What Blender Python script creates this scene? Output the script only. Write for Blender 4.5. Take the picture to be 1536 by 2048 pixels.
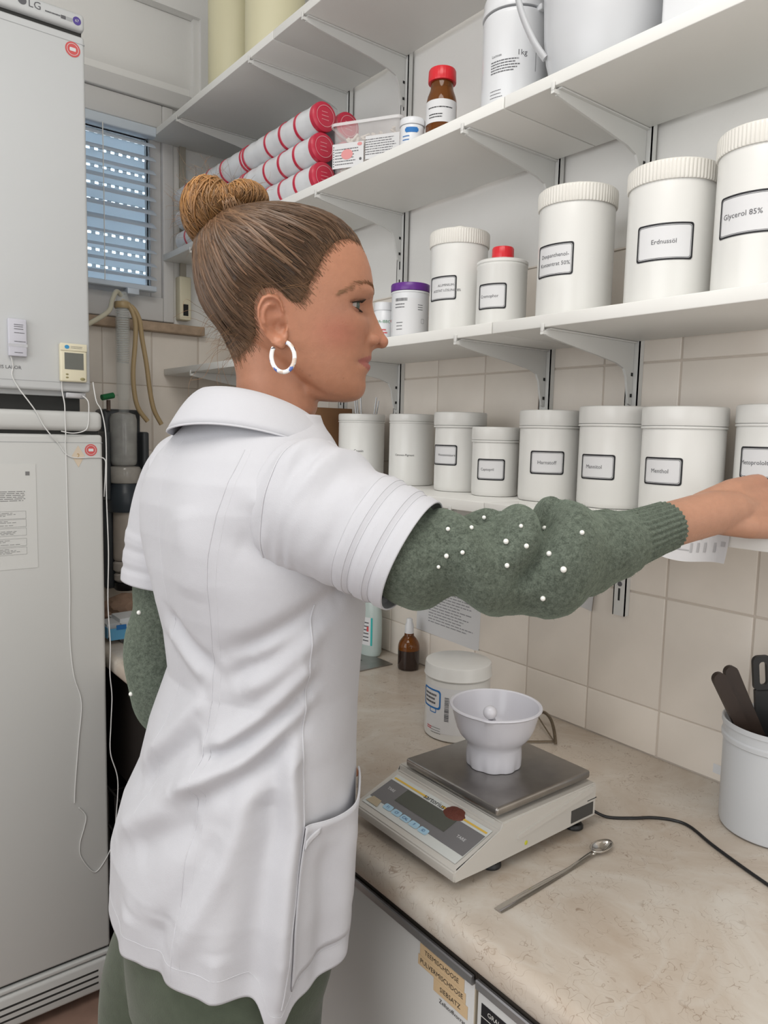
import bpy, bmesh, math, random
import numpy as np
from mathutils import Vector, Matrix, noise as mnoise
from mathutils.bvhtree import BVHTree

for _o in list(bpy.data.objects):
    bpy.data.objects.remove(_o, do_unlink=True)
C = bpy.context.scene.collection
PI = math.pi
random.seed(7)
rng = np.random.default_rng(7)

# ------------------------------------------------------------------ camera
CAM = Vector((0.0, 0.0, 1.41))
yaw, pitch, roll = math.radians(37.8877), math.radians(5.9887), math.radians(1.3571)
fw = Vector((math.sin(yaw)*math.cos(pitch), math.cos(yaw)*math.cos(pitch), -math.sin(pitch)))
rt0 = Vector((math.cos(yaw), -math.sin(yaw), 0.0))
up0 = rt0.cross(fw)
rt = math.cos(roll)*rt0 + math.sin(roll)*up0
up = -math.sin(roll)*rt0 + math.cos(roll)*up0
cd = bpy.data.cameras.new('camera')
cd.sensor_fit = 'VERTICAL'
cd.sensor_height = 36.0
cd.lens = 1481.42/2048*36.0
cd.clip_start = 0.02
co = bpy.data.objects.new('camera', cd)
C.objects.link(co)
m3 = Matrix((rt, up, -fw)).transposed()
co.matrix_world = Matrix.Translation(CAM) @ m3.to_4x4()
bpy.context.scene.camera = co

# ------------------------------------------------------------------ world and lights
sc = bpy.context.scene
w = bpy.data.worlds.new('world'); sc.world = w
w.use_nodes = True
bg = w.node_tree.nodes['Background']
bg.inputs[0].default_value = (0.80, 0.90, 1.0, 1)
bg.inputs[1].default_value = 4.5

def area(name, loc, target, sx, sy, power, col):
    l = bpy.data.lights.new(name, 'AREA')
    l.shape = 'RECTANGLE'; l.size = sx; l.size_y = sy
    l.energy = power; l.color = col
    o = bpy.data.objects.new(name, l); C.objects.link(o)
    o.location = loc
    d = Vector(target) - Vector(loc)
    o.rotation_euler = d.to_track_quat('-Z', 'Y').to_euler()
    return o
# left window daylight, an added unseen fill behind the camera, and the ceiling fixture
area('window_daylight', (-1.55, 0.35, 1.70), (0.0, 0.35, 1.70), 2.2, 1.5, 26.0, (0.94, 0.97, 1.0))
area('back_fill_light', (0.15, -1.65, 1.55), (0.15, 0.0, 1.55), 2.2, 1.6, 14.0, (0.97, 0.99, 1.0))  # added fill for the refrigerator fronts and tiles, no window known there
area('ceiling_fixture', (-0.20, 0.20, 2.86), (-0.20, 0.201, 0.0), 1.3, 0.9, 25.0, (1.0, 0.97, 0.92))
sc.view_settings.view_transform = 'Standard'
sc.view_settings.look = 'None'
sc.view_settings.gamma = 1.0
sc.view_settings.exposure = -0.13
sc.view_settings.use_curve_mapping = False

# ------------------------------------------------------------------ materials
MATS = {}
def mat(name, col, rough=0.5, metal=0.0, noise=0.0, nscale=20.0, bump=0.0, bscale=60.0, spec=0.5, alpha=1.0, trans=0.0,
        ior=1.45, coat=0.0, sss=0.0, emit=0.0, attr=None, sheen=0.0):
    if name in MATS: return MATS[name]
    m = bpy.data.materials.new(name); m.use_nodes = True
    nt = m.node_tree; b = nt.nodes['Principled BSDF']
    b.inputs['Base Color'].default_value = (*col, 1)
    b.inputs['Roughness'].default_value = rough
    b.inputs['Metallic'].default_value = metal
    b.inputs['Specular IOR Level'].default_value = spec
    b.inputs['IOR'].default_value = ior
    b.inputs['Alpha'].default_value = alpha
    b.inputs['Transmission Weight'].default_value = trans
    b.inputs['Coat Weight'].default_value = coat
    if sheen:
        b.inputs['Sheen Weight'].default_value = sheen
        b.inputs['Sheen Roughness'].default_value = 0.4
    if sss:
        b.inputs['Subsurface Weight'].default_value = sss
        b.inputs['Subsurface Radius'].default_value = (1.0, 0.35, 0.2)
        b.inputs['Subsurface Scale'].default_value = 0.006
    if emit:
        b.inputs['Emission Color'].default_value = (*col, 1)
        b.inputs['Emission Strength'].default_value = emit
    tc = nt.nodes.new('ShaderNodeTexCoord')
    src = None
    if attr:
        a = nt.nodes.new('ShaderNodeAttribute'); a.attribute_name = attr
        src = a.outputs['Color']
        nt.links.new(src, b.inputs['Base Color'])
    if noise:
        n = nt.nodes.new('ShaderNodeTexNoise'); n.inputs['Scale'].default_value = nscale; n.inputs['Detail'].default_value = 4
        nt.links.new(tc.outputs['Object'], n.inputs['Vector'])
        r = nt.nodes.new('ShaderNodeMapRange')
        r.inputs[1].default_value = 0.25; r.inputs[2].default_value = 0.75
        r.inputs[3].default_value = 1-noise; r.inputs[4].default_value = 1+noise
        nt.links.new(n.outputs['Fac'], r.inputs[0])
        mx = nt.nodes.new('ShaderNodeVectorMath'); mx.operation = 'SCALE'
        if src: nt.links.new(src, mx.inputs[0])
        else: mx.inputs[0].default_value = col
        nt.links.new(r.outputs[0], mx.inputs['Scale'])
        nt.links.new(mx.outputs[0], b.inputs['Base Color'])
    if bump:
        n2 = nt.nodes.new('ShaderNodeTexNoise'); n2.inputs['Scale'].default_value = bscale; n2.inputs['Detail'].default_value = 3
        nt.links.new(tc.outputs['Object'], n2.inputs['Vector'])
        bp = nt.nodes.new('ShaderNodeBump'); bp.inputs['Strength'].default_value = bump; bp.inputs['Distance'].default_value = 0.001
        nt.links.new(n2.outputs['Fac'], bp.inputs['Height'])
        nt.links.new(bp.outputs[0], b.inputs['Normal'])
    MATS[name] = m
    return m

WHITE_PL = mat('white_plastic', (0.74, 0.735, 0.71), 0.28, noise=0.02, nscale=8)
WHITE_PL2 = mat('cool_white_plastic', (0.73, 0.74, 0.76), 0.25)
CREAM_LID = mat('ivory_lid_plastic', (0.75, 0.73, 0.68), 0.35)
PAPER = mat('paper', (0.70, 0.70, 0.71), 0.7)
INK = mat('black_ink', (0.015, 0.015, 0.018), 0.6)
INKG = mat('grey_ink', (0.12, 0.12, 0.13), 0.7)
BLUEI = mat('blue_ink', (0.02, 0.16, 0.45), 0.6)
REDI = mat('red_ink', (0.62, 0.08, 0.09), 0.6)
RED_PL = mat('red_plastic', (0.66, 0.025, 0.035), 0.28)
PURPLE = mat('purple_plastic', (0.13, 0.03, 0.25), 0.3)
BOARD = mat('shelf_melamine', (0.80, 0.795, 0.765), 0.45, noise=0.03, nscale=5)
BRK = mat('bracket_paint', (0.68, 0.68, 0.66), 0.4)
DARKSLOT = mat('dark_slot', (0.02, 0.02, 0.02), 0.8)
WALLP = mat('wall_paint', (0.86, 0.85, 0.825), 0.8, noise=0.02, nscale=4, bump=0.3, bscale=150)
TILE = mat('glazed_tile', (0.83, 0.765, 0.69), 0.22, noise=0.05, nscale=9, bump=0.08, bscale=14)
GROUT = mat('tile_grout', (0.64, 0.57, 0.50), 0.9)
CEIL = mat('ceiling_paint', (0.82, 0.82, 0.81), 0.9)
METAL = mat('brushed_steel', (0.36, 0.345, 0.33), 0.3, metal=1.0, noise=0.12, nscale=30)
CHROME = mat('polished_steel', (0.62, 0.60, 0.57), 0.12, metal=1.0)
ALU = mat('aluminium', (0.50, 0.50, 0.52), 0.36, metal=0.75)
DKALU = mat('dark_bronze_profile', (0.075, 0.065, 0.055), 0.35, metal=0.6)
BLACK_PL = mat('black_plastic', (0.012, 0.012, 0.013), 0.4)
FRIDGE = mat('fridge_enamel', (0.60, 0.615, 0.62), 0.35)
FRIDGE2 = mat('fridge_enamel_warm', (0.60, 0.605, 0.59), 0.38)
GASKET = mat('fridge_gap', (0.03, 0.03, 0.028), 0.7)
WINFR = mat('window_frame_pvc', (0.66, 0.65, 0.64), 0.4)
GLASS = mat('window_glass', (0.95, 0.98, 1.0), 0.02, trans=1.0, ior=1.02)
BLIND = mat('blind_aluminium', (0.60, 0.67, 0.75), 0.4, metal=0.1)
WOOD = mat('sill_wood', (0.42, 0.31, 0.22), 0.6, noise=0.2, nscale=40)
AMBER = mat('amber_glass', (0.23, 0.075, 0.012), 0.06, trans=0.55, ior=1.3, coat=0.3)
AMBER_DK = mat('amber_glass_filled', (0.022, 0.010, 0.007), 0.08, coat=0.4)
FLOORM = mat('floor_tiles', (0.27, 0.17, 0.13), 0.5, noise=0.25, nscale=12)
CREAM_DRUM = mat('cream_drum', (0.70, 0.66, 0.45), 0.45)
CREAM_PL = mat('cream_plastic', (0.74, 0.69, 0.52), 0.4)

def counter_mat():
    m = bpy.data.materials.new('marbled_laminate'); m.use_nodes = True
    nt = m.node_tree; b = nt.nodes['Principled BSDF']; b.inputs['Roughness'].default_value = 0.32
    L = nt.links.new
    tc = nt.nodes.new('ShaderNodeTexCoord')
    n1 = nt.nodes.new('ShaderNodeTexNoise'); n1.inputs['Scale'].default_value = 4.5; n1.inputs['Detail'].default_value = 6; n1.inputs['Roughness'].default_value = 0.65
    n1.inputs['Distortion'].default_value = 1.2
    L(tc.outputs['Object'], n1.inputs['Vector'])
    r1 = nt.nodes.new('ShaderNodeValToRGB')
    r1.color_ramp.elements[0].position = 0.33; r1.color_ramp.elements[0].color = (0.46, 0.38, 0.305, 1)
    r1.color_ramp.elements[1].position = 0.66; r1.color_ramp.elements[1].color = (0.60, 0.555, 0.495, 1)
    e = r1.color_ramp.elements.new(0.5); e.color = (0.53, 0.465, 0.395, 1)
    L(n1.outputs['Fac'], r1.inputs['Fac'])
    # thin brown veins and fibres
    n2 = nt.nodes.new('ShaderNodeTexNoise'); n2.inputs['Scale'].default_value = 62; n2.inputs['Detail'].default_value = 1; n2.inputs['Distortion'].default_value = 1.0
    L(tc.outputs['Object'], n2.inputs['Vector'])
    s = nt.nodes.new('ShaderNodeMath'); s.operation = 'SUBTRACT'; s.inputs[1].default_value = 0.5; L(n2.outputs['Fac'], s.inputs[0])
    a = nt.nodes.new('ShaderNodeMath'); a.operation = 'ABSOLUTE'; L(s.outputs[0], a.inputs[0])
    mr = nt.nodes.new('ShaderNodeMapRange'); mr.inputs[1].default_value = 0.0; mr.inputs[2].default_value = 0.016; mr.inputs[3].default_value = 0.8; mr.inputs[4].default_value = 0.0
    L(a.outputs[0], mr.inputs[0])
    n3 = nt.nodes.new('ShaderNodeTexNoise'); n3.inputs['Scale'].default_value = 22; L(tc.outputs['Object'], n3.inputs['Vector'])
    m3_ = nt.nodes.new('ShaderNodeMapRange'); m3_.inputs[1].default_value = 0.40; m3_.inputs[2].default_value = 0.56; L(n3.outputs['Fac'], m3_.inputs[0])
    mu = nt.nodes.new('ShaderNodeMath'); mu.operation = 'MULTIPLY'; L(mr.outputs[0], mu.inputs[0]); L(m3_.outputs[0], mu.inputs[1])
    mix = nt.nodes.new('ShaderNodeMixRGB'); mix.inputs[2].default_value = (0.27, 0.195, 0.14, 1)
    L(mu.outputs[0], mix.inputs[0]); L(r1.outputs[0], mix.inputs[1])
    # pale broad veins
    n4 = nt.nodes.new('ShaderNodeTexNoise'); n4.inputs['Scale'].default_value = 3.2; n4.inputs['Detail'].default_value = 3; n4.inputs['Distortion'].default_value = 1.5
    L(tc.outputs['Object'], n4.inputs['Vector'])
    s4 = nt.nodes.new('ShaderNodeMath'); s4.operation = 'SUBTRACT'; s4.inputs[1].default_value = 0.52; L(n4.outputs['Fac'], s4.inputs[0])
    a4 = nt.nodes.new('ShaderNodeMath'); a4.operation = 'ABSOLUTE'; L(s4.outputs[0], a4.inputs[0])
    r4 = nt.nodes.new('ShaderNodeMapRange'); r4.inputs[1].default_value = 0.0; r4.inputs[2].default_value = 0.02; r4.inputs[3].default_value = 0.28; r4.inputs[4].default_value = 0.0
    L(a4.outputs[0], r4.inputs[0])
    mix2 = nt.nodes.new('ShaderNodeMixRGB'); mix2.inputs[2].default_value = (0.60, 0.57, 0.52, 1)
    L(r4.outputs[0], mix2.inputs[0]); L(mix.outputs[0], mix2.inputs[1])
    L(mix2.outputs[0], b.inputs['Base Color'])
    return m
COUNTER = counter_mat()

# ------------------------------------------------------------------ mesh helpers
def wloc(o):
    p = Vector((0, 0, 0))
    while o is not None:
        p = p + Vector(o.location); o = o.parent
    return p

class MB:
    def __init__(s): s.v = []; s.f = []; s.mi = []; s.cur = 0
    def add(s, vs, fs):
        k = len(s.v); s.v += [tuple(p) for p in vs]
        for q in fs:
            s.f.append(tuple(i+k for i in q)); s.mi.append(s.cur)
        return s
    def box(s, x0, x1, y0, y1, z0, z1, bev=0.0):
        if bev <= 0:
            v = [(x0,y0,z0),(x1,y0,z0),(x1,y1,z0),(x0,y1,z0),(x0,y0,z1),(x1,y0,z1),(x1,y1,z1),(x0,y1,z1)]
            return s.add(v, [(0,3,2,1),(4,5,6,7),(0,1,5,4),(1,2,6,5),(2,3,7,6),(3,0,4,7)])
        bm = bmesh.new(); bmesh.ops.create_cube(bm, size=1.0)
        for p in bm.verts:
            p.co = Vector((x0+(p.co.x+.5)*(x1-x0), y0+(p.co.y+.5)*(y1-y0), z0+(p.co.z+.5)*(z1-z0)))
        bmesh.ops.bevel(bm, geom=bm.edges[:], offset=bev, segments=3, affect='EDGES', profile=0.5)
        return s.bm(bm)
    def bm(s, bm, M=None):
        bm.verts.ensure_lookup_table(); bm.verts.index_update()
        vs = [(M @ p.co) if M else p.co.copy() for p in bm.verts]
        fs = [tuple(q.index for q in f.verts) for f in bm.faces]
        bm.free(); return s.add(vs, fs)
    def lathe(s, prof, c=(0,0,0), n=48, M=None, rmod=None, closed=False):
        vs = []; fs = []; k = len(prof)
        for j in range(n):
            t = 2*PI*j/n; ct, st = math.cos(t), math.sin(t)
            for (r, z) in prof:
                rr = r if rmod is None else rmod(r, z, t)
                p = Vector((rr*ct, rr*st, z))
                if M: p = M @ p
                vs.append((p.x+c[0], p.y+c[1], p.z+c[2]))
        for j in range(n):
            a = j*k; b = ((j+1) % n)*k
            for i in range(k-1 if not closed else k):
                i2 = (i+1) % k
                fs.append((a+i, b+i, b+i2, a+i2))
        return s.add(vs, fs)
    def tube(s, pts, r, n=8, caps=True, rads=None, flat=1.0, upv=None):
        pts = [Vector(p) for p in pts]; m = len(pts); vs = []; fs = []
        t0 = (pts[1]-pts[0]).normalized()
        ref = Vector(upv) if upv else (Vector((0,0,1)) if abs(t0.z) < .9 else Vector((1,0,0)))
        nrm = (ref - t0*ref.dot(t0)).normalized()
        for i in range(m):
            if i == 0: t = t0
            elif i == m-1: t = (pts[i]-pts[i-1]).normalized()
            else: t = (pts[i+1]-pts[i-1]).normalized()
            nrm = (nrm - t*nrm.dot(t))
            if nrm.length < 1e-6: nrm = t.orthogonal()
            nrm.normalize(); bn = t.cross(nrm)
            rr = rads[i] if rads is not None else r
            for j in range(n):
                a = 2*PI*j/n
                vs.append(pts[i] + nrm*(rr*math.cos(a)*flat) + bn*(rr*math.sin(a)))
        for i in range(m-1):
            for j in range(n):
                j2 = (j+1) % n
                fs.append((i*n+j, i*n+j2, (i+1)*n+j2, (i+1)*n+j))
        if caps and n >= 3:
            fs.append(tuple(range(n-1, -1, -1))); fs.append(tuple((m-1)*n+j for j in range(n)))
        return s.add(vs, fs)
    def sphere(s, c, r, u=16, v=10, sx=1, sy=1, sz=1, M=None):
        bm = bmesh.new(); bmesh.ops.create_uvsphere(bm, u_segments=u, v_segments=v, radius=r)
        S = Matrix.Diagonal((sx, sy, sz, 1)); T = Matrix.Translation(Vector(c))
        return s.bm(bm, T @ (M.to_4x4() if M else Matrix.Identity(4)) @ S)
    def prism(s, poly, axis, a0, a1):
        """poly in the two other axes, extruded along axis from a0 to a1"""
        def P(p, a):
            if axis == 'y': return (p[0], a, p[1])
            if axis == 'x': return (a, p[0], p[1])
            return (p[0], p[1], a)
        n = len(poly)
        vs = [P(p, a0) for p in poly]+[P(p, a1) for p in poly]
        fs = [tuple(range(n))[::-1], tuple(range(n, 2*n))]
        for i in range(n):
            j = (i+1) % n; fs.append((i, j, n+j, n+i))
        return s.add(vs, fs)
    def grid(s, P, nu, nv, closeu=False):
        """P(i,j) -> point"""
        vs = [P(i, j) for i in range(nu) for j in range(nv)]; fs = []
        for i in range(nu if closeu else nu-1):
            i2 = (i+1) % nu
            for j in range(nv-1):
                fs.append((i*nv+j, i2*nv+j, i2*nv+j+1, i*nv+j+1))
        return s.add(vs, fs)
    def build(s, name, material, parent=None, smooth=True, angle=40, fix=True, colors=None):
        o0 = wloc(parent)
        me = bpy.data.meshes.new(name)
        vv = np.array(s.v, dtype=float).reshape(-1, 3) - np.array(o0)
        me.from_pydata(vv.tolist(), [], s.f)
        mats = material if isinstance(material, (list, tuple)) else [material]
        for q in mats: me.materials.append(q)
        if len(mats) > 1: me.polygons.foreach_set('material_index', s.mi)
        if colors is not None:
            ca = me.color_attributes.new('col', 'FLOAT_COLOR', 'POINT')
            arr = np.ones((len(vv), 4)); arr[:, :3] = colors
            ca.data.foreach_set('color', arr.ravel())
        me.update()
        if fix:
            bm = bmesh.new(); bm.from_mesh(me); bmesh.ops.recalc_face_normals(bm, faces=bm.faces[:]); bm.to_mesh(me); bm.free()
        if smooth:
            me.polygons.foreach_set('use_smooth', [True]*len(me.polygons))
            if angle: me.set_sharp_from_angle(angle=math.radians(angle))
        o = bpy.data.objects.new(name, me); C.objects.link(o)
        if parent is not None: o.parent = parent
        return o

def tag(o, label=None, cat=None, group=None, kind=None):
    if label: o['label'] = label
    if cat: o['category'] = cat
    if group: o['group'] = group
    if kind: o['kind'] = kind
    return o
def thing(name, label, cat, loc=(0, 0, 0), group=None):
    o = bpy.data.objects.new(name, None); C.objects.link(o)
    o.location = loc; o.empty_display_size = 0.05
    return tag(o, label, cat, group)
def struct(o): o['kind'] = 'structure'; return o

_tc = {}
def text2d(s, size=1.0, align='CENTER', shear=0.0):
    key = (s, align)
    if key not in _tc:
        cu = bpy.data.curves.new('t', 'FONT'); cu.body = s; cu.size = 1.0; cu.align_x = align; cu.align_y = 'CENTER'; cu.resolution_u = 2
        ob = bpy.data.objects.new('t', cu); C.objects.link(ob)
        dg = bpy.context.evaluated_depsgraph_get(); dg.update()
        me = ob.evaluated_get(dg).to_mesh()
        _tc[key] = ([tuple(v.co) for v in me.vertices], [tuple(p.vertices) for p in me.polygons])
        ob.evaluated_get(dg).to_mesh_clear()
        bpy.data.objects.remove(ob); bpy.data.curves.remove(cu)
    v, f = _tc[key]
    return [(p[0]*size, p[1]*size) for p in v], f
def dashes(w_, h_, lines, lh=0.5, fill=0.9, seed=0, ragged=0.25):
    """rows of illegible small print as word-like bars; origin top-left"""
    rr = random.Random(seed); v = []; f = []
    for i in range(lines):
        y = -h_*(i+0.5)/lines; t = h_/lines*lh/2; x = 0.0
        lim = w_*(fill - rr.random()*ragged)
        while x < lim:
            L = w_*rr.uniform(0.03, 0.12); x1 = min(x+L, lim)
            k = len(v); v += [(x, y-t), (x1, y-t), (x1, y+t), (x, y+t)]; f.append((k, k+1, k+2, k+3))
            x = x1 + w_*0.015
    return v, f
def rrect(w_, h_, r, n=5, cham=False):
    pts = []
    for cx, cy, a0 in ((w_/2-r, h_/2-r, 0), (-w_/2+r, h_/2-r, 90), (-w_/2+r, -h_/2+r, 180), (w_/2-r, -h_/2+r, 270)):
        for i in range(n+1):
            a = math.radians(a0+90*i/n); pts.append((cx+r*math.cos(a), cy+r*math.sin(a)))
    return pts
def sub_poly(pts, step):
    out = []
    for i in range(len(pts)):
        a = pts[i]; b = pts[(i+1) % len(pts)]
        d = math.hypot(b[0]-a[0], b[1]-a[1]); k = max(1, int(d/step))
        for q in range(k): out.append((a[0]+(b[0]-a[0])*q/k, a[1]+(b[1]-a[1])*q/k))
    return out
def ring2d(outer, inner):
    n = len(outer); return outer+inner, [(i, (i+1) % n, n+(i+1) % n, n+i) for i in range(n)]
def frame2d(w_, h_, t, r, step=0.004):
    o = sub_poly(rrect(w_, h_, r), step); n = len(o)
    i_ = [(x*(1-2*t/w_), y*(1-2*t/h_)) for x, y in o]
    return ring2d(o, i_)
def patch2d(w_, h_, nx=10, x0=None, y0=None):
    """rectangular patch split in x so it can wrap; centred by default"""
    xa = -w_/2 if x0 is None else x0; ya = -h_/2 if y0 is None else y0
    v = []; f = []
    for i in range(nx+1):
        x = xa+w_*i/nx; v += [(x, ya), (x, ya+h_)]
    for i in range(nx): f.append((2*i, 2*i+2, 2*i+3, 2*i+1))
    return v, f
def ellipse2d(a, b, n=24, cx=0, cy=0):
    v = [(cx+a*math.cos(2*PI*i/n), cy+b*math.sin(2*PI*i/n)) for i in range(n)]
    return v, [tuple(range(n))]
def shift(vf, dx, dy): return [(x+dx, y+dy) for x, y in vf[0]], vf[1]

def on_cyl(mb, vf, cx, cy, R, a0, z0):
    """wrap a 2d drawing round a vertical cylinder; a0 = facing angle"""
    v = []
    for x, y in vf[0]:
        a = a0 + x/R
        v.append((cx+R*math.cos(a), cy+R*math.sin(a), z0+y))
    return mb.add(v, vf[1])
def on_plane(mb, vf, O, U, V):
    O, U, V = Vector(O), Vector(U), Vector(V)
    return mb.add([O+U*x+V*y for x, y in vf[0]], vf[1])
def cam_ang(x, y): return math.atan2(CAM.y-y, CAM.x-x)
def interp(x, xs, ys): return float(np.interp(x, xs, ys))
def sstep(a, b, x):
    t = min(1, max(0, (x-a)/(b-a))); return t*t*(3-2*t)
def catmull(pts, k=6):
    P = [Vector(p) for p in pts]; out = []
    for i in range(len(P)-1):
        p0 = P[max(i-1, 0)]; p1 = P[i]; p2 = P[i+1]; p3 = P[min(i+2, len(P)-1)]
        for q in range(k):
            t = q/k
            out.append(0.5*((2*p1)+(p2-p0)*t+(2*p0-5*p1+4*p2-p3)*t*t+(3*p1-p0-3*p2+p3)*t**3))
    out.append(P[-1]); return out
# ================================================================== the setting
WX = 1.151     # plane of the shelf wall, tiles stand proud of it
FY = 2.303     # plane of the window wall
ZC = 2.92
ROWS = [0.743, 0.943, 1.143, 1.343, 1.543, 1.743]

fl = MB().box(-1.6, 1.4, -1.7, 2.6, -0.08, 0.0).build('floor', FLOORM); struct(fl)
ce = MB().box(-1.6, 1.4, -1.7, 2.6, ZC, ZC+0.08).build('ceiling', CEIL); struct(ce)
wl = MB().box(-1.68, -1.58, -1.7, 2.6, 0, ZC).build('wall_left', WALLP); struct(wl)
wb = MB().box(-1.6, 1.4, -1.78, -1.68, 0, ZC).build('wall_back', WALLP); struct(wb)
def wframe(nm, ax, c, a0, a1, z0, z1):
    m = MB()
    for (p0, p1, q0, q1) in ((a0-.06, a0, z0-.06, z1+.06), (a1, a1+.06, z0-.06, z1+.06), (a0, a1, z0-.06, z0), (a0, a1, z1, z1+.06)):
        if ax == 'x': m.box(c, c+.05, p0, p1, q0, q1, bev=.004)
        else: m.box(p0, p1, c, c+.05, q0, q1, bev=.004)
    struct(m.build(nm, WINFR))
wframe('window_2', 'x', -1.579, -.75, 1.45, .95, 2.45); wframe('back_fill_frame', 'y', -1.679, -.95, 1.25, .75, 2.35)  # second frame is made up, it only dresses the added back fill light
MB().box(-.88, .48, -.28, .68, 2.872, ZC-.001, bev=.006).build('lamp_housing', WINFR, ce)
wr = MB().box(WX, WX+0.15, -1.7, 2.6, 0, ZC).build('wall_right', [WALLP, GROUT])
struct(wr)
mb = MB(); mb.box(WX-0.0044, WX, -1.0, FY, 0.80, 1.7425); g = mb.build('grout_bed', GROUT, wr)
def tile_mesh(sx, sy, sz, name):
    m = MB().box(-sx/2, sx/2, -sy/2, sy/2, -sz/2, sz/2, bev=0.0016)
    o = m.build(name, TILE); me = o.data; bpy.data.objects.remove(o); return me
tm = tile_mesh(0.006, 0.1468, 0.1968, 'tile')
tml = tile_mesh(0.006, 0.1468, 0.081, 'tile')
YL = [0.683+0.15*k for k in range(-6, 12)]
for y0 in YL:
    for zi in range(5):
        if y0 > 2.30: continue
        yy = y0-0.075
        if yy < -0.2: continue
        low = zi == 0
        o = bpy.data.objects.new('tile', tml if low else tm); C.objects.link(o); o.parent = wr
        o.location = (WX-0.003+rng.uniform(-.0003, .0003), yy, 0.902 if low else ROWS[zi]+0.1)
        o.rotation_euler = (0, rng.uniform(-.0012, .0012), rng.uniform(-.0015, .0015))
# window wall with its opening
wf = MB()
wf.box(-1.6, 1.4, FY, FY+0.22, 0, 1.738); wf.box(0.93, 1.4, FY, FY+0.22, 1.738, 2.42)
wf.box(-1.6, -0.2, FY, FY+0.22, 1.738, 2.42); wf.box(-1.6, 1.4, FY, FY+0.22, 2.42, ZC)
wf = wf.build('wall_far', WALLP); struct(wf)
mb = MB(); mb.box(0.40, WX, FY-0.0044, FY, 0.80, 1.709); mb.build('grout_bed', GROUT, wf)
tfm = tile_mesh(0.1468, 0.006, 0.1968, 'tile'); tfl = tile_mesh(0.1478, 0.006, 0.082, 'tile'); tft = tile_mesh(0.1478, 0.006, 0.164, 'tile')
tfe = tile_mesh(0.133, 0.006, 0.1978, 'tile')
for xc in (0.482, 0.632, 0.782, 0.934, 1.0805):
    for zi in range(5):
        if xc > 1.07 and zi in (0, 4): me_ = tile_mesh(0.133, 0.006, 0.082 if zi == 0 else 0.164, 'tile')
        elif xc > 1.07: me_ = tfe
        else: me_ = tfl if zi == 0 else (tft if zi == 4 else tfm)
        o = bpy.data.objects.new('tile', me_); C.objects.link(o); o.parent = wf
        o.location = (xc, FY-0.003, 0.902 if zi == 0 else (1.626 if zi == 4 else ROWS[zi]+0.1))
# bulkhead frame and shutter box above the window
t1 = MB()
t1.box(1.005, WX-0.001, FY-0.045, FY-0.001, 2.40, ZC-0.001); t1.box(-1.55, 1.005, FY-0.045, FY-0.001, 2.655, ZC-0.001)
t1.box(0.988, 1.005, FY-0.03, FY-0.001, 2.43, 2.655)
t1 = t1.build('trim_1', WALLP); struct(t1)
pts = []
prof = [(FY-0.012, 2.654), (FY-0.013, 2.56), (FY-0.013, 2.50), (FY-0.009, 2.475), (FY+0.002, 2.455), (FY+0.02, 2.44), (FY+0.05, 2.432)]
t2 = MB().grid(lambda i, j: ((-0.2, 0.988)[i], prof[j][0], prof[j][1]), 2, len(prof)).build('trim_2', WALLP); struct(t2)
t3 = MB(); t3.box(-0.2, 0.985, FY-0.022, FY+0.06, 2.385, 2.431, bev=0.004); t3 = t3.build('trim_3', WINFR); struct(t3)
# window
win = struct(MB().box(-0.2, 0.93, FY+0.01, FY+0.07, 1.738, 1.745).build('window_1', WINFR))
f = MB(); f.box(0.895, 0.93, FY-0.012, FY+0.06, 1.742, 2.384, bev=0.004); f.box(-0.2, 0.895, FY-0.012, FY+0.06, 1.742, 1.815, bev=0.004)
f.box(-0.2, 0.895, FY-0.012, FY+0.06, 2.315, 2.384, bev=0.004); f.build('window_frame', WINFR, win)
f = MB(); f.box(0.860, 0.895, FY+0.002, FY+0.05, 1.815, 2.315, bev=0.003); f.box(-0.2, 0.860, FY+0.002, FY+0.05, 1.815, 1.845, bev=0.003); f.box(-0.2, 0.860, FY+0.002, FY+0.05, 2.285, 2.315, bev=0.003)
f.build('sash', WINFR, win)
MB().box(-0.2, 0.860, FY+0.02, FY+0.03, 1.845, 2.285).build('pane', GLASS, win)
SHUT = mat('shutter_plastic', (0.58, 0.66, 0.72), 0.5, trans=0.35)
for k in range(13):                                     # outer roller shutter, light shows through its punched joints
    z = 1.765+0.05*k
    s = MB(); s.box(-0.18, 0.92, FY+0.13, FY+0.14, z, z+0.042, bev=0.002); sl = s.build('shutter_slat', SHUT, win)
    b = MB()
    for q in range(44):
        x = -0.17+q*0.0248; b.box(x, x+0.0125, FY+0.132, FY+0.138, z+0.042, z+0.05)
    b.build('shutter_link', SHUT, sl)
sil = MB().box(0.40, 1.022, FY-0.035, FY-0.001, 1.709, 1.737, bev=0.003).build('window_sill', WOOD, win)

# venetian blind, each slat its own piece
vb = thing('venetian_blind', 'grey-blue slatted venetian blind hanging in front of the window', 'blind', (0.45, FY-0.04, 2.30))
MB().box(-0.05, 0.858, FY-0.062, FY-0.028, 2.268, 2.296, bev=0.004).build('head_rail', BLIND, vb)
def slat(z, tilt):
    n = 7; cs = []
    for i in range(n):
        u = -0.024+0.048*i/(n-1); b = 0.0028*(1-(u/0.024)**2)
        cs.append((u*math.cos(tilt)-b*math.sin(tilt), u*math.sin(tilt)+b*math.cos(tilt)))
    m = MB(); vs = []
    for x in (-0.05, 0.855):
        for (a, b) in cs: vs.append((x, FY-0.044+a, z+b))
        for (a, b) in cs: vs.append((x, FY-0.044+a-0.0004, z+b+0.0008))
    k = 2*n; fs = []
    for i in range(n-1):
        fs += [(i, i+1, k+i+1, k+i), (n+i, k+n+i, k+n+i+1, n+i+1)]
    fs += [(0, k, k+n, n), (n-1, 2*n-1, k+2*n-1, k+n-1)]
    m.add(vs, fs); return m
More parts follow.
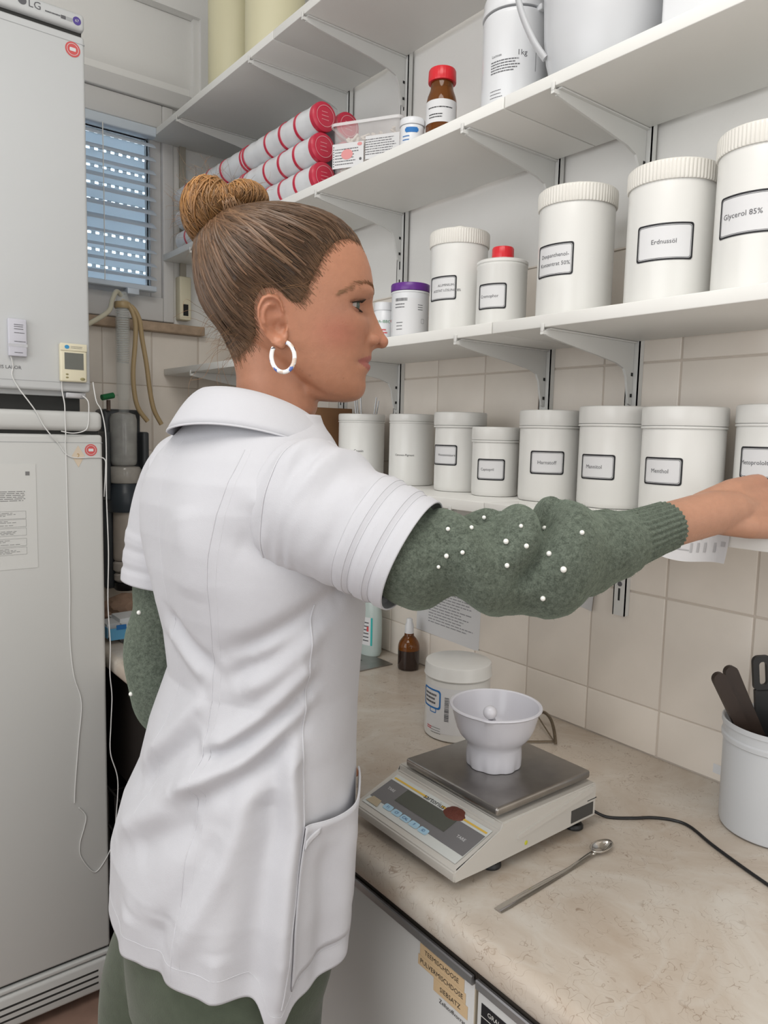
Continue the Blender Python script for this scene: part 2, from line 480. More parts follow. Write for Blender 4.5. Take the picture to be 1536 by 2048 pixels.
for i in range(11):
    slat(2.247-i*0.0385, math.radians(30 if i < 7 else 22)).build('slat', BLIND, vb)
MB().box(-0.05, 0.857, FY-0.058, FY-0.03, 1.822, 1.838, bev=0.003).build('bottom_rail', BLIND, vb)
for x in (0.70, 0.30):
    MB().tube([(x, FY-0.066, 2.27), (x, FY-0.068, 2.05), (x, FY-0.066, 1.835)], 0.0016, 6).build('ladder_cord', WHITE_PL, vb)
MB().box(0.765, 0.80, FY-0.066, FY-0.03, 1.805, 1.8225, bev=0.002).build('cord_holder', BLIND, vb)
# strap winder beside the window
sw = thing('shutter_strap_winder', 'cream shutter strap winder box on the wall right of the window', 'strap winder', (0.955, FY, 1.75))
MB().box(0.937, 0.975, FY-0.038, FY-0.001, 1.752, 1.885, bev=0.004).build('housing', CREAM_PL, sw)
MB().box(0.945, 0.965, FY-0.022, FY-0.017, 1.884, 2.36).build('strap', mat('strap_web', (0.42, 0.39, 0.33), 0.9), sw)
MB().box(0.948, 0.964, FY-0.0395, FY-0.036, 1.765, 1.80).build('slot', DARKSLOT, sw)
# light switch plate high on the window wall
ls = thing('socket_plate', 'white wall plate beside the top of the blind', 'socket', (1.06, FY, 2.15))
MB().box(1.005, 1.075, FY-0.012, FY-0.0005, 2.08, 2.235, bev=0.003).build('plate', WALLP, ls)
MB().box(1.02, 1.06, FY-0.0165, FY-0.011, 2.10, 2.14, bev=0.002).build('rocker', WINFR, ls)

# ------------------------------------------------------------------ shelf system
RY = {'n': 0.7655, 'm': 0.9585, 'f': 1.415, 'g': 1.653, 'h': 2.085}
rail_lab = {'n': 'white slotted upright rail nearest the camera, ending above the counter', 'm': 'white slotted upright rail second from the camera',
            'f': 'white slotted upright rail behind the amber bottle', 'g': 'white slotted upright rail behind the stacked rolls', 'h': 'white slotted upright rail closest to the window wall'}
for k, y in RY.items():
    t = thing('shelf_rail', rail_lab[k], 'shelf rail', (WX-0.008, y, 1.10), 'slotted shelf rails')
    r = MB()
    X0, X1 = WX-0.0195, WX-0.0065
    r.box(X0, X1, y-0.0125, y-0.0105, 1.098, 2.80); r.box(X0, X1, y+0.0105, y+0.0125, 1.098, 2.80)
    r.box(X0, X0+0.002, y-0.0125, y+0.0125, 1.098, 2.80)
    r.build('channel', BRK, t, smooth=False)
    s = MB(); z = 1.125
    while z < 2.78:
        s.box(X0-0.0004, X0+0.001, y-0.0012, y+0.0026, z, z+0.022); z += 0.045
    s.build('slots', DARKSLOT, t, smooth=False)['kind'] = 'stuff'
    s = MB().lathe([(0.0, 0.0), (0.0045, 0.0), (0.004, 0.0015), (0.0, 0.002)], n=14, M=Matrix.Rotation(-PI/2, 3, 'Y'), c=(X0, y, 1.155)); s.build('screw', INKG, t)
SH = {1: (0.857, 2.276), 2: (0.895, 1.927), 3: (0.895, 1.578), 4: (0.895, 1.281)}
TH = 0.019
JN = {1: 1.543, 2: 0.866, 3: 0.874, 4: 0.877}
NM = {1: 'top', 2: 'second', 3: 'third', 4: 'lowest'}
for k, (fx, zb) in SH.items():
    for a, b, w_ in ((0.02, JN[k]-0.0012, 'near'), (JN[k]+0.0012, 2.292, 'window-end')):
        what = {(1, 'near'): 'white melamine board of the top shelf, near half, nothing seen on it', (1, 'window-end'): 'white melamine board of the top shelf carrying the cream drums',
                (2, 'near'): 'white melamine shelf board under the big white jug', (2, 'window-end'): 'white melamine shelf board carrying the red-capped rolls and amber bottle',
                (3, 'near'): 'white melamine shelf board under the three tallest labelled jars', (3, 'window-end'): 'white melamine shelf board under the purple-lidded jar',
                (4, 'near'): 'white melamine shelf board on which the hand rests', (4, 'window-end'): 'white melamine lowest shelf board under the two unframed jars by her face'}[(k, w_)]
        t = MB().box(fx, WX-0.0215, a, b, zb, zb+TH, bev=0.0012).build('shelf_board', BOARD); tag(t, what, 'shelf', 'white shelf boards')
def bracket(fx, zb, y, lab, full=True):
    t = thing('shelf_bracket', lab, 'shelf bracket', (WX-0.02, y, zb-0.01), 'white shelf brackets')
    xw = WX-0.0202
    L = xw-fx
    z0 = zb-0.0006
    poly = [(xw, z0), (fx+0.008, z0), (fx+0.003, z0-0.004), (fx+0.006, z0-0.011), (fx+0.03, z0-0.015), (xw-0.10, z0-0.030), (xw-0.05, z0-0.038), (xw-0.026, z0-0.046),
            (xw-0.018, z0-0.060), (xw-0.013, z0-0.085), (xw-0.007, z0-0.105), (xw, z0-0.108)]
    m = MB(); m.prism(poly, 'y', y-0.0022, y+0.0022); m.build('arm', BRK, t, angle=30)
    m = MB(); m.box(fx+0.008, xw, y-0.008, y+0.008, z0-0.0024, z0); m.build('flange', BRK, t, smooth=False)
    m = MB(); m.box(fx-0.0035, fx-0.0005, y-0.003, y+0.003, z0-0.006, z0+0.006, bev=0.0008); m.box(fx-0.003, fx+0.01, y-0.003, y+0.003, z0-0.010, z0-0.004); m.build('lip', BRK, t)
    for dz in (0.052, 0.088): MB().box(xw-0.006, xw-0.0008, y-0.0028, y+0.0028, z0-dz-0.006, z0-dz).build('hook_gap', DARKSLOT, t)
pn = {'n': 'nearest the camera', 'm': 'second nearest the camera', 'f': 'midway along', 'g': 'fourth along', 'h': 'closest to the window'}
for k in (1, 2, 3, 4):
    for q in ('n', 'm', 'f', 'g', 'h'):
        if k == 4 and q in ('g', 'h'): continue
        if k == 1 and q in ('n', 'm'): continue
        if k == 3 and q == 'g': continue
        if k == 4 and q == 'f': continue
        bracket(*SH[k], RY[q], 'white steel bracket under the %s shelf, %s' % (NM[k], pn[q]))
# the side wall above the tiles ends in a plain wall; tile edge strip
t4 = MB().box(WX-0.0075, WX-0.0005, -0.2, FY-0.006, 1.7425, 1.7455).build('trim_4', TILE); struct(t4)

# ------------------------------------------------------------------ worktop, sink, cabinets
HX0, HX1, HY0, HY1 = 0.655, 1.045, 1.405, 1.93
ZT = 0.86
pf = [(0.625, 0.82), (0.563, 0.82), (0.558, 0.822), (0.5555, 0.827), (0.555, 0.835), (0.5555, 0.847), (0.558, 0.853), (0.563, 0.8575), (0.570, 0.8595), (0.578, 0.86), (0.625, 0.86)]
ct = MB(); ct.prism(pf, 'y', -0.5, FY-0.007)
ct.box(0.625, WX-0.0065, -0.5, HY0, 0.82, ZT); ct.box(0.625, HX0, HY0, HY1, 0.82, ZT); ct.box(HX1, WX-0.0065, HY0, HY1, 0.82, ZT); ct.box(0.625, WX-0.0065, HY1, FY-0.007, 0.82, ZT)
ct = ct.build('worktop', COUNTER, angle=50); tag(ct, 'beige marbled laminate worktop running along the tiled wall', 'worktop')
sk = thing('sink', 'stainless steel inset sink at the far end of the worktop', 'sink', (0.85, 1.65, ZT))
s = MB(); z0 = ZT+0.0004; z1 = ZT+0.003
SX0, SX1, SY0, SY1 = 0.615, 1.086, 1.348, 1.985
s.box(SX0, SX1, SY0, HY0+.004, z0, z1); s.box(SX0, HX0+.004, HY0+.004, HY1-.004, z0, z1); s.box(HX1-.004, SX1, HY0+.004, HY1-.004, z0, z1); s.box(SX0, SX1, HY1-.004, SY1, z0, z1)
s.build('rim', METAL, sk, smooth=False)
s = MB(); a, b, c_, d = HX0+.004, HX1-.004, HY0+.004, HY1-.004; zb = 0.72
s.add([(a,c_,z1),(b,c_,z1),(b,d,z1),(a,d,z1),(a+.02,c_+.02,zb),(b-.02,c_+.02,zb),(b-.02,d-.02,zb),(a+.02,d-.02,zb)], [(0,1,5,4),(1,2,6,5),(2,3,7,6),(3,0,4,7),(4,5,6,7)])
s.build('basin', METAL, sk, smooth=False, fix=False)
s = MB().lathe([(0, 0.7205), (0.03, 0.7205), (0.032, 0.7225), (0.036, 0.7225), (0.037, 0.7202)], c=(0.85, 1.66, 0), n=24); s.build('drain', CHROME, sk)
CABW = mat('cabinet_laminate', (0.66, 0.66, 0.655), 0.4)
CABE = mat('cabinet_edge', (0.52, 0.46, 0.36), 0.5)
TAPE = mat('masking_tape', (0.68, 0.50, 0.30), 0.7)
def cabinet(y0, y1, lab):
    t = thing('base_cabinet', lab, 'cabinet', (0.85, (y0+y1)/2, 0.0), 'white base cabinets')
    MB().box(0.605, WX-0.008, y0+0.001, y1-0.001, 0.10, 0.818).build('carcass', CABW, t)
    MB().box(0.65, WX-0.02, y0+0.001, y1-0.001, 0.0, 0.10).build('plinth', DKALU, t)
    d = MB().box(0.585, 0.6045, y0+0.0025, y1-0.0025, 0.105, 0.7755, bev=0.001).build('door', [CABW], t)
    MB().box(0.5852, 0.6043, y0+0.0009, y0+0.0024, 0.105, 0.7755).build('edge_band', CABE, d)
    h = MB(); yy0, yy1 = y0+0.003, y1-0.003
    h.prism([(0.6045, 0.776), (0.581, 0.776), (0.5795, 0.7775), (0.5795, 0.7865), (0.581, 0.788), (0.584, 0.788), (0.584, 0.781), (0.6045, 0.781)], 'y', yy0, yy1)
    h.build('grip_profile', ALU, t, angle=30)
    h = MB(); h.box(0.5855, 0.6045, y0, y1, 0.7825, 0.8195); h.build('recess_profile', DKALU, t)
    return t, d
cabA, dA = cabinet(0.556, 1.155, 'white base cabinet with taped-on labels on its door')
cabB, dB = cabinet(-0.05, 0.5555, 'white base cabinet with black embossed label strips on its door')
U, V = (0, -1, 0), (0, 0, 1)
xt = 0.5846
for (ya, yb, za, zb_, s_) in ((0.655, 0.575, 0.7555, 0.7715, 'TEEMISCHDOSE'), (0.658, 0.572, 0.7415, 0.7553, 'PULVERMISCHDOSE'), (0.628, 0.568, 0.7245, 0.7413, 'SIEBSATZ')):
    m = MB().box(xt-0.0004, xt, yb, ya, za, zb_); o = m.build('tape_strip', TAPE, dA, smooth=False)
    m = MB(); vf = text2d(s_, 0.0088); on_plane(m, vf, (xt-0.0007, (ya+yb)/2, (za+zb_)/2), U, V); m.build('lettering', INK, dA, smooth=False, fix=False)
m = MB(); on_plane(m, text2d('Zellstoffvorrat', 0.0078), (xt-0.0007, 0.594, 0.7175), U, V); m.build('lettering', INK, dA, smooth=False, fix=False)
m = MB(); m.box(xt-0.0005, xt, 0.42, 0.546, 0.705, 0.7615); m.build('label_panel', INK, dB, smooth=False)
m = MB()
for i, s_ in enumerate(('GRAUBROT', 'TÜLL')):
    on_plane(m, text2d(s_, 0.0082, 'LEFT'), (xt-0.0009, 0.536, 0.754-0.0155*i), U, V)
m.build('lettering', WHITE_PL, dB, smooth=False, fix=False)
m = MB()
for i in range(3): m.box(xt-0.0008, xt-0.0004, 0.42, 0.546, 0.7455-0.0155*i, 0.7463-0.0155*i)
m.build('label_line', WHITE_PL, dB, smooth=False)
# dark open bay under the worktop beside the refrigerator, with a wire basket
bay = thing('base_cabinet_open', 'dark open bay under the worktop beside the refrigerators', 'cabinet', (0.85, 1.72, 0))
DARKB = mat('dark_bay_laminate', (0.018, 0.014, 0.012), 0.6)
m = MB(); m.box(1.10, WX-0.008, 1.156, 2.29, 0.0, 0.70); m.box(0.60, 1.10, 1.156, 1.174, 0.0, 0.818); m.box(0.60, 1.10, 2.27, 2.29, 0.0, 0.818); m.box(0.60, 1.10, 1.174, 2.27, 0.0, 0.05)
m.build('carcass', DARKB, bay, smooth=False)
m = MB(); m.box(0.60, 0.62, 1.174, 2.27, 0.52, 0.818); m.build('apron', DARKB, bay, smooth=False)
bk = thing('wire_basket', 'grey wire basket in the dark bay under the worktop', 'wire basket', (0.72, 1.62, 0.05))
WIRE = mat('basket_wire', (0.30, 0.29, 0.28), 0.4, metal=0.7)
m = MB()
for z in (0.09, 0.20, 0.31, 0.42):
    m.tube([(0.615, 1.25, z), (0.615, 2.2, z)], 0.003, 6); m.tube([(0.90, 1.25, z), (0.90, 2.2, z)], 0.003, 6)
    m.tube([(0.615, 1.25, z), (0.90, 1.25, z)], 0.003, 6); m.tube([(0.615, 2.2, z), (0.90, 2.2, z)], 0.003, 6)
m.build('rim_wires', WIRE, bk)
for i in range(16):
    y = 1.25+i*0.0633
    MB().tube([(0.615, y, 0.42), (0.617, y, 0.0535), (0.898, y, 0.0535), (0.90, y, 0.42)], 0.0026, 6).build('wire', WIRE, bk)
# ================================================================== jars on the shelves
Z4 = SH[4][1]+TH+0.0002; Z3 = SH[3][1]+TH+0.0002; Z2 = SH[2][1]+TH+0.0002; Z1 = SH[1][1]+TH+0.0002
def framed_label(t, cx, cy, R, a0, zc, w_, h_, lines, size, align='CENTER', dx=0.0):
    m = MB(); on_cyl(m, patch2d(w_-0.001, h_-0.001, 16), cx, cy, R+0.0003, a0, zc)
    lab = m.build('label', PAPER, t, fix=False)
    m = MB(); on_cyl(m, frame2d(w_, h_, 0.0024, 0.004), cx, cy, R+0.0006, a0, zc)
    on_cyl(m, frame2d(w_-0.0064, h_-0.0064, 0.0005, 0.003), cx, cy, R+0.0006, a0, zc)
    m.build('border', INK, lab, fix=False)
    m = MB(); n = len(lines)
    for i, s_ in enumerate(lines):
        on_cyl(m, shift(text2d(s_, size, align), dx, ((n-1)/2-i)*size*1.55), cx, cy, R+0.0007, a0, zc)
    m.build('lettering', INKG, lab, fix=False)
def jar_tamper(cx, cy, r, h, label, z=Z4, lab=None, lidh=0.024, plain=None, name='screw_lid_jar', lidr=1.035):
    """straight white jar with smooth lid and tamper ring"""
    t = thing(name, label, 'jar', (cx, cy, z), 'white ingredient jars')
    p = [(0, 0), (r*0.90, 0), (r*0.955, 0.001), (r*0.985, 0.004), (r, 0.009), (r, h-lidh-0.006), (r*0.97, h-lidh-0.003), (r*0.97, h-0.004), (0, h-0.004)]
    MB().lathe(p, (cx, cy, z), 72).build('body', WHITE_PL, t)
    R = r*lidr
    p = [(r*0.972, h-lidh), (R*0.985, h-lidh), (R, h-lidh+0.002), (R, h-0.004), (R*0.985, h-0.0012), (R*0.95, h), (R*0.90, h), (R*0.885, h-0.0015), (0, h-0.0015)]
    lid = MB().lathe(p, (cx, cy, z), 72).build('lid', WHITE_PL, t)
    zz = h-lidh-0.0042
    p = [(r*0.98, zz), (R*0.99, zz), (R*1.0, zz+0.0012), (R*0.99, zz+0.0032), (r*0.98, zz+0.0032)]
    m = MB().lathe(p, (cx, cy, z), 96, rmod=lambda r_, z_, t_: r_*(1+(0.006 if math.sin(t_*18) > .86 else 0)))
    m.build('tamper_ring', WHITE_PL, lid)
    a = cam_ang(cx, cy)
    if lab:
        off, lw, lh, lz, lines, size = lab[:6]
        dx = lab[6] if len(lab) > 6 else 0
        framed_label(t, cx, cy, r, a+off, z+lz, lw, lh, lines, size, dx=dx)
    if plain:
        off, lz, s_, size = plain
        m = MB(); on_cyl(m, text2d(s_, size), cx, cy, r+0.0004, a+off, z+lz); m.build('lettering', INK, t, fix=False)
    return t
jar_tamper(1.045, 1.437, 0.0545, 0.156, 'plain white jar nearest her chin, small black lettering and no frame', plain=(-0.12, 0.070, 'Casein', 0.0085), lidh=0.016, lidr=1.02)
jar_tamper(1.058, 1.266, 0.0495, 0.155, 'plain white jar second from her chin, small black lettering and no frame', plain=(-0.32, 0.066, 'Citronen-Pigment', 0.0062), lidh=0.016, lidr=1.02)
jar_tamper(1.038, 1.091, 0.0500, 0.1565, 'white jar behind the Captopril jar, framed label cut off at its left', lab=(-0.72, 0.064, 0.040, 0.072, ['Weinsteinsäure'], 0.0066, 0.008), lidh=0.026, lidr=1.06)
jar_tamper(1.022, 0.976, 0.0435, 0.128, 'shortest white jar of the row, framed label reading Captopril', lab=(-0.20, 0.0545, 0.039, 0.050, ['Captopril'], 0.0068, -0.006), lidh=0.024, lidr=1.045)
jar_tamper(1.040, 0.862, 0.0533, 0.158, 'white jar with framed label reading Harnstoff above her forearm', lab=(-0.08, 0.060, 0.040, 0.068, ['Harnstoff'], 0.0085), lidh=0.027)
jar_tamper(1.047, 0.733, 0.0572, 0.163, 'white jar with framed label reading Mannitol', lab=(-0.50, 0.062, 0.040, 0.066, ['Mannitol'], 0.0085, -0.004), lidh=0.028)
jar_tamper(1.036, 0.606, 0.0590, 0.160, 'white jar with framed label reading Menthol', lab=(-0.50, 0.062, 0.040, 0.066, ['Menthol'], 0.0085, -0.002), lidh=0.028)
jar_tamper(1.074, 0.485, 0.0550, 0.163, 'white jar at the right edge behind the hand, label reading Metoprololtartrat', lab=(-0.36, 0.066, 0.044, 0.083, ['Metoprololtartrat'], 0.0085, -0.001), lidh=0.026)

def jar_ribbed(cx, cy, r, h, label, lab, lidh=0.026, tip=True, gate=None):
    z = Z3
    t = thing('ribbed_lid_jar', label, 'jar', (cx, cy, z), 'tall jars with ribbed lids')
    p = [(0, 0), (r*0.93, 0), (r*0.98, 0.002), (r, 0.006), (r, h-lidh-0.004), (r*0.985, h-lidh), (r*0.97, h-0.003), (0, h-0.003)]
    MB().lathe(p, (cx, cy, z), 72).build('body', WHITE_PL, t)
    R = r*1.05
    p = [(r*0.99, h-lidh-0.001), (R*0.985, h-lidh-0.001), (R, h-lidh+0.001), (R, h-0.005), (R*0.99, h-0.002), (R*0.96, h), (R*0.80, h), (R*0.78, h-0.002), (0, h-0.002)]
    def rm(r_, z_, t_):
        if z_ > h-0.0045 or r_ < R*0.98: return r_
        return r_ - 0.0012*(0.5+0.5*math.cos(t_*72))**2
    lid = MB().lathe(p, (cx, cy, z), 72*6, rmod=rm).build('lid', CREAM_LID, t)
    if tip:
        a = cam_ang(cx, cy)
        MB().lathe([(0.013, h-0.001), (0.012, h+0.004), (0.010, h+0.0055), (0, h+0.0055)], (cx+math.cos(a)*R*0.55, cy+math.sin(a)*R*0.55, z), 20).build('pull_tab', CREAM_LID, lid)
    off, lw, lh, lz, lines, size, dx = lab
    framed_label(t, cx, cy, r, cam_ang(cx, cy)+off, z+lz, lw, lh, lines, size, dx=dx)
jar_ribbed(1.000, 1.070, 0.0545, 0.194, 'tall jar beside the purple-lidded jar, two-line framed label', (-0.62, 0.062, 0.044, 0.086, ['ALUMINIUM-', 'ACETAT LÖSUNG 8%'], 0.0062, 0.010))
jar_ribbed(1.000, 0.795, 0.0600, 0.205, 'tall jar with framed label ending in 50%', (-0.62, 0.070, 0.050, 0.092, ['Dexpanthenol-', 'Konzentrat 50%'], 0.0086, 0.002))
jar_ribbed(1.000, 0.626, 0.0605, 0.196, 'tall jar with framed label reading Erdnussöl', (-0.14, 0.079, 0.050, 0.086, ['Erdnussöl'], 0.0088, 0.0))
jar_ribbed(1.000, 0.493, 0.0590, 0.208, 'tall jar at the right edge with framed label reading Glycerol 85%', (-0.32, 0.082, 0.052, 0.099, ['Glycerol 85%'], 0.0095, -0.008), tip=False)

# white canister with red cap
t = thing('red_capped_canister', 'white canister with a red screw cap and label reading Cremophor', 'canister', (1.0, 0.956, Z3))
r, h = 0.0448, 0.124
MB().lathe([(0, 0), (r*.93, 0), (r*.98, .002), (r, .006), (r, h-.014), (r*1.02, h-.012), (r*1.02, h-.009), (r*.99, h-.008), (r*1.025, h-.006), (r*1.02, h-.002), (r*.95, h), (r*.5, h+.004), (r*.42, h+.006), (0, h+.006)], (1.0, .956, Z3), 64).build('body', WHITE_PL, t)
MB().lathe([(0.0, h+.005), (.0195, h+.005), (.0198, h+.007), (.0195, h+.0225), (.018, h+.025), (0, h+.025)], (1.0, .956, Z3), 72, rmod=lambda r_, z_, t_: r_-(0.0005*(0.5+0.5*math.cos(t_*24)) if r_ > .0185 else 0)).build('cap', RED_PL, t)
framed_label(t, 1.0, .956, r, cam_ang(1.0, .956)-0.42, Z3+0.058, 0.056, 0.044, ['Cremophor'], 0.0075, dx=-0.004)
# purple-lidded jar
cx, cy, r, h = 0.995, 1.207, 0.0385, 0.118
t = thing('purple_lid_jar', 'small white jar with a purple lid and barcode label', 'jar', (cx, cy, Z3))
MB().lathe([(0, 0), (r*.93, 0), (r, .004), (r, h-.020), (r*1.03, h-.019), (r*1.03, h-.016), (0, h-.016)], (cx, cy, Z3), 56).build('body', WHITE_PL2, t)
MB().lathe([(0, h-.015), (r*1.04, h-.015), (r*1.05, h-.013), (r*1.05, h-.002), (r*1.02, h), (0, h)], (cx, cy, Z3), 64).build('lid', PURPLE, t)
a = cam_ang(cx, cy)
m = MB(); on_cyl(m, patch2d(0.085, 0.072, 20), cx, cy, r+.0003, a, Z3+.050); lb = m.build('label', PAPER, t, fix=False)
m = MB(); rr = random.Random(3); x = -0.034
while x < -0.006:
    w1 = rr.choice((.0004, .0008, .0013)); on_cyl(m, patch2d(w1, .006, 1, x, .0), cx, cy, r+.0005, a, Z3+.081); x += w1+rr.choice((.0004, .0007))
on_cyl(m, shift(dashes(.03, .012, 2, .35, .9, 5), -.034, .028), cx, cy, r+.0005, a, Z3+.050)
on_cyl(m, shift(dashes(.016, .014, 3, .3, .9, 6), .016, .026), cx, cy, r+.0005, a, Z3+.050)
on_cyl(m, shift(dashes(.02, .02, 3, .25, .8, 8), -.030, -.008), cx, cy, r+.0005, a, Z3+.050)
on_cyl(m, shift(frame2d(.008, .009, .0005, .002), .028, 0), cx, cy, r+.0005, a, Z3+.042)
m.build('print', INKG, lb, fix=False)
# small bottle beyond it
cx, cy, r, h = 0.99, 1.288, 0.0235, 0.092
t = thing('small_white_pot', 'small white-capped pot with green and red print by her nose', 'pot', (cx, cy, Z3))
MB().lathe([(0, 0), (r*.93, 0), (r, .003), (r, h-.024), (r*.9, h-.020), (r*.9, h-.018), (0, h-.018)], (cx, cy, Z3), 40).build('body', WHITE_PL2, t)
MB().lathe([(0, h-.0175), (r*.92, h-.0175), (r*.94, h-.015), (r*.92, h-.001), (0, h)], (cx, cy, Z3), 40).build('cap', WHITE_PL2, t)
a = cam_ang(cx, cy)
m = MB(); on_cyl(m, text2d('NA-IBBC', 0.0085), cx, cy, r+.0004, a-.1, Z3+.050); m.build('lettering', mat('green_ink', (.06, .25, .12), .6), t, fix=False)
m = MB(); on_cyl(m, shift(dashes(.03, .012, 2, .5, .9, 2), -.015, .006), cx, cy, r+.0004, a, Z3+.030); on_cyl(m, ellipse2d(.003, .004, 12, .018, .02), cx, cy, r+.0004, a, Z3+.032); m.build('print', REDI, t, fix=False)

# ------------------------------------------------------------------ second shelf
# rolls of stacked cups in film with red end caps
FILM = mat('clear_film_over_white', (0.74, 0.75, 0.77), 0.25, noise=0.05, nscale=30, bump=0.25, bscale=30)
REDF = mat('red_film', (0.55, 0.035, 0.07), 0.25, noise=0.1, nscale=60)
REDP = mat('pale_print_on_red', (0.75, 0.35, 0.38), 0.4)
RR = 0.0318
def roll(cx, cz, y0, y1, lab):
    t = thing('cup_roll', lab, 'roll', (cx, y0, cz-RR), 'white film-wrapped rolls with red caps')
    n = 40; L = y1-y0
    Mx = Matrix.Rotation(-PI/2, 3, 'X')
    prof = [(0.0, 0.004)]
    ys = np.linspace(0.004, L-0.004, 60)
    prof += [(RR-0.0012+0.0008*math.sin(k*1.7), yv) for k, yv in enumerate(ys)] + [(0.0, L-0.004)]
    MB().lathe(prof, (cx, y0, cz), n, M=Mx).build('cup_stack', FILM, t)
    cap = MB().lathe([(0, -0.0025), (RR*.55, -0.0022), (RR*.85, -0.0005), (RR*.98, 0.002), (RR, 0.006), (RR, 0.014), (RR-.0012, 0.0145)], (cx, y0, cz), n, M=Mx).build('end_cap', REDF, t)
    m = MB(); on_plane(m, ring2d(ellipse2d(RR*.72, RR*.72, 30)[0], ellipse2d(RR*.68, RR*.68, 30)[0]), (cx, y0-.0024, cz), (1, 0, 0), (0, 0, 1))
    for dz in (-.008, .0, .008): on_plane(m, shift(dashes(.02, .004, 1, .35, 1, int(cz*1000)+int(dz*1000)), -.01, .002+dz), (cx, y0-.0030, cz), (1, 0, 0), (0, 0, 1))
    m.build('cap_print', REDP, cap, fix=False)
    for yv in (0.075, 0.145, 0.215, 0.33, 0.345, 0.46, 0.55, 0.70):
        if yv > L-.03: continue
        MB().lathe([(RR-.001, yv), (RR+.0003, yv+.0005), (RR+.0003, yv+.0085), (RR-.001, yv+.009)], (cx, y0, cz), n, M=Mx).build('red_band', REDF, t)
dz = 2*RR+0.0004
for i, s_ in enumerate(('bottom', 'middle', 'top')):
    roll(0.938, Z2+RR+0.0008+i*dz, 1.452+0.004*(i == 1), 2.23, '%s roll of the front column, white with red cap and bands' % s_)
for i, s_ in enumerate(('bottom', 'middle', 'top')):
    roll(1.008, Z2+RR+0.0008+i*dz, 1.462, 2.22, '%s roll of the rear column, against the wall behind the tub' % s_)
# translucent tub with plastic pieces
tx0, tx1, ty0, ty1, tz0, tz1 = 0.908, 1.016, 1.222, 1.378, Z2+.0004, Z2+0.112
t = thing('plastic_tub', 'translucent plastic tub with labels, full of pale plastic pieces', 'tub', (tx0, ty1, tz0))
TUB = mat('translucent_tub', (0.84, 0.80, 0.80), 0.25, alpha=0.18)
m = MB(); th = .0015
def tubring(ins, z): 
    c = [((tx0+tx1)/2+x, (ty0+ty1)/2+y, z) for x, y in rrect(tx1-tx0-2*ins, ty1-ty0-2*ins, .014)]
    return c
rings = [tubring(.006, tz0), tubring(.003, tz0+.003), tubring(.0005, tz1-.006), tubring(-.0035, tz1-.0055), tubring(-.0035, tz1), tubring(.0015, tz1), tubring(.006, tz0+.004)]
n = len(rings[0]); vs = [p for r_ in rings for p in r_]; fs = []
for k in range(len(rings)-1):
    for i in range(n): fs.append((k*n+i, k*n+(i+1) % n, (k+1)*n+(i+1) % n, (k+1)*n+i))
fs.append(tuple(range(n))); fs.append(tuple((len(rings)-1)*n+i for i in range(n)))
m.add(vs, fs).build('box', TUB, t, angle=50)
m = MB(); m.grid(lambda i, j: Vector(tubring(-.0042 if j in (1, 2) else -.0037, tz1-.005+(.006*(j/3)))[i]), n, 4, True); m.build('rim', mat('tub_rim', (.80, .79, .79), .3, alpha=.75), t)
CONE = mat('pale_plastic_pieces', (0.80, 0.74, 0.66), 0.4)
m = MB(); rr = random.Random(11)
for k in range(520):
    p = Vector((rr.uniform(tx0+.018, tx1-.018), rr.uniform(ty0+.018, ty1-.018), tz0+.008+rr.random()*.082))
    d = Vector((rr.gauss(0, 1), rr.gauss(0, 1), rr.gauss(0, .5))).normalized()*.011
    m.tube([p-d, p+d], .003, 6, rads=[.0042, .0022])
o = m.build('contents', CONE, t); o['kind'] = 'stuff'
xs = tx0-.0012
m = MB(); U, V = (0, -1, 0), (0, 0, 1)
on_plane(m, patch2d(.072, .050, 1), (xs+.0003, 1.339, tz0+.046), U, V); lb = m.build('label', PAPER, t, fix=False)
m = MB(); on_plane(m, shift(dashes(.06, .036, 6, .3, .95, 4), -.030, .016), (xs, 1.339, tz0+.046), U, V)
for q in range(9): on_plane(m, patch2d(.0025, .0022, 1, -.0345, -.021+.0048*q), (xs, 1.339, tz0+.046), U, V)
on_plane(m, ellipse2d(.003, .003, 14, .029, -.010), (xs, 1.339, tz0+.046), U, V)
m.build('print', INKG, lb, fix=False)
m = MB(); on_plane(m, ellipse2d(.0135, .0105, 24, -.002, .002), (xs-.0002, 1.339, tz0+.046), U, V); on_plane(m, ellipse2d(.0055, .0035, 16, .027, .020), (xs-.0002, 1.339, tz0+.046), U, V)
m.build('stamp', mat('red_stamp', (.72, .30, .30), .6), lb, fix=False)
m = MB(); on_plane(m, patch2d(.076, .046, 1), (xs+.0003, 1.261, tz0+.056), U, V); lb = m.build('label', PAPER, t, fix=False)
m = MB(); on_plane(m, shift(dashes(.076, .034, 7, .32, .95, 9), -.038, .018), (xs, 1.261, tz0+.056), U, V); m.build('print', INKG, lb, fix=False)
t.rotation_euler = (0, 0, math.radians(30))
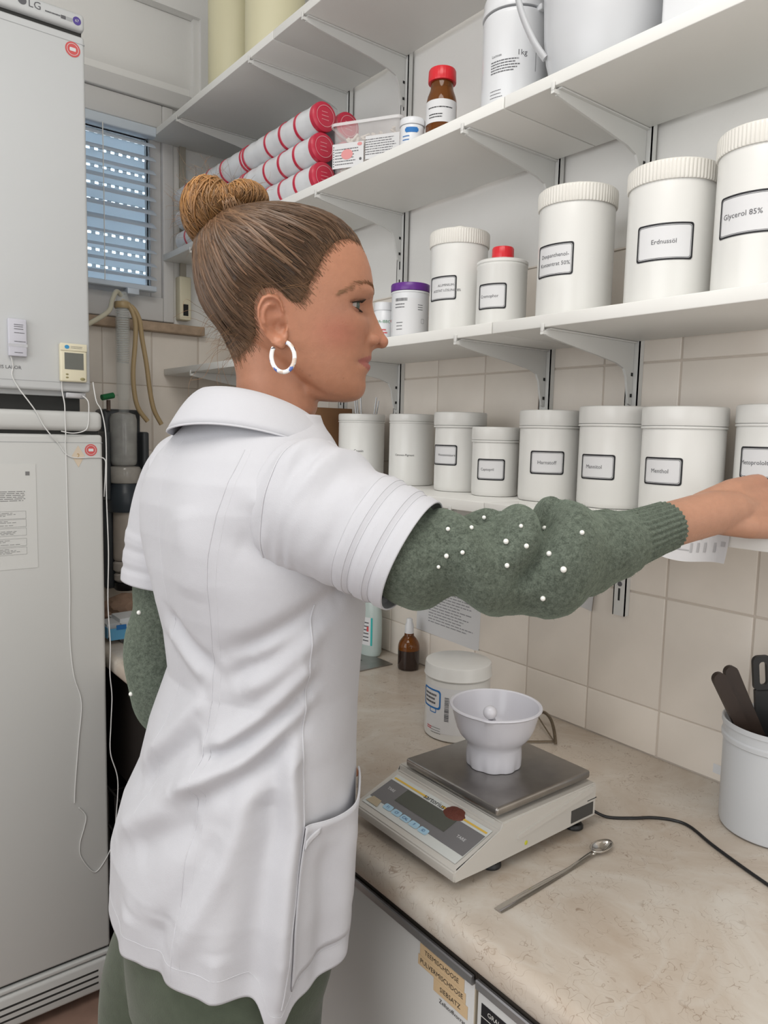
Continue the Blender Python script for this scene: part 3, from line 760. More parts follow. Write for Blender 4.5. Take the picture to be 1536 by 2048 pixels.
# small pot with blue label
cx, cy, r, h = 0.948, 1.158, 0.0235, 0.064
t = thing('blue_label_pot', 'small white pot with blue oval mark beside the amber bottle', 'pot', (cx, cy, Z2))
MB().lathe([(0, 0), (r*.93, 0), (r, .003), (r, h-.016), (r*.95, h-.013), (0, h-.013)], (cx, cy, Z2), 48).build('body', WHITE_PL2, t)
MB().lathe([(0, h-.0125), (r*1.04, h-.0125), (r*1.06, h-.010), (r*1.05, h-.002), (r, h), (0, h)], (cx, cy, Z2), 48).build('lid', WHITE_PL2, t)
a = cam_ang(cx, cy)
m = MB(); on_cyl(m, patch2d(.023, .0095, 12), cx, cy, r+.0005, a-.05, Z2+.040); on_cyl(m, patch2d(.027, .0055, 12), cx, cy, r+.0005, a-.05, Z2+.040); m.build('brand_mark', BLUEI, t, fix=False)
m = MB(); on_cyl(m, shift(dashes(.02, .026, 4, .3, .85, 12), -.020, .026), cx, cy, r+.0005, a, Z2+.006); m.build('print', BLUEI, t, fix=False)
# amber bottle, red cap
cx, cy, r, h = 0.985, 1.117, 0.0292, 0.152
t = thing('amber_bottle', 'amber glass bottle with red cap and white label on the second shelf', 'bottle', (cx, cy, Z2))
MB().lathe([(0, 0), (r*.85, 0), (r*.97, .002), (r, .007), (r, .085), (r*.98, .095), (r*.92, .103), (r*.80, .112), (r*.74, .118), (r*.74, .128), (0, .128)], (cx, cy, Z2), 56).build('glass', AMBER, t)
MB().lathe([(0, .0015), (r*.8, .0015), (r*.93, .005), (r*.93, .052), (0, .053)], (cx, cy, Z2), 40).build('contents', mat('ochre_powder', (.42, .20, .05), .8), t)
cp = MB().lathe([(0, .1285), (.0262, .1285), (.0268, .130), (.0262, h-.003), (.0245, h), (0, h)], (cx, cy, Z2), 96, rmod=lambda r_, z_, t_: r_-(0.0005*(0.5+0.5*math.cos(t_*32)) if r_ > .025 else 0)).build('cap', RED_PL, t)
a = cam_ang(cx, cy)
m = MB(); on_cyl(m, patch2d(.082, .041, 24), cx, cy, r+.0003, a-.15, Z2+.070); lb = m.build('label', PAPER, t, fix=False)
m = MB(); on_cyl(m, shift(dashes(.05, .004, 1, .5, 1, 3, 0), -.028, .008), cx, cy, r+.0005, a, Z2+.070); on_cyl(m, shift(dashes(.032, .010, 2, .4, .95, 5, .1), -.026, -.002), cx, cy, r+.0005, a, Z2+.068); m.build('print', INK, lb, fix=False)
# 1 kg jar
cx, cy, r, h = 1.0, 0.945, 0.0565, 0.206
t = thing('kilogram_jar', 'large white jar printed 1kg with screw lid beside the jug', 'jar', (cx, cy, Z2))
MB().lathe([(0, 0), (r*.93, 0), (r, .005), (r, h-.040), (r*1.01, h-.037), (r*.98, h-.033), (0, h-.033)], (cx, cy, Z2), 64).build('body', WHITE_PL2, t)
ld = MB().lathe([(0, h-.030), (r*1.03, h-.030), (r*1.04, h-.028), (r*1.03, h-.022), (r*1.0, h-.021), (r*1.0, h-.006), (r*.97, h-.001), (r*.9, h), (0, h)], (cx, cy, Z2), 64).build('lid', WHITE_PL2, t)
a = cam_ang(cx, cy)
MB().box(cx+math.cos(a+.75)*r*1.02-.006, cx+math.cos(a+.75)*r*1.02+.006, cy+math.sin(a+.75)*r*1.02-.006, cy+math.sin(a+.75)*r*1.02+.006, Z2+h-.037, Z2+h-.027, bev=.002).build('seal_tab', WHITE_PL2, ld)
m = MB(); on_cyl(m, text2d('1kg', .0125), cx, cy, r+.0004, a+.20, Z2+.100); on_cyl(m, text2d('Lactose', .0062, 'LEFT'), cx, cy, r+.0004, a-.75, Z2+.100)
on_cyl(m, shift(dashes(.055, .022, 5, .42, .95, 21), -.044, .0), cx, cy, r+.0004, a, Z2+.093)
on_cyl(m, shift(dashes(.03, .016, 3, .2, .95, 22), -.044, -.046), cx, cy, r+.0004, a, Z2+.093)
on_cyl(m, patch2d(.0008, .042, 1, .036, -.020), cx, cy, r+.0004, a, Z2+.093)
m.build('print', INKG, t, fix=False)
# white jug
cx, cy, r, h = 1.012, 0.765, 0.098, 0.25
t = thing('white_jug', 'big white jug with a strap handle on the second shelf', 'jug', (cx, cy, Z2))
JUG = mat('jug_plastic', (.58, .59, .61), .3)
MB().lathe([(0, 0.001), (r*.58, 0.0), (r*.66, .003), (r*.76, .012), (r*.86, .030), (r*.93, .055), (r*.97, .085), (r, .15), (r*1.03, h-.004), (r*1.05, h), (r*1.01, h), (r*.98, h-.01), (r*.88, .06), (r*.60, .012), (0, .008)], (cx, cy, Z2), 72).build('body', JUG, t)
hd = Vector((-0.76, 0.65, 0)).normalized(); 
pth = [Vector((cx, cy, Z2))+hd*(r*.95)+Vector((0, 0, .055)), Vector((cx, cy, Z2))+hd*(r*1.16)+Vector((0, 0, .083)), Vector((cx, cy, Z2))+hd*(r*1.38)+Vector((0, 0, .13)), Vector((cx, cy, Z2))+hd*(r*1.45)+Vector((0, 0, .175)), Vector((cx, cy, Z2))+hd*(r*1.35)+Vector((0, 0, .215)), Vector((cx, cy, Z2))+hd*(r*.99)+Vector((0, 0, .232))]
MB().tube(catmull(pth, 6), .0085, 12, flat=.55).build('handle', JUG, t)
# canister right of the jug
t = thing('square_canister', 'white square canister at the right end of the second shelf', 'canister', (1.02, 0.585, Z2))
MB().box(0.955, 1.075, 0.53, 0.635, Z2, Z2+.17, bev=.008).build('body', WHITE_PL2, t)
MB().box(0.985, 1.045, 0.555, 0.61, Z2+.1695, Z2+.19, bev=.005).build('cap', WHITE_PL2, t)
# cream drums on the top shelf
for (cx, cy, s_) in ((0.965, 1.94, 'cream cylindrical drum on the top shelf, the one nearer the window wall'), (0.972, 1.74, 'cream cylindrical drum on the top shelf, the one farther from the window wall')):
    t = thing('cream_drum', s_, 'drum', (cx, cy, Z1), 'cream drums on the top shelf')
    r, h = .074, .40
    MB().lathe([(0, 0), (r*.96, 0), (r, .004), (r, h-.06), (r*.97, h-.058), (0, h-.058)], (cx, cy, Z1), 56).build('body', CREAM_DRUM, t)
    MB().lathe([(0, h-.0575), (r*1.02, h-.0575), (r*1.02, h-.002), (r, h), (0, h)], (cx, cy, Z1), 56).build('lid', CREAM_DRUM, t)

# ------------------------------------------------------------------ behind her face on the lowest shelf
KRAFT = mat('kraft_brown', (.22, .11, .05), .7)
t = thing('brown_carton', 'brown carton standing on the lowest shelf behind her neck', 'carton', (1.03, 1.60, Z4))
b0 = MB(); b0.box(.97, 1.10, 1.555, 1.70, Z4, Z4+.172, bev=.001); b0.build('box', KRAFT, t)
MB().box(.9685, .9699, 1.61, 1.63, Z4+.02, Z4+.17).build('tape_seam', mat('packing_tape', (.32, .18, .09), .35), t)
MB().box(.9685, .9699, 1.556, 1.60, Z4+.03, Z4+.06).build('blue_sticker', BLUEI, t)
t = thing('glass_beaker', 'clear holder with thin glass rods behind the plain white jars', 'beaker', (1.095, 1.505, Z4))
GL2 = mat('lab_glass', (.88, .92, .92), .05, alpha=.25)
MB().lathe([(0, .001), (.020, .001), (.022, .004), (.022, .12), (.021, .12), (.020, .006), (0, .004)], (1.10, 1.50, Z4), 32).build('cup', GL2, t)
RODM = mat('glass_rod', (.35, .36, .37), .15, metal=.3)
for k, (dx, dy, l) in enumerate(((.01, .05, .20), (-.012, .03, .205), (.012, -.03, .20), (-.004, .015, .215), (.0, -.055, .19))):
    MB().tube([(1.10+dx*.2, 1.50+dy*.2, Z4+.006), (1.10+dx, 1.50+dy, Z4+l)], .0017, 6).build('rod', RODM, t)
# ================================================================== worktop things
ZW = ZT+0.0003
# --- laboratory balance
bal = thing('laboratory_balance', 'pale grey laboratory balance with steel pan on the worktop', 'balance', (0.73, 0.705, ZW))
BAL = mat('balance_housing', (0.56, 0.535, 0.495), 0.45)
Y0, Y1 = 0.604, 0.812
prof = [(0.592, 0.8735), (0.590, 0.877), (0.590, 0.888), (0.593, 0.890), (0.6705, 0.9155), (0.6715, 0.9255), (0.862, 0.9255), (0.865, 0.922), (0.865, 0.876), (0.72, 0.8755), (0.64, 0.8745)]
bm = bmesh.new(); n = len(prof)
va = [bm.verts.new((x, Y0, z)) for x, z in prof]; vb_ = [bm.verts.new((x, Y1, z)) for x, z in prof]
bm.faces.new(va); bm.faces.new(vb_[::-1])
for i in range(n): bm.faces.new((va[i], va[(i+1) % n], vb_[(i+1) % n], vb_[i]))
bmesh.ops.bevel(bm, geom=bm.edges[:], offset=0.0018, segments=2, affect='EDGES')
hs = MB().bm(bm).build('housing', BAL, bal, angle=50)
# raised side ramp
m = MB(); m.prism([(0.70, 0.895), (0.855, 0.915), (0.855, 0.9225), (0.85, 0.9235), (0.70, 0.9005)], 'y', Y0-0.0028, Y0+0.001); m.build('side_ramp', BAL, hs, angle=30)
m = MB(); m.box(0.810, 0.858, Y0-0.0007, Y0+0.0005, 0.881, 0.899); m.build('side_vent', mat('vent_dark', (.06, .058, .055), .6), hs, smooth=False)
m = MB(); m.box(0.845, 0.8655, Y0-0.0004, Y0+0.0005, 0.9025, 0.9035); m.build('seam', DARKSLOT, hs, smooth=False)
m = MB().sphere((0.718, Y0, 0.884), .0032, 10, 6, sy=.25); m.build('spirit_sticker', mat('yellow_green', (.55, .55, .05), .4), hs)
MB().box(0.6713-.0006, 0.6718, 0.618, 0.798, 0.9165, 0.9245).build('cover_plate', mat('clear_cover', (.60, .585, .55), .15), hs, smooth=False)
for fx, fy in ((0.672, 0.622), (0.838, 0.620), (0.672, 0.78), (0.838, 0.78)):
    MB().lathe([(0, 0), (.0125, 0), (.0135, .001), (.0135, .004), (.011, .007), (.007, .0075), (.007, .0150), (0, .0150)], (fx, fy, ZW), 28).build('foot', BLACK_PL, bal)
pan = MB().box(0.669, 0.860, 0.612, 0.794, 0.9295, 0.9415, bev=.0035).build('weighing_pan', METAL, bal)
MB().box(0.72, 0.81, 0.66, 0.745, 0.925, 0.9298).build('pan_carrier', BLACK_PL, bal)
# display foil on the sloping front
O = Vector((0.593, 0, 0.8903)); E_ = Vector((0.6705, 0, 0.9158)); sl = (E_-O); Ls = sl.length; V = sl.normalized(); U = Vector((0, -1, 0)); N = U.cross(V); N = N if N.z > 0 else -N
def foil(vf, lift, yc=0.708, d=0.0):
    m = MB(); on_plane(m, vf, Vector((O.x, yc, O.z))+V*d+N*lift, U, V); return m
def rect(x0, x1, y0, y1): return [(x0, y0), (x1, y0), (x1, y1), (x0, y1)], [(0, 1, 2, 3)]
fo = foil(rect(-.096, .096, .006, .0735), .0009).build('control_foil', mat('foil_pale', (.62, .64, .62), .35), bal, fix=False, smooth=False)
m = foil(rect(-.095, .095, .020, .061), .0012); m.build('grey_field', mat('foil_grey', (.17, .165, .17), .4), fo, fix=False, smooth=False)
m = foil(rect(-.056, .046, .034, .060), .0015); m.build('display', mat('lcd_dark', (.085, .09, .075), .12), fo, fix=False, smooth=False)
m = foil(rect(-.093, -.022, .0645, .0675), .0013); m.add(*[[Vector(p) for p in foil(rect(.050, .093, .0645, .0675), .0013).v], [(0, 1, 2, 3)]]); m.add([Vector(p) for p in foil(rect(.008, .016, .0645, .0675), .0013).v], [(0, 1, 2, 3)])
m.build('yellow_line', mat('yellow_print', (.70, .46, .08), .5), fo, fix=False, smooth=False)
m = foil(text2d('sartorius', .0115), .0015, .708, .066); m.v = [tuple(Vector(p)+U*(-.006)) for p in m.v]; m.build('lettering', INK, fo, fix=False, smooth=False)
for k in range(5):
    v_ = rrect(.0172, .0095, .003); q = foil((([(x-.052+.0185*k, y+.0195) for x, y in v_]), [tuple(range(len(v_)))]), .0016)
    ky = q.build('key', mat('key_blue', (.38, .58, .72), .4), fo, fix=False, smooth=False)
    q = foil(shift(text2d(('F1', 'CF', 'CAL', 'F', 'ID')[k], .006), -.052+.0185*k, .0195), .0019); q.build('key_print', mat('key_ink', (.05, .12, .3), .5), ky, fix=False, smooth=False)
m = foil(shift(text2d('TARE', .0065), -.077, .046), .0015); m.add([Vector(p) for p in foil(shift(text2d('TARE', .0065), .072, .040), .0015).v], text2d('TARE', 1)[1]); m.build('tare_lettering', PAPER, fo, fix=False, smooth=False)
sl_ = foil(ellipse2d(.0165, .0115, 24, .033, .066), .0022)
rr = random.Random(2)
c = Vector((O.x, .708, O.z))+V*.066+N*.0015+U*.033
m = MB(); nn = 26
vs = [c+N*.0012]; 
for k in range(nn):
    a = 2*PI*k/nn; q = 1+.07*rr.uniform(-1, 1); vs.append(c+U*(.0175*q*math.cos(a))+V*(.0122*q*math.sin(a))-N*.0004)
for k in range(nn):
    a = 2*PI*k/nn; vs.append(c+U*(.012*math.cos(a))+V*(.0085*math.sin(a))+N*.0014)
fs = [(0, 1+nn+k, 1+nn+(k+1) % nn) for k in range(nn)]+[(1+nn+k, 1+k, 1+(k+1) % nn, 1+nn+(k+1) % nn) for k in range(nn)]
m.add(vs, fs); m.build('wax_seal', mat('seal_red', (.125, .032, .02), .5, bump=1.0, bscale=260), bal)
q = foil(rect(-.092, -.070, .010, .022), .0019); q.v = [tuple(Vector(p)+U*(.004*(i % 2))) for i, p in enumerate(q.v)]; q.build('torn_sticker', mat('old_sticker', (.45, .38, .27), .7), fo, fix=False, smooth=False)

# --- mixing bowl and pestle
bx_, by_, bz_ = 0.762, 0.708, 0.9418
bw = thing('mixing_bowl', 'white plastic mixing bowl with pouring lip on the balance pan', 'bowl', (bx_, by_, bz_))
BOWL = mat('bowl_melamine', (0.60, 0.595, 0.64), 0.2)
sp_a = cam_ang(bx_, by_)-0.12
def brm(r_, z_, t_):
    d = (t_-sp_a+PI) % (2*PI)-PI
    if z_ < .024: return r_*(1-.055*sstep(.024, .004, z_)*(0.5+0.5*math.cos(t_*9))**2)
    if z_ > .055: return r_+.0035*math.exp(-(d/.16)**2)*sstep(.055, .086, z_)
    return r_
pr = [(0, .003), (.034, .003), (.036, 0), (.0385, .0004), (.0395, .003), (.0398, .014), (.0392, .024), (.0385, .029), (.0392, .033), (.044, .039), (.0505, .046), (.0545, .054), (.0575, .063), (.0605, .075), (.0625, .083),
      (.0650, .0845), (.0662, .0862), (.0655, .088), (.0632, .0885), (.0612, .087), (.0585, .075), (.054, .060), (.046, .044), (.036, .034), (.02, .030), (0, .029)]
MB().lathe(pr, (bx_, by_, bz_), 100, rmod=brm).build('body', BOWL, bw)
dc = Vector((math.cos(sp_a), math.sin(sp_a), 0))
pt = thing('pestle', 'white ball-ended pestle leaning on the lip of the mixing bowl', 'pestle', (bx_, by_, bz_+.032))
top = Vector((bx_, by_, bz_+.097))+dc*.0595; bot = Vector((bx_, by_, bz_+.039))-dc*.012
MB().sphere(top, .0094, 24, 16).build('knob', BOWL, pt)
dd = (bot-top)
MB().tube([top+dd*.08, top+dd*.5, top+dd*.85, bot], .005, 16, rads=[.0045, .0055, .0072, .0078]).build('shaft', BOWL, pt)
MB().sphere(bot, .0084, 16, 10).build('head', BOWL, pt)
# --- label jar behind the balance
cx, cy, r, h = 0.935, 0.966, 0.0600, 0.138
t = thing('blue_framed_label_jar', 'white jar with blue framed label standing behind the mixing bowl', 'jar', (cx, cy, ZW))
MB().lathe([(0, 0), (r*.93, 0), (r*.99, .003), (r, .007), (r, h-.028), (r*.97, h-.026), (0, h-.026)], (cx, cy, ZW), 72).build('body', WHITE_PL, t)
MB().lathe([(0, h-.0255), (r*1.03, h-.0255), (r*1.045, h-.0235), (r*1.03, h-.021), (r*1.015, h-.004), (r*1.0, h-.001), (r*.97, h), (0, h-.0006)], (cx, cy, ZW), 72).build('lid', WHITE_PL, t)
a = cam_ang(cx, cy)
m = MB(); on_cyl(m, patch2d(.115, .085, 24), cx, cy, r+.0003, a-.2, ZW+.058); lb = m.build('label', PAPER, t, fix=False)
m = MB(); on_cyl(m, frame2d(.050, .036, .0032, .006), cx, cy, r+.0006, a-.92, ZW+.076); on_cyl(m, frame2d(.016, .009, .0016, .002), cx, cy, r+.0006, a-.80, ZW+.055); m.build('blue_frame', BLUEI, lb, fix=False)
m = MB(); on_cyl(m, shift(dashes(.034, .022, 3, .5, .95, 31), -.017, .011), cx, cy, r+.0006, a-.92, ZW+.076)
z = .040
rr = random.Random(5)
while z < .085:
    w1 = rr.choice((.0006, .001, .0016)); on_cyl(m, patch2d(.0085, w1, 2, .0, z), cx, cy, r+.0006, a-.38, ZW); z += w1+rr.choice((.0006, .0011))
on_cyl(m, shift(dashes(.03, .014, 3, .2, .9, 33), -.030, .026), cx, cy, r+.0006, a-.38, ZW)
m.build('print', INKG, lb, fix=False)
m = MB(); on_cyl(m, shift(dashes(.018, .007, 2, .5, .9, 35), -.052, .025), cx, cy, r+.0007, a-.2, ZW); m.build('red_print', REDI, lb, fix=False)
# --- amber dropper bottle
cx, cy, r = 1.100, 1.306, 0.0255
t = thing('dropper_bottle', 'dark amber bottle with white dropper cap by the tiled wall', 'bottle', (cx, cy, ZW))
MB().lathe([(0, .047), (r, .047), (r, .052), (r*.97, .059), (r*.85, .067), (r*.62, .075), (r*.45, .080), (r*.43, .086), (0, .086)], (cx, cy, ZW), 48).build('shoulder', AMBER, t)
MB().lathe([(0, 0), (r*.86, 0), (r*.97, .002), (r, .006), (r, .0468), (0, .0468)], (cx, cy, ZW), 48).build('filled_body', AMBER_DK, t)
MB().lathe([(0, .0862), (r*.42, .0862), (r*.40, .104), (r*.30, .112), (r*.28, .119), (r*.22, .121), (0, .121)], (cx, cy, ZW), 32).build('cap', WHITE_PL2, t)
# --- detergent bottle
cx, cy = 1.092, 1.452
t = thing('detergent_bottle', 'pale translucent detergent bottle with printed label beside the sink', 'bottle', (cx, cy, ZW))
DET = mat('pale_teal_plastic', (.62, .72, .69), .25, trans=.25)
m = MB(); prof = [(.02, .0), (.036, .002), (.040, .010), (.041, .06), (.040, .10), (.036, .13), (.028, .155), (.017, .175), (.0145, .185), (.0145, .20)]
m.lathe([(0, 0)]+prof+[(0, .20)], (0, 0, 0), 40); m.v = [(cx+p[0]*.62, cy+p[1], ZW+p[2]) for p in m.v]; m.build('body', DET, t)
MB().lathe([(0, .2005), (.014, .2005), (.014, .225), (.009, .235), (0, .235)], (cx, cy, ZW), 24).build('cap', WHITE_PL2, t)
a = cam_ang(cx, cy)
m = MB()
def det_pt(x, y, lift):
    th = a+x/.041; rr_ = float(np.interp(y, [q[1] for q in prof], [q[0] for q in prof]))+lift
    return (cx+rr_*math.cos(th)*.62+(.0 if lift < .001 else 0), cy+rr_*math.sin(th), ZW+y)
m.grid(lambda i, j: det_pt(-.045+.045*i/8, .03+.07*j/6, .0006), 9, 7); lb = m.build('label', PAPER, t, fix=False)
m = MB(); m.grid(lambda i, j: det_pt(-.006+.006*i/3, .03+.07*j/6, .0010), 4, 7); m.build('teal_band', mat('teal_ink', (.03, .42, .40), .5), lb, fix=False)
m = MB()
for k in range(6):
    y = .04+.009*k; m.grid(lambda i, j: det_pt(-.030+.018*i/2, y+.003*j, .0010), 3, 2)
m.build('print', INKG, lb, fix=False)
m = MB(); m.grid(lambda i, j: det_pt(-.018+.006*i/2, .065+.012*j/2, .0012), 3, 3); m.build('red_print', REDI, lb, fix=False)
# --- double-ended spoon spatula
t = thing('spatula_spoon', 'steel spoon spatula lying on the worktop in front of the balance', 'spoon', (.70, .555, ZW))
m = MB(); P0 = Vector((.611, .5515, 0)); P1 = Vector((.800, .5572, 0)); dx = (P1-P0).normalized(); ny = Vector((-dx.y, dx.x, 0)); L = (P1-P0).length
rows = []
for i in range(25):
    s_ = i/24; wd = float(np.interp(s_, [0, .08, .45, .75, 1], [.0058, .0062, .0052, .0036, .0040])); th_ = .0012
    rows.append((s_*L, wd, th_, .0004+.004*sstep(.7, 1, s_)))
vs = []
for (s_, wd, th_, zz) in rows:
    for (a_, b_) in ((-1, 0), (-.6, 1), (.6, 1), (1, 0), (.6, -.25), (-.6, -.25)):
        p = P0+dx*s_+ny*(wd*a_); vs.append((p.x, p.y, ZW+.0003+zz+th_*(b_*.5+.25)))
fs = []
for i in range(24):
    for j in range(6): fs.append((i*6+j, i*6+(j+1) % 6, (i+1)*6+(j+1) % 6, (i+1)*6+j))
fs += [(0, 1, 2, 3, 4, 5), tuple(24*6+j for j in range(6))]
m.add(vs, fs).build('handle', CHROME, t, angle=30)
cb = P1+dx*.017; m = MB()
def sp_pt(i, j):
    u_ = i/24*2*PI; v_ = j/8
    rx, ry = .0205*v_, .0108*v_
    zz = .0105-.0085*(1-v_**2)**.8
    p = cb+dx*(rx*math.cos(u_))+ny*(ry*math.sin(u_))
    return Vector((p.x, p.y, ZW-.0015+zz))
m.grid(sp_pt, 24, 9, True); sb = m.build('bowl', CHROME, t, fix=False)
so = sb.modifiers.new('s', 'SOLIDIFY'); so.thickness = .001; so.offset = 1
# --- power cord
t = MB().tube(catmull([(.864, .645, .876), (.880, .628, .872), (.897, .606, ZW+.0024), (.925, .582, ZW+.0024), (.950, .566, ZW+.0024), (.968, .545, ZW+.0024), (.972, .52, ZW+.0024), (.950, .470, ZW+.0024), (.922, .388, ZW+.0024), (.90, .30, ZW+.0024), (.93, .16, ZW+.0024), (.99, .06, ZW+.0024)], 8), .0022, 10).build('power_cord', BLACK_PL)
tag(t, 'black power cord winding from the balance across the worktop', 'cord')
# --- utensil bucket
cx, cy, r, h = 1.070, 0.452, 0.0700, 0.158
t = thing('utensil_bucket', 'white plastic bucket at the right edge holding dark handles', 'bucket', (cx, cy, ZW))
BUCK = mat('bucket_plastic', (.56, .575, .595), .35)
MB().lathe([(0, .0005), (r*.90, 0), (r*.97, .003), (r*.99, .008), (r*1.01, h-.030), (r*1.045, h-.028), (r*1.05, h-.022), (r*1.02, h-.020), (r*1.03, h-.008), (r*1.055, h-.007), (r*1.055, h-.001), (r*1.03, h), (r*1.0, h-.002), (r*.96, .01), (r*.85, .003), (0, .003)], (cx, cy, ZW), 80).build('body', BUCK, t)
DKW = mat('dark_brown_handle', (.028, .016, .011), .4)
tg = thing('brown_tongs', 'dark brown two-armed tongs leaning in the utensil bucket', 'tongs', (1.08, .445, ZW+.006))
for off, lz, nm in ((Vector((-.012, .002, 0)), .0, 'arm'), (Vector((.008, -.004, .004)), .004, 'arm')):
    b_ = Vector((1.094, .436, ZW+.008))+off*.6; tp = Vector((1.012, .510, 1.086+lz))+off
    ax = (tp-b_).normalized(); sd = Vector((.8, -.6, 0)); sd = (sd-ax*sd.dot(ax)).normalized(); nn_ = ax.cross(sd)
    ln = (tp-b_).length; m = MB(); vs = []; k = 24
    pts_ = [(-.0085, 0), (-.0085, ln*.5), (-.0095, ln*.96)]+[(-.0095*math.cos(q*PI/8), ln*.96+.0095*math.sin(q*PI/8)) for q in range(1, 8)]+[(.0095, ln*.96), (.0085, ln*.5), (.0085, 0)]
    for s_ in (-.0045, .0045): vs += [b_+sd*x+ax*y+nn_*s_ for x, y in pts_]
    q = len(pts_); fs = [tuple(range(q)), tuple(range(2*q-1, q-1, -1))]+[(i, (i+1) % q, q+(i+1) % q, q+i) for i in range(q)]
    m.add(vs, fs).build('arm', DKW, tg, angle=30)
bt = thing('black_spatula', 'black spatula with slotted handle at the right edge in the utensil bucket', 'spatula', (1.082, .475, ZW+.006))
b_ = Vector((1.090, .466, ZW+.006)); tp = Vector((1.080, .488, 1.104)); ax = (tp-b_).normalized(); sd = Vector((.79, -.61, 0)); sd = (sd-ax*sd.dot(ax)).normalized(); nn_ = ax.cross(sd); ln = (tp-b_).length
out = sub_poly([(-.014, 0), (-.014, ln-.012)]+[(-.014+.010*(1-math.cos(q*PI/10)), ln-.012+.012*math.sin(q*PI/10)) for q in range(1, 5)]+[(.014-.010*(1-math.cos(q*PI/10)), ln-.012+.012*math.sin(q*PI/10)) for q in range(4, 0, -1)]+[(.014, ln-.012), (.014, 0)], .01)
# slot: ring between outline of the head and the slot
top_o = [(x*.016, ln-.030+y*.027) for x, y in [(math.cos(q*PI/12), math.sin(q*PI/12)) for q in range(24)]]
m = MB(); o2 = rrect(.028, .052, .009, 6); i2 = rrect(.011, .034, .005, 6); vf = ring2d([(x, y+ln-.026) for x, y in o2], [(x, y+ln-.026) for x, y in i2]); k = len(vf[0])
vs = [b_+sd*x+ax*y-nn_*.003 for x, y in vf[0]]+[b_+sd*x+ax*y+nn_*.003 for x, y in vf[0]]
n2 = k//2; fs = [f_ for f_ in vf[1]]+[tuple(i+k for i in f_)[::-1] for f_ in vf[1]]+[(i, (i+1) % n2, k+(i+1) % n2, k+i) for i in range(n2)]+[(n2+i, k+n2+i, k+n2+(i+1) % n2, n2+(i+1) % n2) for i in range(n2)]
m.add(vs, fs); m.build('handle_loop', BLACK_PL, bt, angle=30)
m = MB(); q4 = [(-.014, 0), (.014, 0), (.0125, ln-.050), (-.0125, ln-.050)]
m.add([b_+sd*x+ax*y-nn_*.003 for x, y in q4]+[b_+sd*x+ax*y+nn_*.003 for x, y in q4], [(0, 1, 2, 3), (7, 6, 5, 4), (0, 1, 5, 4), (1, 2, 6, 5), (2, 3, 7, 6), (3, 0, 4, 7)]); m.build('blade', BLACK_PL, bt, angle=30)
# --- coiled metal hook behind the bowl
t = thing('spring_clamp_wire', 'small ribbed metal spring wire lying behind the mixing bowl', 'spring', (1.04, .83, ZW))
SPR = mat('old_brass_steel', (.30, .25, .19), .35, metal=.9)
arc = catmull([(1.084, .905, .885), (1.088, .885, .889), (1.078, .862, .886), (1.060, .838, .876), (1.040, .818, .8645)], 12)
m = MB()
for i, p in enumerate(arc):
    pass
hel = []; L_ = len(arc)
for i in range(L_*5):
    s_ = i/5; k = min(int(s_), L_-2); f_ = s_-k; p = arc[k].lerp(arc[k+1], f_); tdir = (arc[k+1]-arc[k]).normalized(); n1 = tdir.orthogonal().normalized(); n2_ = tdir.cross(n1); a_ = i*1.25
    hel.append(p+n1*(.0026*math.cos(a_))+n2_*(.0026*math.sin(a_)))
m.tube(hel, .0009, 5); m.build('coil', SPR, t)
MB().tube(arc, .0022, 8).build('core', SPR, t)
MB().tube([(1.082, .900, .8835), (1.045, .826, .8645)], .0014, 6).build('stay', SPR, t)
MB().tube([(1.045, .826, .8635), (.985, .865, .8635)], .0020, 6).build('bar', SPR, t)

# ================================================================== papers on the wall
def wall_paper(name, lab, y0, y1, z0, z1, rot, seed, lines, curl=0.0, xo=0.0062, title=False):
    t = thing(name, lab, 'paper', (WX-xo, (y0+y1)/2, z0))
    yc, zc = (y0+y1)/2, (z0+z1)/2; w_, h_ = y1-y0, z1-z0
    U = Vector((0, -math.cos(rot), math.sin(rot))); V = Vector((0, math.sin(rot), math.cos(rot)))
    def P(x, y, lift=0):
        c = curl*max(0, (x/w_+.5)-.7)**2*8
        return Vector((WX-xo-lift-c, yc, zc))+U*x+V*y
    m = MB(); m.grid(lambda i, j: P(-w_/2+w_*i/12, -h_/2+h_*j/4), 13, 5); sh = m.build('sheet', PAPER, t, fix=False)
    m = MB(); vf = dashes(w_*.72, h_*.8, lines, .32, .98, seed, .3); m.add([P(x-w_*.30, y+h_*.42, .0005) for x, y in vf[0]], vf[1]); m.build('print', mat('faded_ink', (.30, .30, .32), .7), t, fix=False, smooth=False)
    return t
wall_paper('notice_sheet', 'printed notice sheet on the tiles behind the amber dropper bottle', 1.118, 1.330, 0.942, 1.165, math.radians(-1.5), 41, 26)
wall_paper('table_sheet', 'small printed table sheet on the tiles below the lowest shelf', 0.822, 0.935, 1.095, 1.225, math.radians(-4), 43, 16, curl=.010)
t = thing('tape_scrap', 'scrap of white tape on the tile left of the utensil bucket', 'tape', (WX-.0062, .573, .875))
MB().box(WX-.0068, WX-.0062, .566, .580, .874, .889).build('strip', WHITE_PL2, t, smooth=False)
t = thing('shelf_edge_label', 'curled paper label hanging from the lowest shelf edge below the wrist', 'label', (.893, .49, 1.262))
def LP(i, j, lift=0.0):
    u = i/14; v = j/6
    y = .545-.092*u; z = 1.2985-.040*v-.003*math.sin(u*5)
    return Vector((.8938-.006*v*v-.004*max(0, u-.75)*4*v-lift, y, z))
m = MB(); m.grid(LP, 15, 7); m.build('sheet', PAPER, t, fix=False)
m = MB()
for k, (u0, u1, v0, v1) in enumerate(((.30, .80, .08, .12), (.15, .5, .28, .33), (.9, .96, .35, .5), (.2, .45, .62, .65))):
    m.add([LP(14*u0, 6*v0, .0006), LP(14*u1, 6*v0, .0006), LP(14*u1, 6*v1, .0006), LP(14*u0, 6*v1, .0006)], [(0, 1, 2, 3)])
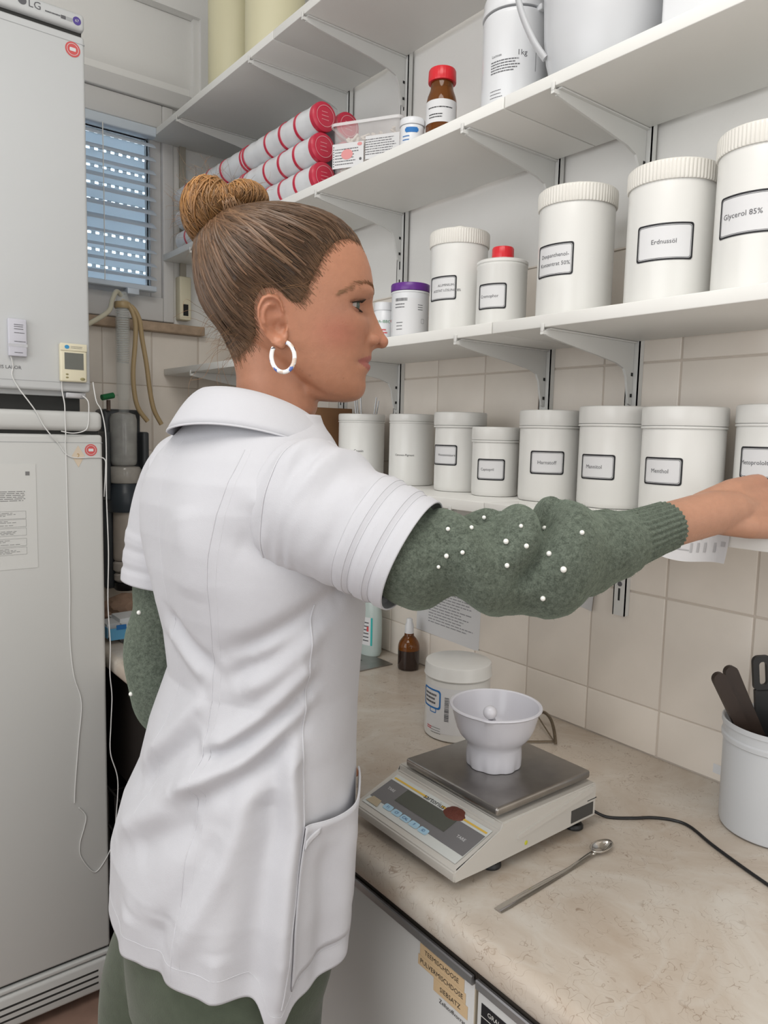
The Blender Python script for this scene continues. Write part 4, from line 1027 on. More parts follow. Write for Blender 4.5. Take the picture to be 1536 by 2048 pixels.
for u in (.46, .56, .66, .80): m.add([LP(14*u, 6*.4, .0006), LP(14*(u+.035), 6*.4, .0006), LP(14*(u+.035), 6*.7, .0006), LP(14*u, 6*.7, .0006)], [(0, 1, 2, 3)])
m.build('print', mat('soft_grey_ink', (.48, .48, .49), .7), t, fix=False, smooth=False)
m = MB(); m.add([LP(14*.28, 6*.16, .0006), LP(14*.66, 6*.16, .0006), LP(14*.62, 6*.3, .0006), LP(14*.24, 6*.3, .0006)], [(0, 1, 2, 3)]); m.build('orange_bar', mat('orange_print', (.75, .40, .10), .6), t, fix=False, smooth=False)

# ================================================================== refrigerators
FYF = 1.75
up_ = thing('upper_refrigerator', 'white upper refrigerator stacked on another, with a display clipped on', 'refrigerator', (0.22, 2.0, 1.45))
m = MB(); m.box(-.085, .505, FYF+.032, 2.225, 1.478, 2.283, bev=.004); m.build('cabinet', FRIDGE, up_)
MB().box(-.09, .512, FYF-.004, FYF+.10, 2.256, 2.291, bev=.008).build('top_panel', FRIDGE, up_)
MB().box(-.08, .50, FYF+.045, 2.18, 1.4455, 1.4775).build('dark_gap_fill', GASKET, up_)  # added black box, puts the darkness of the gap into its colour
dr = MB().box(-.088, .5125, FYF, FYF+.03, 1.488, 2.2465, bev=.007).build('door', FRIDGE, up_)
MB().box(-.08, .508, FYF+.010, FYF+.034, 2.244, 2.258).build('grip_gap', GASKET, up_)
for z in (2.229, 1.507): MB().box(-.085, .512, FYF-.0004, FYF+.002, z, z+.0012).build('trim_line', mat('trim_grey', (.36, .37, .38), .5), dr, smooth=False)
MB().box(.46, .503, FYF+.004, FYF+.04, 1.474, 1.4865, bev=.002).build('hinge', ALU, up_)
for fx in (-.03, .45): MB().lathe([(0, 0), (.014, 0), (.015, .004), (.015, .0315), (0, .0315)], (fx, FYF+.10, 1.4455), 20).build('foot', BLACK_PL, up_)
U, V = (1, 0, 0), (0, 0, 1)
m = MB(); on_plane(m, text2d('LG', .021), (.412, FYF-.0045, 2.2755), U, V); on_plane(m, text2d('KIS LABOR', .010), (.345, FYF-.0006, 1.533), U, V)
on_plane(m, ellipse2d(.0085, .0085, 20, 0, 0), (.388, FYF-.0045, 2.277), U, V); on_plane(m, shift(dashes(.030, .005, 1, .55, 1, 3, 0), 0, .0025), (.432, FYF-.0045, 2.2715), U, V)
on_plane(m, patch2d(.010, .007, 1), (.468, FYF-.0045, 2.271), U, V); m.build('lettering', INKG, up_, fix=False, smooth=False)
m = MB(); on_plane(m, patch2d(.012, .007, 1), (.480, FYF-.0045, 2.271), U, V); m.build('rating_strip', mat('mid_grey_ink', (.38, .39, .40), .6), up_, fix=False, smooth=False)
def sticker(x, z, r_, y, col, par, nm, in_=True):
    m = MB(); on_plane(m, ellipse2d(r_, r_, 32), (x, y-.0006, z), U, V); o = m.build(nm, col, par, fix=False, smooth=False)
    m = MB(); on_plane(m, ring2d(ellipse2d(r_*.78, r_*.78, 32)[0], ellipse2d(r_*.72, r_*.72, 32)[0]), (x, y-.0010, z), U, V); on_plane(m, ([(a_*r_*.75, b_*r_*.75) for a_, b_ in rrect(1.1, .62, .15)], [tuple(range(24))]), (x, y-.0010, z), U, V)
    m.build('pictogram', PAPER, o, fix=False, smooth=False)
STK = mat('sticker_red', (.62, .10, .10), .5)
sticker(.487, 2.214, .0155, FYF, STK, dr, 'round_red_sticker')
m = MB(); on_plane(m, ellipse2d(.0085, .0085, 24), (.4955, FYF-.0046, 2.2725), U, V); pb = m.build('round_purple_sticker', mat('sticker_purple', (.09, .06, .28), .5), up_, fix=False, smooth=False)
m = MB(); on_plane(m, text2d('67', .008), (.4955, FYF-.0050, 2.2725), U, V); m.build('number', PAPER, pb, fix=False, smooth=False)

lo = thing('lower_refrigerator', 'white lower refrigerator with vent grille at the floor and taped sheet', 'refrigerator', (0.23, 2.0, 0.0))
MB().box(-.075, .528, FYF+.032, 2.225, .02, 1.436, bev=.004).build('cabinet', FRIDGE2, lo)
MB().box(-.08, .5365, FYF-.004, 2.22, 1.401, 1.445, bev=.012).build('top_panel', FRIDGE2, lo)
MB().box(-.07, .530, FYF+.012, FYF+.036, 1.388, 1.404).build('grip_gap', GASKET, lo)
dl = MB().box(-.078, .5365, FYF, FYF+.03, .136, 1.393, bev=.007).build('door', FRIDGE2, lo)
MB().box(-.075, .536, FYF-.0004, FYF+.002, 1.3745, 1.3757).build('trim_line', MATS['trim_grey'], dl, smooth=False)
MB().box(-.07, .530, FYF+.010, FYF+.034, .112, .138).build('bottom_gap', GASKET, lo)
MB().box(-.078, .5365, FYF-.002, FYF+.03, .118, .129, bev=.003).build('bottom_trim', FRIDGE2, lo)
gr = MB().box(-.078, .5365, FYF-.004, FYF+.05, .030, .113, bev=.008).build('grille_panel', FRIDGE2, lo)
for z in (.052, .068, .084): MB().box(-.06, .505, FYF-.0046, FYF-.003, z, z+.005, bev=.0006).build('grille_slot', GASKET, gr)
for fx in (-.04, .49): MB().lathe([(0, 0), (.016, 0), (.016, .022), (0, .022)], (fx, FYF+.09, 0.0002), 20).build('foot', BLACK_PL, lo)
for fx in (-.04, .49): MB().lathe([(0, 0), (.016, 0), (.016, .022), (0, .022)], (fx, 2.20, 0.0002), 20).build('foot', BLACK_PL, lo)
sticker(.510, 1.3585, .0135, FYF, STK, dl, 'round_red_sticker')
m = MB(); on_plane(m, ([(.0, .024), (.014, .0), (0, -.026), (-.014, .0)], [(0, 1, 2, 3)]), (.482, FYF-.0006, 1.345), U, V); o = m.build('faded_star_sticker', mat('faded_orange', (.66, .56, .44), .6), dl, fix=False, smooth=False)
m = MB(); on_plane(m, text2d('2', .014), (.482, FYF-.0010, 1.345), U, V); m.build('number', mat('brown_ink', (.45, .27, .08), .6), o, fix=False, smooth=False)
# taped sheet on the lower door
t = thing('instruction_sheet', 'typed instruction sheet taped to the lower refrigerator door', 'paper', (.29, FYF, 1.10))
MB().box(.180, .392, FYF-.0009, FYF-.0004, 1.098, 1.328).build('sheet', mat('aged_paper', (.64, .645, .625), .6), t, smooth=False)
m = MB(); y_ = FYF-.0013
on_plane(m, patch2d(.0085, .0085, 1), (.375, y_, 1.307), U, V)
on_plane(m, shift(dashes(.150, .024, 6, .34, 1.0, 51, .03), 0, 0), (.220, y_, 1.270), U, V)
for k, z in enumerate((1.217, 1.199, 1.180, 1.157, 1.138)):
    on_plane(m, frame2d(.150, .0165, .0004, .001), (.295, y_, z), U, V); on_plane(m, shift(dashes(.140, .012, 4, .3, .95, 60+k, .35), -.070, .006), (.295, y_, z), U, V)
m.build('print', mat('typed_ink', (.20, .20, .20), .7), t, fix=False, smooth=False)
on = MB(); on_plane(on, text2d('Anweisung', .013), (.290, y_, 1.288), U, V); on.build('heading', mat('typed_ink', (.2, .2, .2), .7), t, fix=False, smooth=False)
# clipped thermometer with display
t = thing('thermometer_display', 'cream thermometer with grey display on the upper refrigerator door', 'thermometer', (.472, FYF, 1.51))
MB().box(.4445, .5005, FYF-.0155, FYF-.0004, 1.509, 1.592, bev=.0035).build('case', CREAM_PL, t)
MB().box(.4445, .5005, FYF-.0172, FYF-.0150, 1.576, 1.592, bev=.001).build('header', CREAM_PL, t)
MB().box(.4530, .4930, FYF-.0162, FYF-.0150, 1.536, 1.572).build('display', mat('lcd_olive', (.13, .135, .12), .15), t, smooth=False)
m = MB(); on_plane(m, ellipse2d(.005, .0042, 18), (.458, FYF-.0178, 1.584), U, V); m.build('blue_mark', mat('bright_blue', (.04, .28, .55), .5), t, fix=False, smooth=False)
m = MB(); on_plane(m, shift(dashes(.026, .006, 2, .25, 1, 5, .1), 0, .003), (.466, FYF-.0178, 1.584), U, V); m.build('print', INKG, t, fix=False, smooth=False)
for x, z, a_ in ((.458, 1.525, .0032), (.458, 1.518, .0032), (.4905, 1.516, .0055)): MB().sphere((x, FYF-.0155, z), a_, 12, 8, sy=.3, sz=.6).build('button', mat('olive_button', (.28, .25, .12), .5), t)
t = thing('data_logger', 'narrow white data logger taped to the upper refrigerator door', 'data logger', (.36, FYF, 1.555))
MB().box(.343, .379, FYF-.012, FYF-.0004, 1.556, 1.634, bev=.002).build('case', mat('logger_grey', (.58, .58, .64), .45), t)
m = MB()
for z, w_ in ((1.622, .018), (1.618, .018), (1.613, .018), (1.605, .02), (1.587, .022), (1.564, .016)): on_plane(m, shift(dashes(w_, .0022, 1, .6, 1, int(z*999), 0), 0, .001), (.354, FYF-.0125, z), U, V)
m.build('print', INKG, t, fix=False, smooth=False)
MB().box(.3425, .3795, FYF-.0128, FYF-.0121, 1.576, 1.582).build('tape', mat('clear_tape', (.75, .76, .78), .15, alpha=.4), t, smooth=False)
# sensor cords
CORD = mat('white_cord', (.70, .70, .69), .5)
def cord(nm, lab, pts, r_=.0013):
    o = MB().tube(catmull(pts, 8), r_, 6).build(nm, CORD); tag(o, lab, 'cord', 'white sensor cords')
yd = FYF-.0022; yt = FYF-.0065
cord('sensor_cord', 'white cord from the data logger slanting across the gap between refrigerators', [(.348, yd-.004, 1.556), (.352, yd, 1.535), (.350, yd, 1.515), (.362, yd, 1.490), (.382, yt, 1.460), (.395, yt, 1.440), (.410, yt, 1.410), (.426, yt, 1.388), (.440, yd, 1.372), (.455, yd, 1.350), (.475, yd, 1.341), (.515, yd, 1.342), (.5395, yd, 1.338), (.5415, yd, 1.31), (.541, FYF+.01, 1.25)])
cord('sensor_cord', 'white cord hanging straight down from the thermometer display', [(.449, yd-.003, 1.512), (.450, yd, 1.49), (.4535, yt, 1.46), (.4540, yt, 1.43), (.4545, yt, 1.39), (.4545, yd, 1.37), (.4555, yd, 1.33), (.456, yd, 1.20), (.4575, yd, 1.05), (.4555, yd, 0.93), (.462, yd, 0.84), (.478, yd, .77), (.470, yd, .68), (.461, yd, .58), (.458, yd, .53)])
cord('sensor_cord', 'white cord looping low on the lower refrigerator door', [(.468, yd, .515), (.483, yd, .49), (.478, yd, .46), (.469, yd, .43), (.468, yd, .40), (.480, yd, .37), (.497, yd, .345), (.510, yd, .345), (.530, yd, .37), (.545, yd, .40)], .0011)
cord('sensor_cord', 'white cord running down the right edge of the refrigerators', [(.517, FYF-.001, 1.512), (.522, yt, 1.47), (.533, yt, 1.448), (.5415, yt, 1.40), (.5425, yt, 1.33), (.5435, FYF, 1.25), (.546, FYF, 1.12), (.543, FYF, 1.0), (.547, FYF, .90), (.545, FYF, .83), (.549, FYF, .77), (.5455, FYF, .70), (.5435, FYF, .63), (.560, FYF, .555), (.553, FYF, .44), (.556, FYF, .38)])
cord('sensor_cord', 'short white cord bridging the hinge between the refrigerators', [(.494, FYF-.001, 1.480), (.504, yt, 1.468), (.505, yt, 1.44), (.503, yt, 1.415), (.495, yt, 1.402), (.470, yt, 1.396), (.445, yt, 1.400)])

# ================================================================== water still at the far end of the worktop
dx_, dy_ = 0.735, 2.195
st = thing('water_still', 'wall-hung water still with glass columns in a dark holder', 'water still', (dx_, dy_, .93))
DKG = mat('dark_grey_plastic', (.045, .05, .055), .4)
MB().box(dx_-.055, dx_+.058, dy_+.02, FY-.0065, .93, 1.465, bev=.012).build('back_plate', DKG, st)
MB().box(dx_-.062, dx_-.045, dy_-.02, dy_+.05, 1.20, 1.40, bev=.006).build('side_cheek', DKG, st)
MB().box(dx_+.048, dx_+.068, dy_-.02, dy_+.05, 1.18, 1.40, bev=.006).build('side_cheek', DKG, st)
SMOKE = mat('smoky_glass', (.50, .50, .48), .08, alpha=.72, noise=.2, nscale=25)
MB().lathe([(0, 1.300), (.030, 1.300), (.036, 1.305), (.038, 1.315), (.038, 1.435), (.034, 1.450), (.020, 1.455), (0, 1.455)], (dx_-.002, dy_, 0), 40).build('upper_vessel', SMOKE, st)
MB().lathe([(0, 1.250), (.043, 1.250), (.047, 1.256), (.047, 1.290), (.043, 1.297), (.032, 1.300), (0, 1.300)], (dx_, dy_, 0), 40).build('flange_vessel', mat('flange_glass', (.40, .38, .35), .12, noise=.2, nscale=20), st)
MB().lathe([(0, 1.165), (.045, 1.165), (.049, 1.17), (.049, 1.222), (.045, 1.228), (.040, 1.249), (0, 1.2495)], (dx_, dy_, 0), 40).build('clamp_ring', mat('blue_black_plastic', (.04, .05, .062), .35), st)
MB().lathe([(0, 1.02), (.034, 1.02), (.037, 1.025), (.037, 1.03), (.036, 1.164), (0, 1.1645)], (dx_+.002, dy_, 0), 40).build('resin_column', mat('resin_beige', (.42, .37, .32), .3, noise=.12, nscale=30), st)
for z0_, z1_, r_ in ((.985, 1.018, .038), (.955, .982, .036)):
    MB().lathe([(0, z0_), (r_*.85, z0_), (r_, z0_+.006), (r_, z1_-.006), (r_*.85, z1_), (0, z1_)], (dx_+.002, dy_, 0), 36).build('lower_bulb', mat('bulb_glass', (.46, .42, .38), .1), st)
MB().lathe([(0, .93), (.03, .93), (.034, .935), (.034, .953), (0, .954)], (dx_, dy_, 0), 30).build('bottom_cap', BLACK_PL, st)
MB().tube([(dx_+.032, dy_-.012, .968), (dx_+.045, dy_-.02, .955), (dx_+.043, dy_-.02, .93)], .006, 10).build('drain_spout', mat('bulb_glass', (.4, .4, .4), .2), st)
CLG = mat('clear_condenser_glass', (.90, .93, .90), .05, alpha=.12)
MB().lathe([(.015, 1.455), (.016, 1.49), (.0195, 1.50), (.0205, 1.52), (.0205, 1.77), (.017, 1.785), (.012, 1.80), (.0115, 1.80), (.0165, 1.783), (.0195, 1.77), (.0195, 1.52), (.0145, 1.49)], (dx_, dy_, 0), 36).build('condenser_tube', CLG, st)
hel = [(dx_+.0155*math.cos(a_*.5), dy_+.0155*math.sin(a_*.5), 1.60+.0065*a_*.5/(2*PI)) for a_ in range(0, 2*int(26*2*PI))]
MB().tube(hel, .0019, 6).build('condenser_coil', mat('coil_glass', (.82, .84, .82), .06, alpha=.38), st)
HOSE = mat('aged_rubber_hose', (.50, .37, .20), .35, trans=.15)
MB().tube(catmull([(dx_, dy_, 1.775), (.748, dy_-.015, 1.762), (.764, dy_-.02, 1.72), (.764, dy_-.02, 1.66), (.757, dy_-.02, 1.58), (.759, dy_-.02, 1.52), (.770, dy_-.02, 1.47), (.798, dy_-.02, 1.432)], 8), .0068, 12).build('hose', HOSE, st)
MB().tube(catmull([(dx_, dy_, 1.765), (.760, dy_-.01, 1.758), (.778, dy_-.015, 1.725), (.786, dy_-.015, 1.67), (.798, dy_-.015, 1.60), (.808, dy_-.015, 1.52), (.820, dy_-.015, 1.465), (.842, dy_-.015, 1.424)], 8), .0068, 12).build('hose', HOSE, st)
MB().tube(catmull([(dx_-.004, dy_, 1.79), (.712, dy_-.02, 1.795), (.690, dy_-.05, 1.765), (.665, dy_-.09, 1.725), (.600, dy_-.12, 1.68)], 8), .0065, 12).build('pale_hose', mat('pale_hose_pvc', (.66, .62, .48), .25, alpha=.85), st)
MB().lathe([(.021, 1.752), (.0235, 1.755), (.0235, 1.768), (.021, 1.771)], (dx_, dy_, 0), 28).build('hose_clip', HOSE, st)
MB().tube([(dx_-.017, dy_, 1.505), (dx_-.035, dy_-.01, 1.503)], .0022, 8).build('tap_stem', CLG, st)
MB().tube([(dx_-.033, dy_-.01, 1.503), (dx_-.068, dy_-.02, 1.495)], .0085, 12).build('green_tap', mat('green_plastic', (.01, .16, .05), .4), st)
MB().tube([(dx_-.04, dy_+.012, 1.46), (dx_-.04, dy_+.012, 1.49)], .006, 10).build('vent_nipple', mat('brown_nipple', (.14, .09, .07), .4), st)
# things on the worktop below it
t = thing('brown_paper_bag', 'crumpled brown paper bag on the worktop below the water still', 'bag', (.70, 2.075, ZW))
bm = bmesh.new(); bmesh.ops.create_icosphere(bm, subdivisions=4, radius=1)
for p in bm.verts:
    q = p.co.copy(); k = 1+.16*mnoise.noise(q*2.3)+.07*mnoise.noise(q*6)
    p.co = Vector((.70+q.x*.075*k, 2.075+q.y*.055*k, max(ZW, ZW+.038+q.z*.045*k)))
MB().bm(bm).build('bag', mat('brown_paper', (.26, .17, .12), .75, noise=.2, nscale=30), t, angle=25)
t = thing('tissue_pack', 'white and blue tissue pack on the worktop beside the refrigerator', 'tissue pack', (.655, 1.93, ZW))
bm = bmesh.new(); bmesh.ops.create_cube(bm, size=1); bmesh.ops.bevel(bm, geom=bm.edges[:], offset=.22, segments=4, affect='EDGES')
for p in bm.verts: p.co = Vector((.66+p.co.x*.15, 1.93+p.co.y*.12, ZW+.03+p.co.z*.06+.004*mnoise.noise(p.co*3)*(1 if p.co.z > 0 else 0)))
MB().bm(bm).build('pack', mat('pack_white', (.66, .68, .70), .35), t)
MB().box(.582, .66, 1.8685, 1.8705, ZW+.012, ZW+.042).build('blue_panel', mat('pack_blue', (.12, .38, .62), .35), t, smooth=False)
MB().box(.5835, .5850, 1.89, 1.97, ZW+.012, ZW+.040).build('side_panel', mat('pack_blue', (.12, .38, .62), .35), t, smooth=False)
MB().box(.60, .625, 1.8675, 1.8690, ZW+.038, ZW+.050).build('navy_mark', BLUEI, t, smooth=False)
# ================================================================== the person
per = thing('person', 'woman in white short-sleeved work coat over green jumper reaching along the shelf', 'person', (0.385, 0.82, 0.0))
SKIN = mat('skin', (.55, .29, .2), .48, attr='col', sss=.10, bump=.25, bscale=420, noise=.05, nscale=130)
# head frame: forward, her right side (towards the camera), up
HO = Vector((0.451, 0.791, 1.565)); HF = Vector((0.8587, -0.5125, 0)); HV = Vector((-0.5125, -0.8587, 0)); HZ = Vector((0, 0, 1))
K = 0.1856e-3
VC, UC, WC = (CAM-HO).dot(HV), (CAM-HO).dot(HF), (CAM-HO).dot(HZ)
def HL(u, v, w_): return HO+HF*u+HV*v+HZ*w_
def UW(X, Y):
    w_ = .901*math.tan(math.atan((704-Y/3.2)/1481.4)-.10452)-.155; u = (X-700)*K
    return u-.0237*w_, w_+.0237*u
def WU(u, w_):
    u, w_ = u+.0237*w_, w_-.0237*u
    return u/K+700, (704-1481.4*math.tan(math.atan((w_+.155)/.901)+.10452))*3.2
def HP(X, Y, v, pc=True):
    """head point from side-on drawing coordinates; pc: v off the midline is drawn as seen from the side"""
    u, w_ = UW(X, Y)
    if pc:
        t = abs(v)/VC; u += (UC-u)*t; w_ += (WC-w_)*t
    return HL(u, v, w_)
def to_draw(p):
    d = p-HO; u, v, w_ = d.dot(HF), d.dot(HV), d.z
    t = abs(v)/VC
    u0 = (u-UC*t)/(1-t); w0 = (w_-WC*t)/(1-t)
    return (*WU(u0, w0), v)
# profile tables (drawing Y -> front X of midline, face base X, back X, half width, widest X)
TY = [362, 374, 400, 440, 494, 558, 630, 710, 790, 860, 920, 980, 1050, 1110, 1150, 1178, 1195, 1206, 1216, 1235, 1262, 1285, 1298, 1307, 1318, 1335, 1350, 1365, 1382, 1400, 1430, 1460, 1490, 1515, 1535, 1550, 1560, 1566]
TF = [760, 905, 1010, 1095, 1170, 1220, 1258, 1285, 1298, 1301, 1297, 1312, 1340, 1371, 1394, 1403, 1392, 1355, 1312, 1291, 1289, 1290, 1281, 1270, 1279, 1284, 1281, 1269, 1256, 1250, 1249, 1252, 1246, 1236, 1221, 1196, 1165, 1120]
BSY = [362, 374, 400, 440, 494, 558, 630, 710, 790, 860, 920, 1000, 1100, 1200, 1300, 1380, 1430, 1460, 1490, 1515, 1535, 1550, 1560, 1566]
BSX = [760, 905, 1010, 1095, 1170, 1220, 1258, 1285, 1298, 1300, 1294, 1286, 1279, 1273, 1264, 1252, 1249, 1252, 1246, 1236, 1221, 1196, 1165, 1120]   # plain face without nose and lips
TB = [650, 500, 400, 318, 262, 232, 214, 208, 213, 226, 247, 272, 312, 352, 385, 412, 432, 448, 462, 490, 530, 566, 588, 602, 620, 648, 672, 698, 726, 752, 796, 846, 900, 950, 996, 1035, 1065, 1085]
TW = [.012, .032, .045, .0555, .063, .0685, .0715, .073, .0735, .0728, .0712, .0695, .0672, .0655, .0642, .0634, .0629, .0625, .0622, .0614, .0602, .0592, .0586, .0582, .0577, .0568, .0560, .0550, .0538, .0525, .0497, .0462, .0415, .0362, .0298, .0228, .0155, .006]
TX = [700, 690, 680, 660, 645, 635, 630, 632, 640, 655, 680, 705, 730, 750, 760, 768, 772, 775, 778, 784, 792, 800, 805, 808, 812, 820, 828, 836, 846, 858, 882, 910, 945, 985, 1025, 1060, 1085, 1100]
def gauss(x, s): return math.exp(-(x/s)**2)
def head_pt(Y, ph, off=0.0, face=True):
    Xf, Xb, hw, Xc = (float(np.interp(Y, TY, t_)) for t_ in (TF, TB, TW, TX))
    base = float(np.interp(Y, BSY, BSX)); dl = Xf-base
    cph, sph = math.cos(ph), math.sin(ph)
    low = sstep(1000, 1300, Y)
    n_ = 2.25-.25*low if cph > 0 else 2.1
    cu = math.copysign(abs(cph)**(2/n_), cph); sv = math.copysign(abs(sph)**(2/n_), sph)
    X = Xc+(base-Xc if cu > 0 else Xc-Xb)*cu; v = hw*sv
    if face and cu > 0:
        sig = float(np.interp(Y, [860, 940, 1050, 1178, 1216, 1262, 1310, 1400], [.010, .0085, .0095, .0125, .012, .016, .017, .02]))
        X += dl*gauss(v, sig)
        av = abs(v)
        # eye sockets, brow, cheek, mouth corner, philtrum
        X -= 72*gauss(av-.0325, .0165)*gauss(Y-976, 48)*cu
        X -= 30*gauss(av-.018, .009)*gauss(Y-960, 45)
        X += 14*gauss(av-.030, .018)*gauss(Y-872, 34)
        X += 10*gauss(av-.042, .017)*gauss(Y-1105, 75)
        X -= 16*gauss(av-.0255, .0085)*gauss(Y-1318, 30)
        X -= 10*gauss(av, .022)*gauss(Y-1312, 7)
        X -= 15*gauss(av-.0215, .006)*gauss(Y-1185, 48)
    u, w_ = UW(X, Y)
    p = HL(u, v, w_)
    return p
body = MB()
ND = 150; YS = np.linspace(363, 1565, ND); NPH = 160
body.grid(lambda i, j: head_pt(YS[j], 2*PI*i/NPH), NPH, ND, True)
body.add([head_pt(YS[0], 2*PI*i/NPH) for i in range(NPH)], [tuple(range(NPH))]); body.add([head_pt(YS[-1], 2*PI*i/NPH) for i in range(NPH)], [tuple(range(NPH-1, -1, -1))])
# nose wings and tip
for s_ in (-1, 1):
    body.sphere(HP(1286, 1166, s_*.0128, False), .0082, 16, 12, sx=1.25, sy=.8, sz=.9, M=Matrix((HF, HV, HZ)).transposed())
body.sphere(HP(1358, 1170, 0, False), .0082, 16, 12)
# neck
def loft_tube(mb_, pts, ra, rb, side, n=40, caps=True):
    pts = [Vector(p) for p in pts]; vs = []; fs = []; m_ = len(pts)
    for i, p in enumerate(pts):
        t_ = (pts[min(i+1, m_-1)]-pts[max(i-1, 0)]).normalized()
        a_ = (Vector(side)-t_*Vector(side).dot(t_)).normalized(); b_ = t_.cross(a_)
        for j in range(n):
            q = 2*PI*j/n; vs.append(p+a_*(ra[i]*math.cos(q))+b_*(rb[i]*math.sin(q)))
    for i in range(m_-1):
        for j in range(n): fs.append((i*n+j, i*n+(j+1) % n, (i+1)*n+(j+1) % n, (i+1)*n+j))
    if caps: fs += [tuple(range(n-1, -1, -1)), tuple((m_-1)*n+j for j in range(n))]
    mb_.add(vs, fs)
# sections are wider front to back at the top, wider across at the shoulders
NKS = [(612, 1000, .056, .052), (634, 1150, .0525, .049), (658, 1300, .0485, .0465), (672, 1400, .0475, .0455), (674, 1500, .0482, .0460), (664, 1600, .0505, .0485), (628, 1700, .0480, .058), (600, 1800, .052, .080)]
vs = []; nn = 48
for (X, Y, fx_, fy_) in NKS:
    c = HP(X, Y, 0, False)
    for j in range(nn):
        q = 2*PI*j/nn; vs.append(c+HF*(fx_*math.cos(q))+HV*(fy_*math.sin(q)))
fs = [(i*nn+j, i*nn+(j+1) % nn, (i+1)*nn+(j+1) % nn, (i+1)*nn+j) for i in range(len(NKS)-1) for j in range(nn)]+[tuple(range(nn)), tuple((len(NKS)-1)*nn+j for j in range(nn-1, -1, -1))]
body.add(vs, fs)
for s_ in (-.016, 0, .016):
    body.tube([HP(1150, 1492, s_*.6, False), HP(1060, 1490, s_, False), HP(940, 1478, s_*1.3, False), HP(860, 1470, s_*1.4, False)], .0135, 14, rads=[.0125, .0138, .0145, .0150])
# ear
EP = [(742, 1035), (730, 985), (722, 930), (706, 872), (672, 846), (630, 840), (590, 860), (563, 908), (555, 970), (566, 1035), (592, 1092), (628, 1145), (668, 1184), (706, 1204), (732, 1194), (742, 1158), (748, 1112), (750, 1075)]
EC = (655, 1015)
ea = sorted([(math.atan2(-(y-EC[1]), x-EC[0]), math.hypot(x-EC[0], y-EC[1])) for x, y in EP])
ea = [(ea[-1][0]-2*PI, ea[-1][1])]+ea+[(ea[0][0]+2*PI, ea[0][1])]
def ear_pt(i, j, side, top=True):
    th = -PI+2*PI*i/72; rho = j/20
    R_ = float(np.interp(th, [a_ for a_, _ in ea], [b_ for _, b_ in ea]))
    X = EC[0]+R_*rho*math.cos(th); Y = EC[1]-R_*rho*math.sin(th)
    back = sstep(-.2, .5, -math.cos(th+.25)); topk = sstep(0.1, .8, math.sin(th))
    rim = max(back, topk)*sstep(-1.25, -.7, math.sin(th)*1.3+.2)
    h_ = .0055*gauss(rho-.88, .085)*max(rim, .25)
    h_ += .0045*gauss(rho-.58, .11)*back*sstep(-.9, -.3, math.sin(th))
    h_ -= .0085*gauss(math.hypot(X-690, Y-1065), 52)
    h_ -= .0030*gauss(math.hypot(X-672, Y-950), 38)
    h_ += .0045*gauss(math.hypot(X-742, Y-1075), 24)          # tragus
    h_ += .0035*gauss(math.hypot(X-700, Y-1135), 22)          # antitragus
    h_ += .0030*gauss(math.hypot(X-700, Y-1175), 45)          # lobe
    flare = (745-X)*K*.30
    v = .0665+flare+h_
    if not top: v = .0665+flare-.0035-.006*(1-rho)
    if rho >= .999: v = .0665+flare+(.0012 if top else -.0012)
    return HP(X, Y+28, side*v)
for side in (1, -1):
    body.grid(lambda i, j: ear_pt(i, j, side), 72, 21, True)
    body.grid(lambda i, j: ear_pt(i, j, side, False), 72, 21, True)
# torso, arms and hands under the clothes
RZ = [0.700, 0.745, 0.785, 0.827, 0.898, 0.957, 1.002, 1.051, 1.120, 1.170, 1.207, 1.250, 1.290, 1.325, 1.355, 1.380, 1.402, 1.420, 1.436]
RCX = [.378, .383, .388, .390, .392, .399, .407, .414, .425, .424, .421, .417, .414, .411, .409, .410, .413, .417, .420]
RCY = [.798, .798, .797, .797, .799, .795, .788, .789, .783, .784, .785, .788, .790, .791, .791, .790, .789, .788, .787]
RA = [.168, .172, .175, .177, .179, .170, .158, .151, .139, .144, .150, .156, .160, .162, .158, .142, .118, .096, .082]
RB = [.124, .127, .130, .131, .133, .126, .117, .112, .102, .106, .112, .114, .113, .109, .102, .092, .080, .070, .064]
def ring(z): return [float(np.interp(z, RZ, q)) for q in (RCX, RCY, RA, RB)]
vs = []; nz = 46; zz = np.linspace(.80, 1.43, nz); nn = 64
for z in zz:
    cx, cy, a_, b_ = ring(z); a_ -= .016; b_ -= .016
    for j in range(nn):
        q = 2*PI*j/nn; vs.append((cx+b_*math.cos(q), cy+a_*math.sin(q), z-.012*sstep(1.3, 1.43, z)))
fs = [(i*nn+j, i*nn+(j+1) % nn, (i+1)*nn+(j+1) % nn, (i+1)*nn+j) for i in range(nz-1) for j in range(nn)]+[tuple(range(nn)), tuple((nz-1)*nn+j for j in range(nn-1, -1, -1))]
body.add(vs, fs)
SHR = Vector((.402, .655, 1.345)); ELR = Vector((.575, .490, 1.288)); WRR = Vector((.800, .4475, 1.3235))
ELR = Vector((.575, .489, 1.284)); body.tube(catmull([SHR, (.448, .580, 1.304), (.505, .527, 1.285), ELR], 5), .04, 20, rads=list(np.interp(np.arange(16), [0, 5, 10, 15], [.044, .032, .028, .030]))); body.sphere(SHR, .044); body.sphere(ELR, .030)
fd = (WRR-ELR).normalized()
body.tube([ELR, ELR.lerp(WRR, .3), ELR.lerp(WRR, .62), ELR.lerp(WRR, .85), WRR], .03, 24, rads=[.030, .030, .0275, .0260, .0260], flat=1.0)
SHL = Vector((.392, .930, 1.340)); ELL = Vector((.370, .953, 1.060)); WRL = Vector((.545, .945, .985))
body.tube([SHL, SHL.lerp(ELL, .5), ELL], .04, 16, rads=[.042, .034, .028]); body.sphere(ELL, .028)
body.tube([ELL, ELL.lerp(WRL, .4), WRL], .03, 16, rads=[.028, .028, .022])
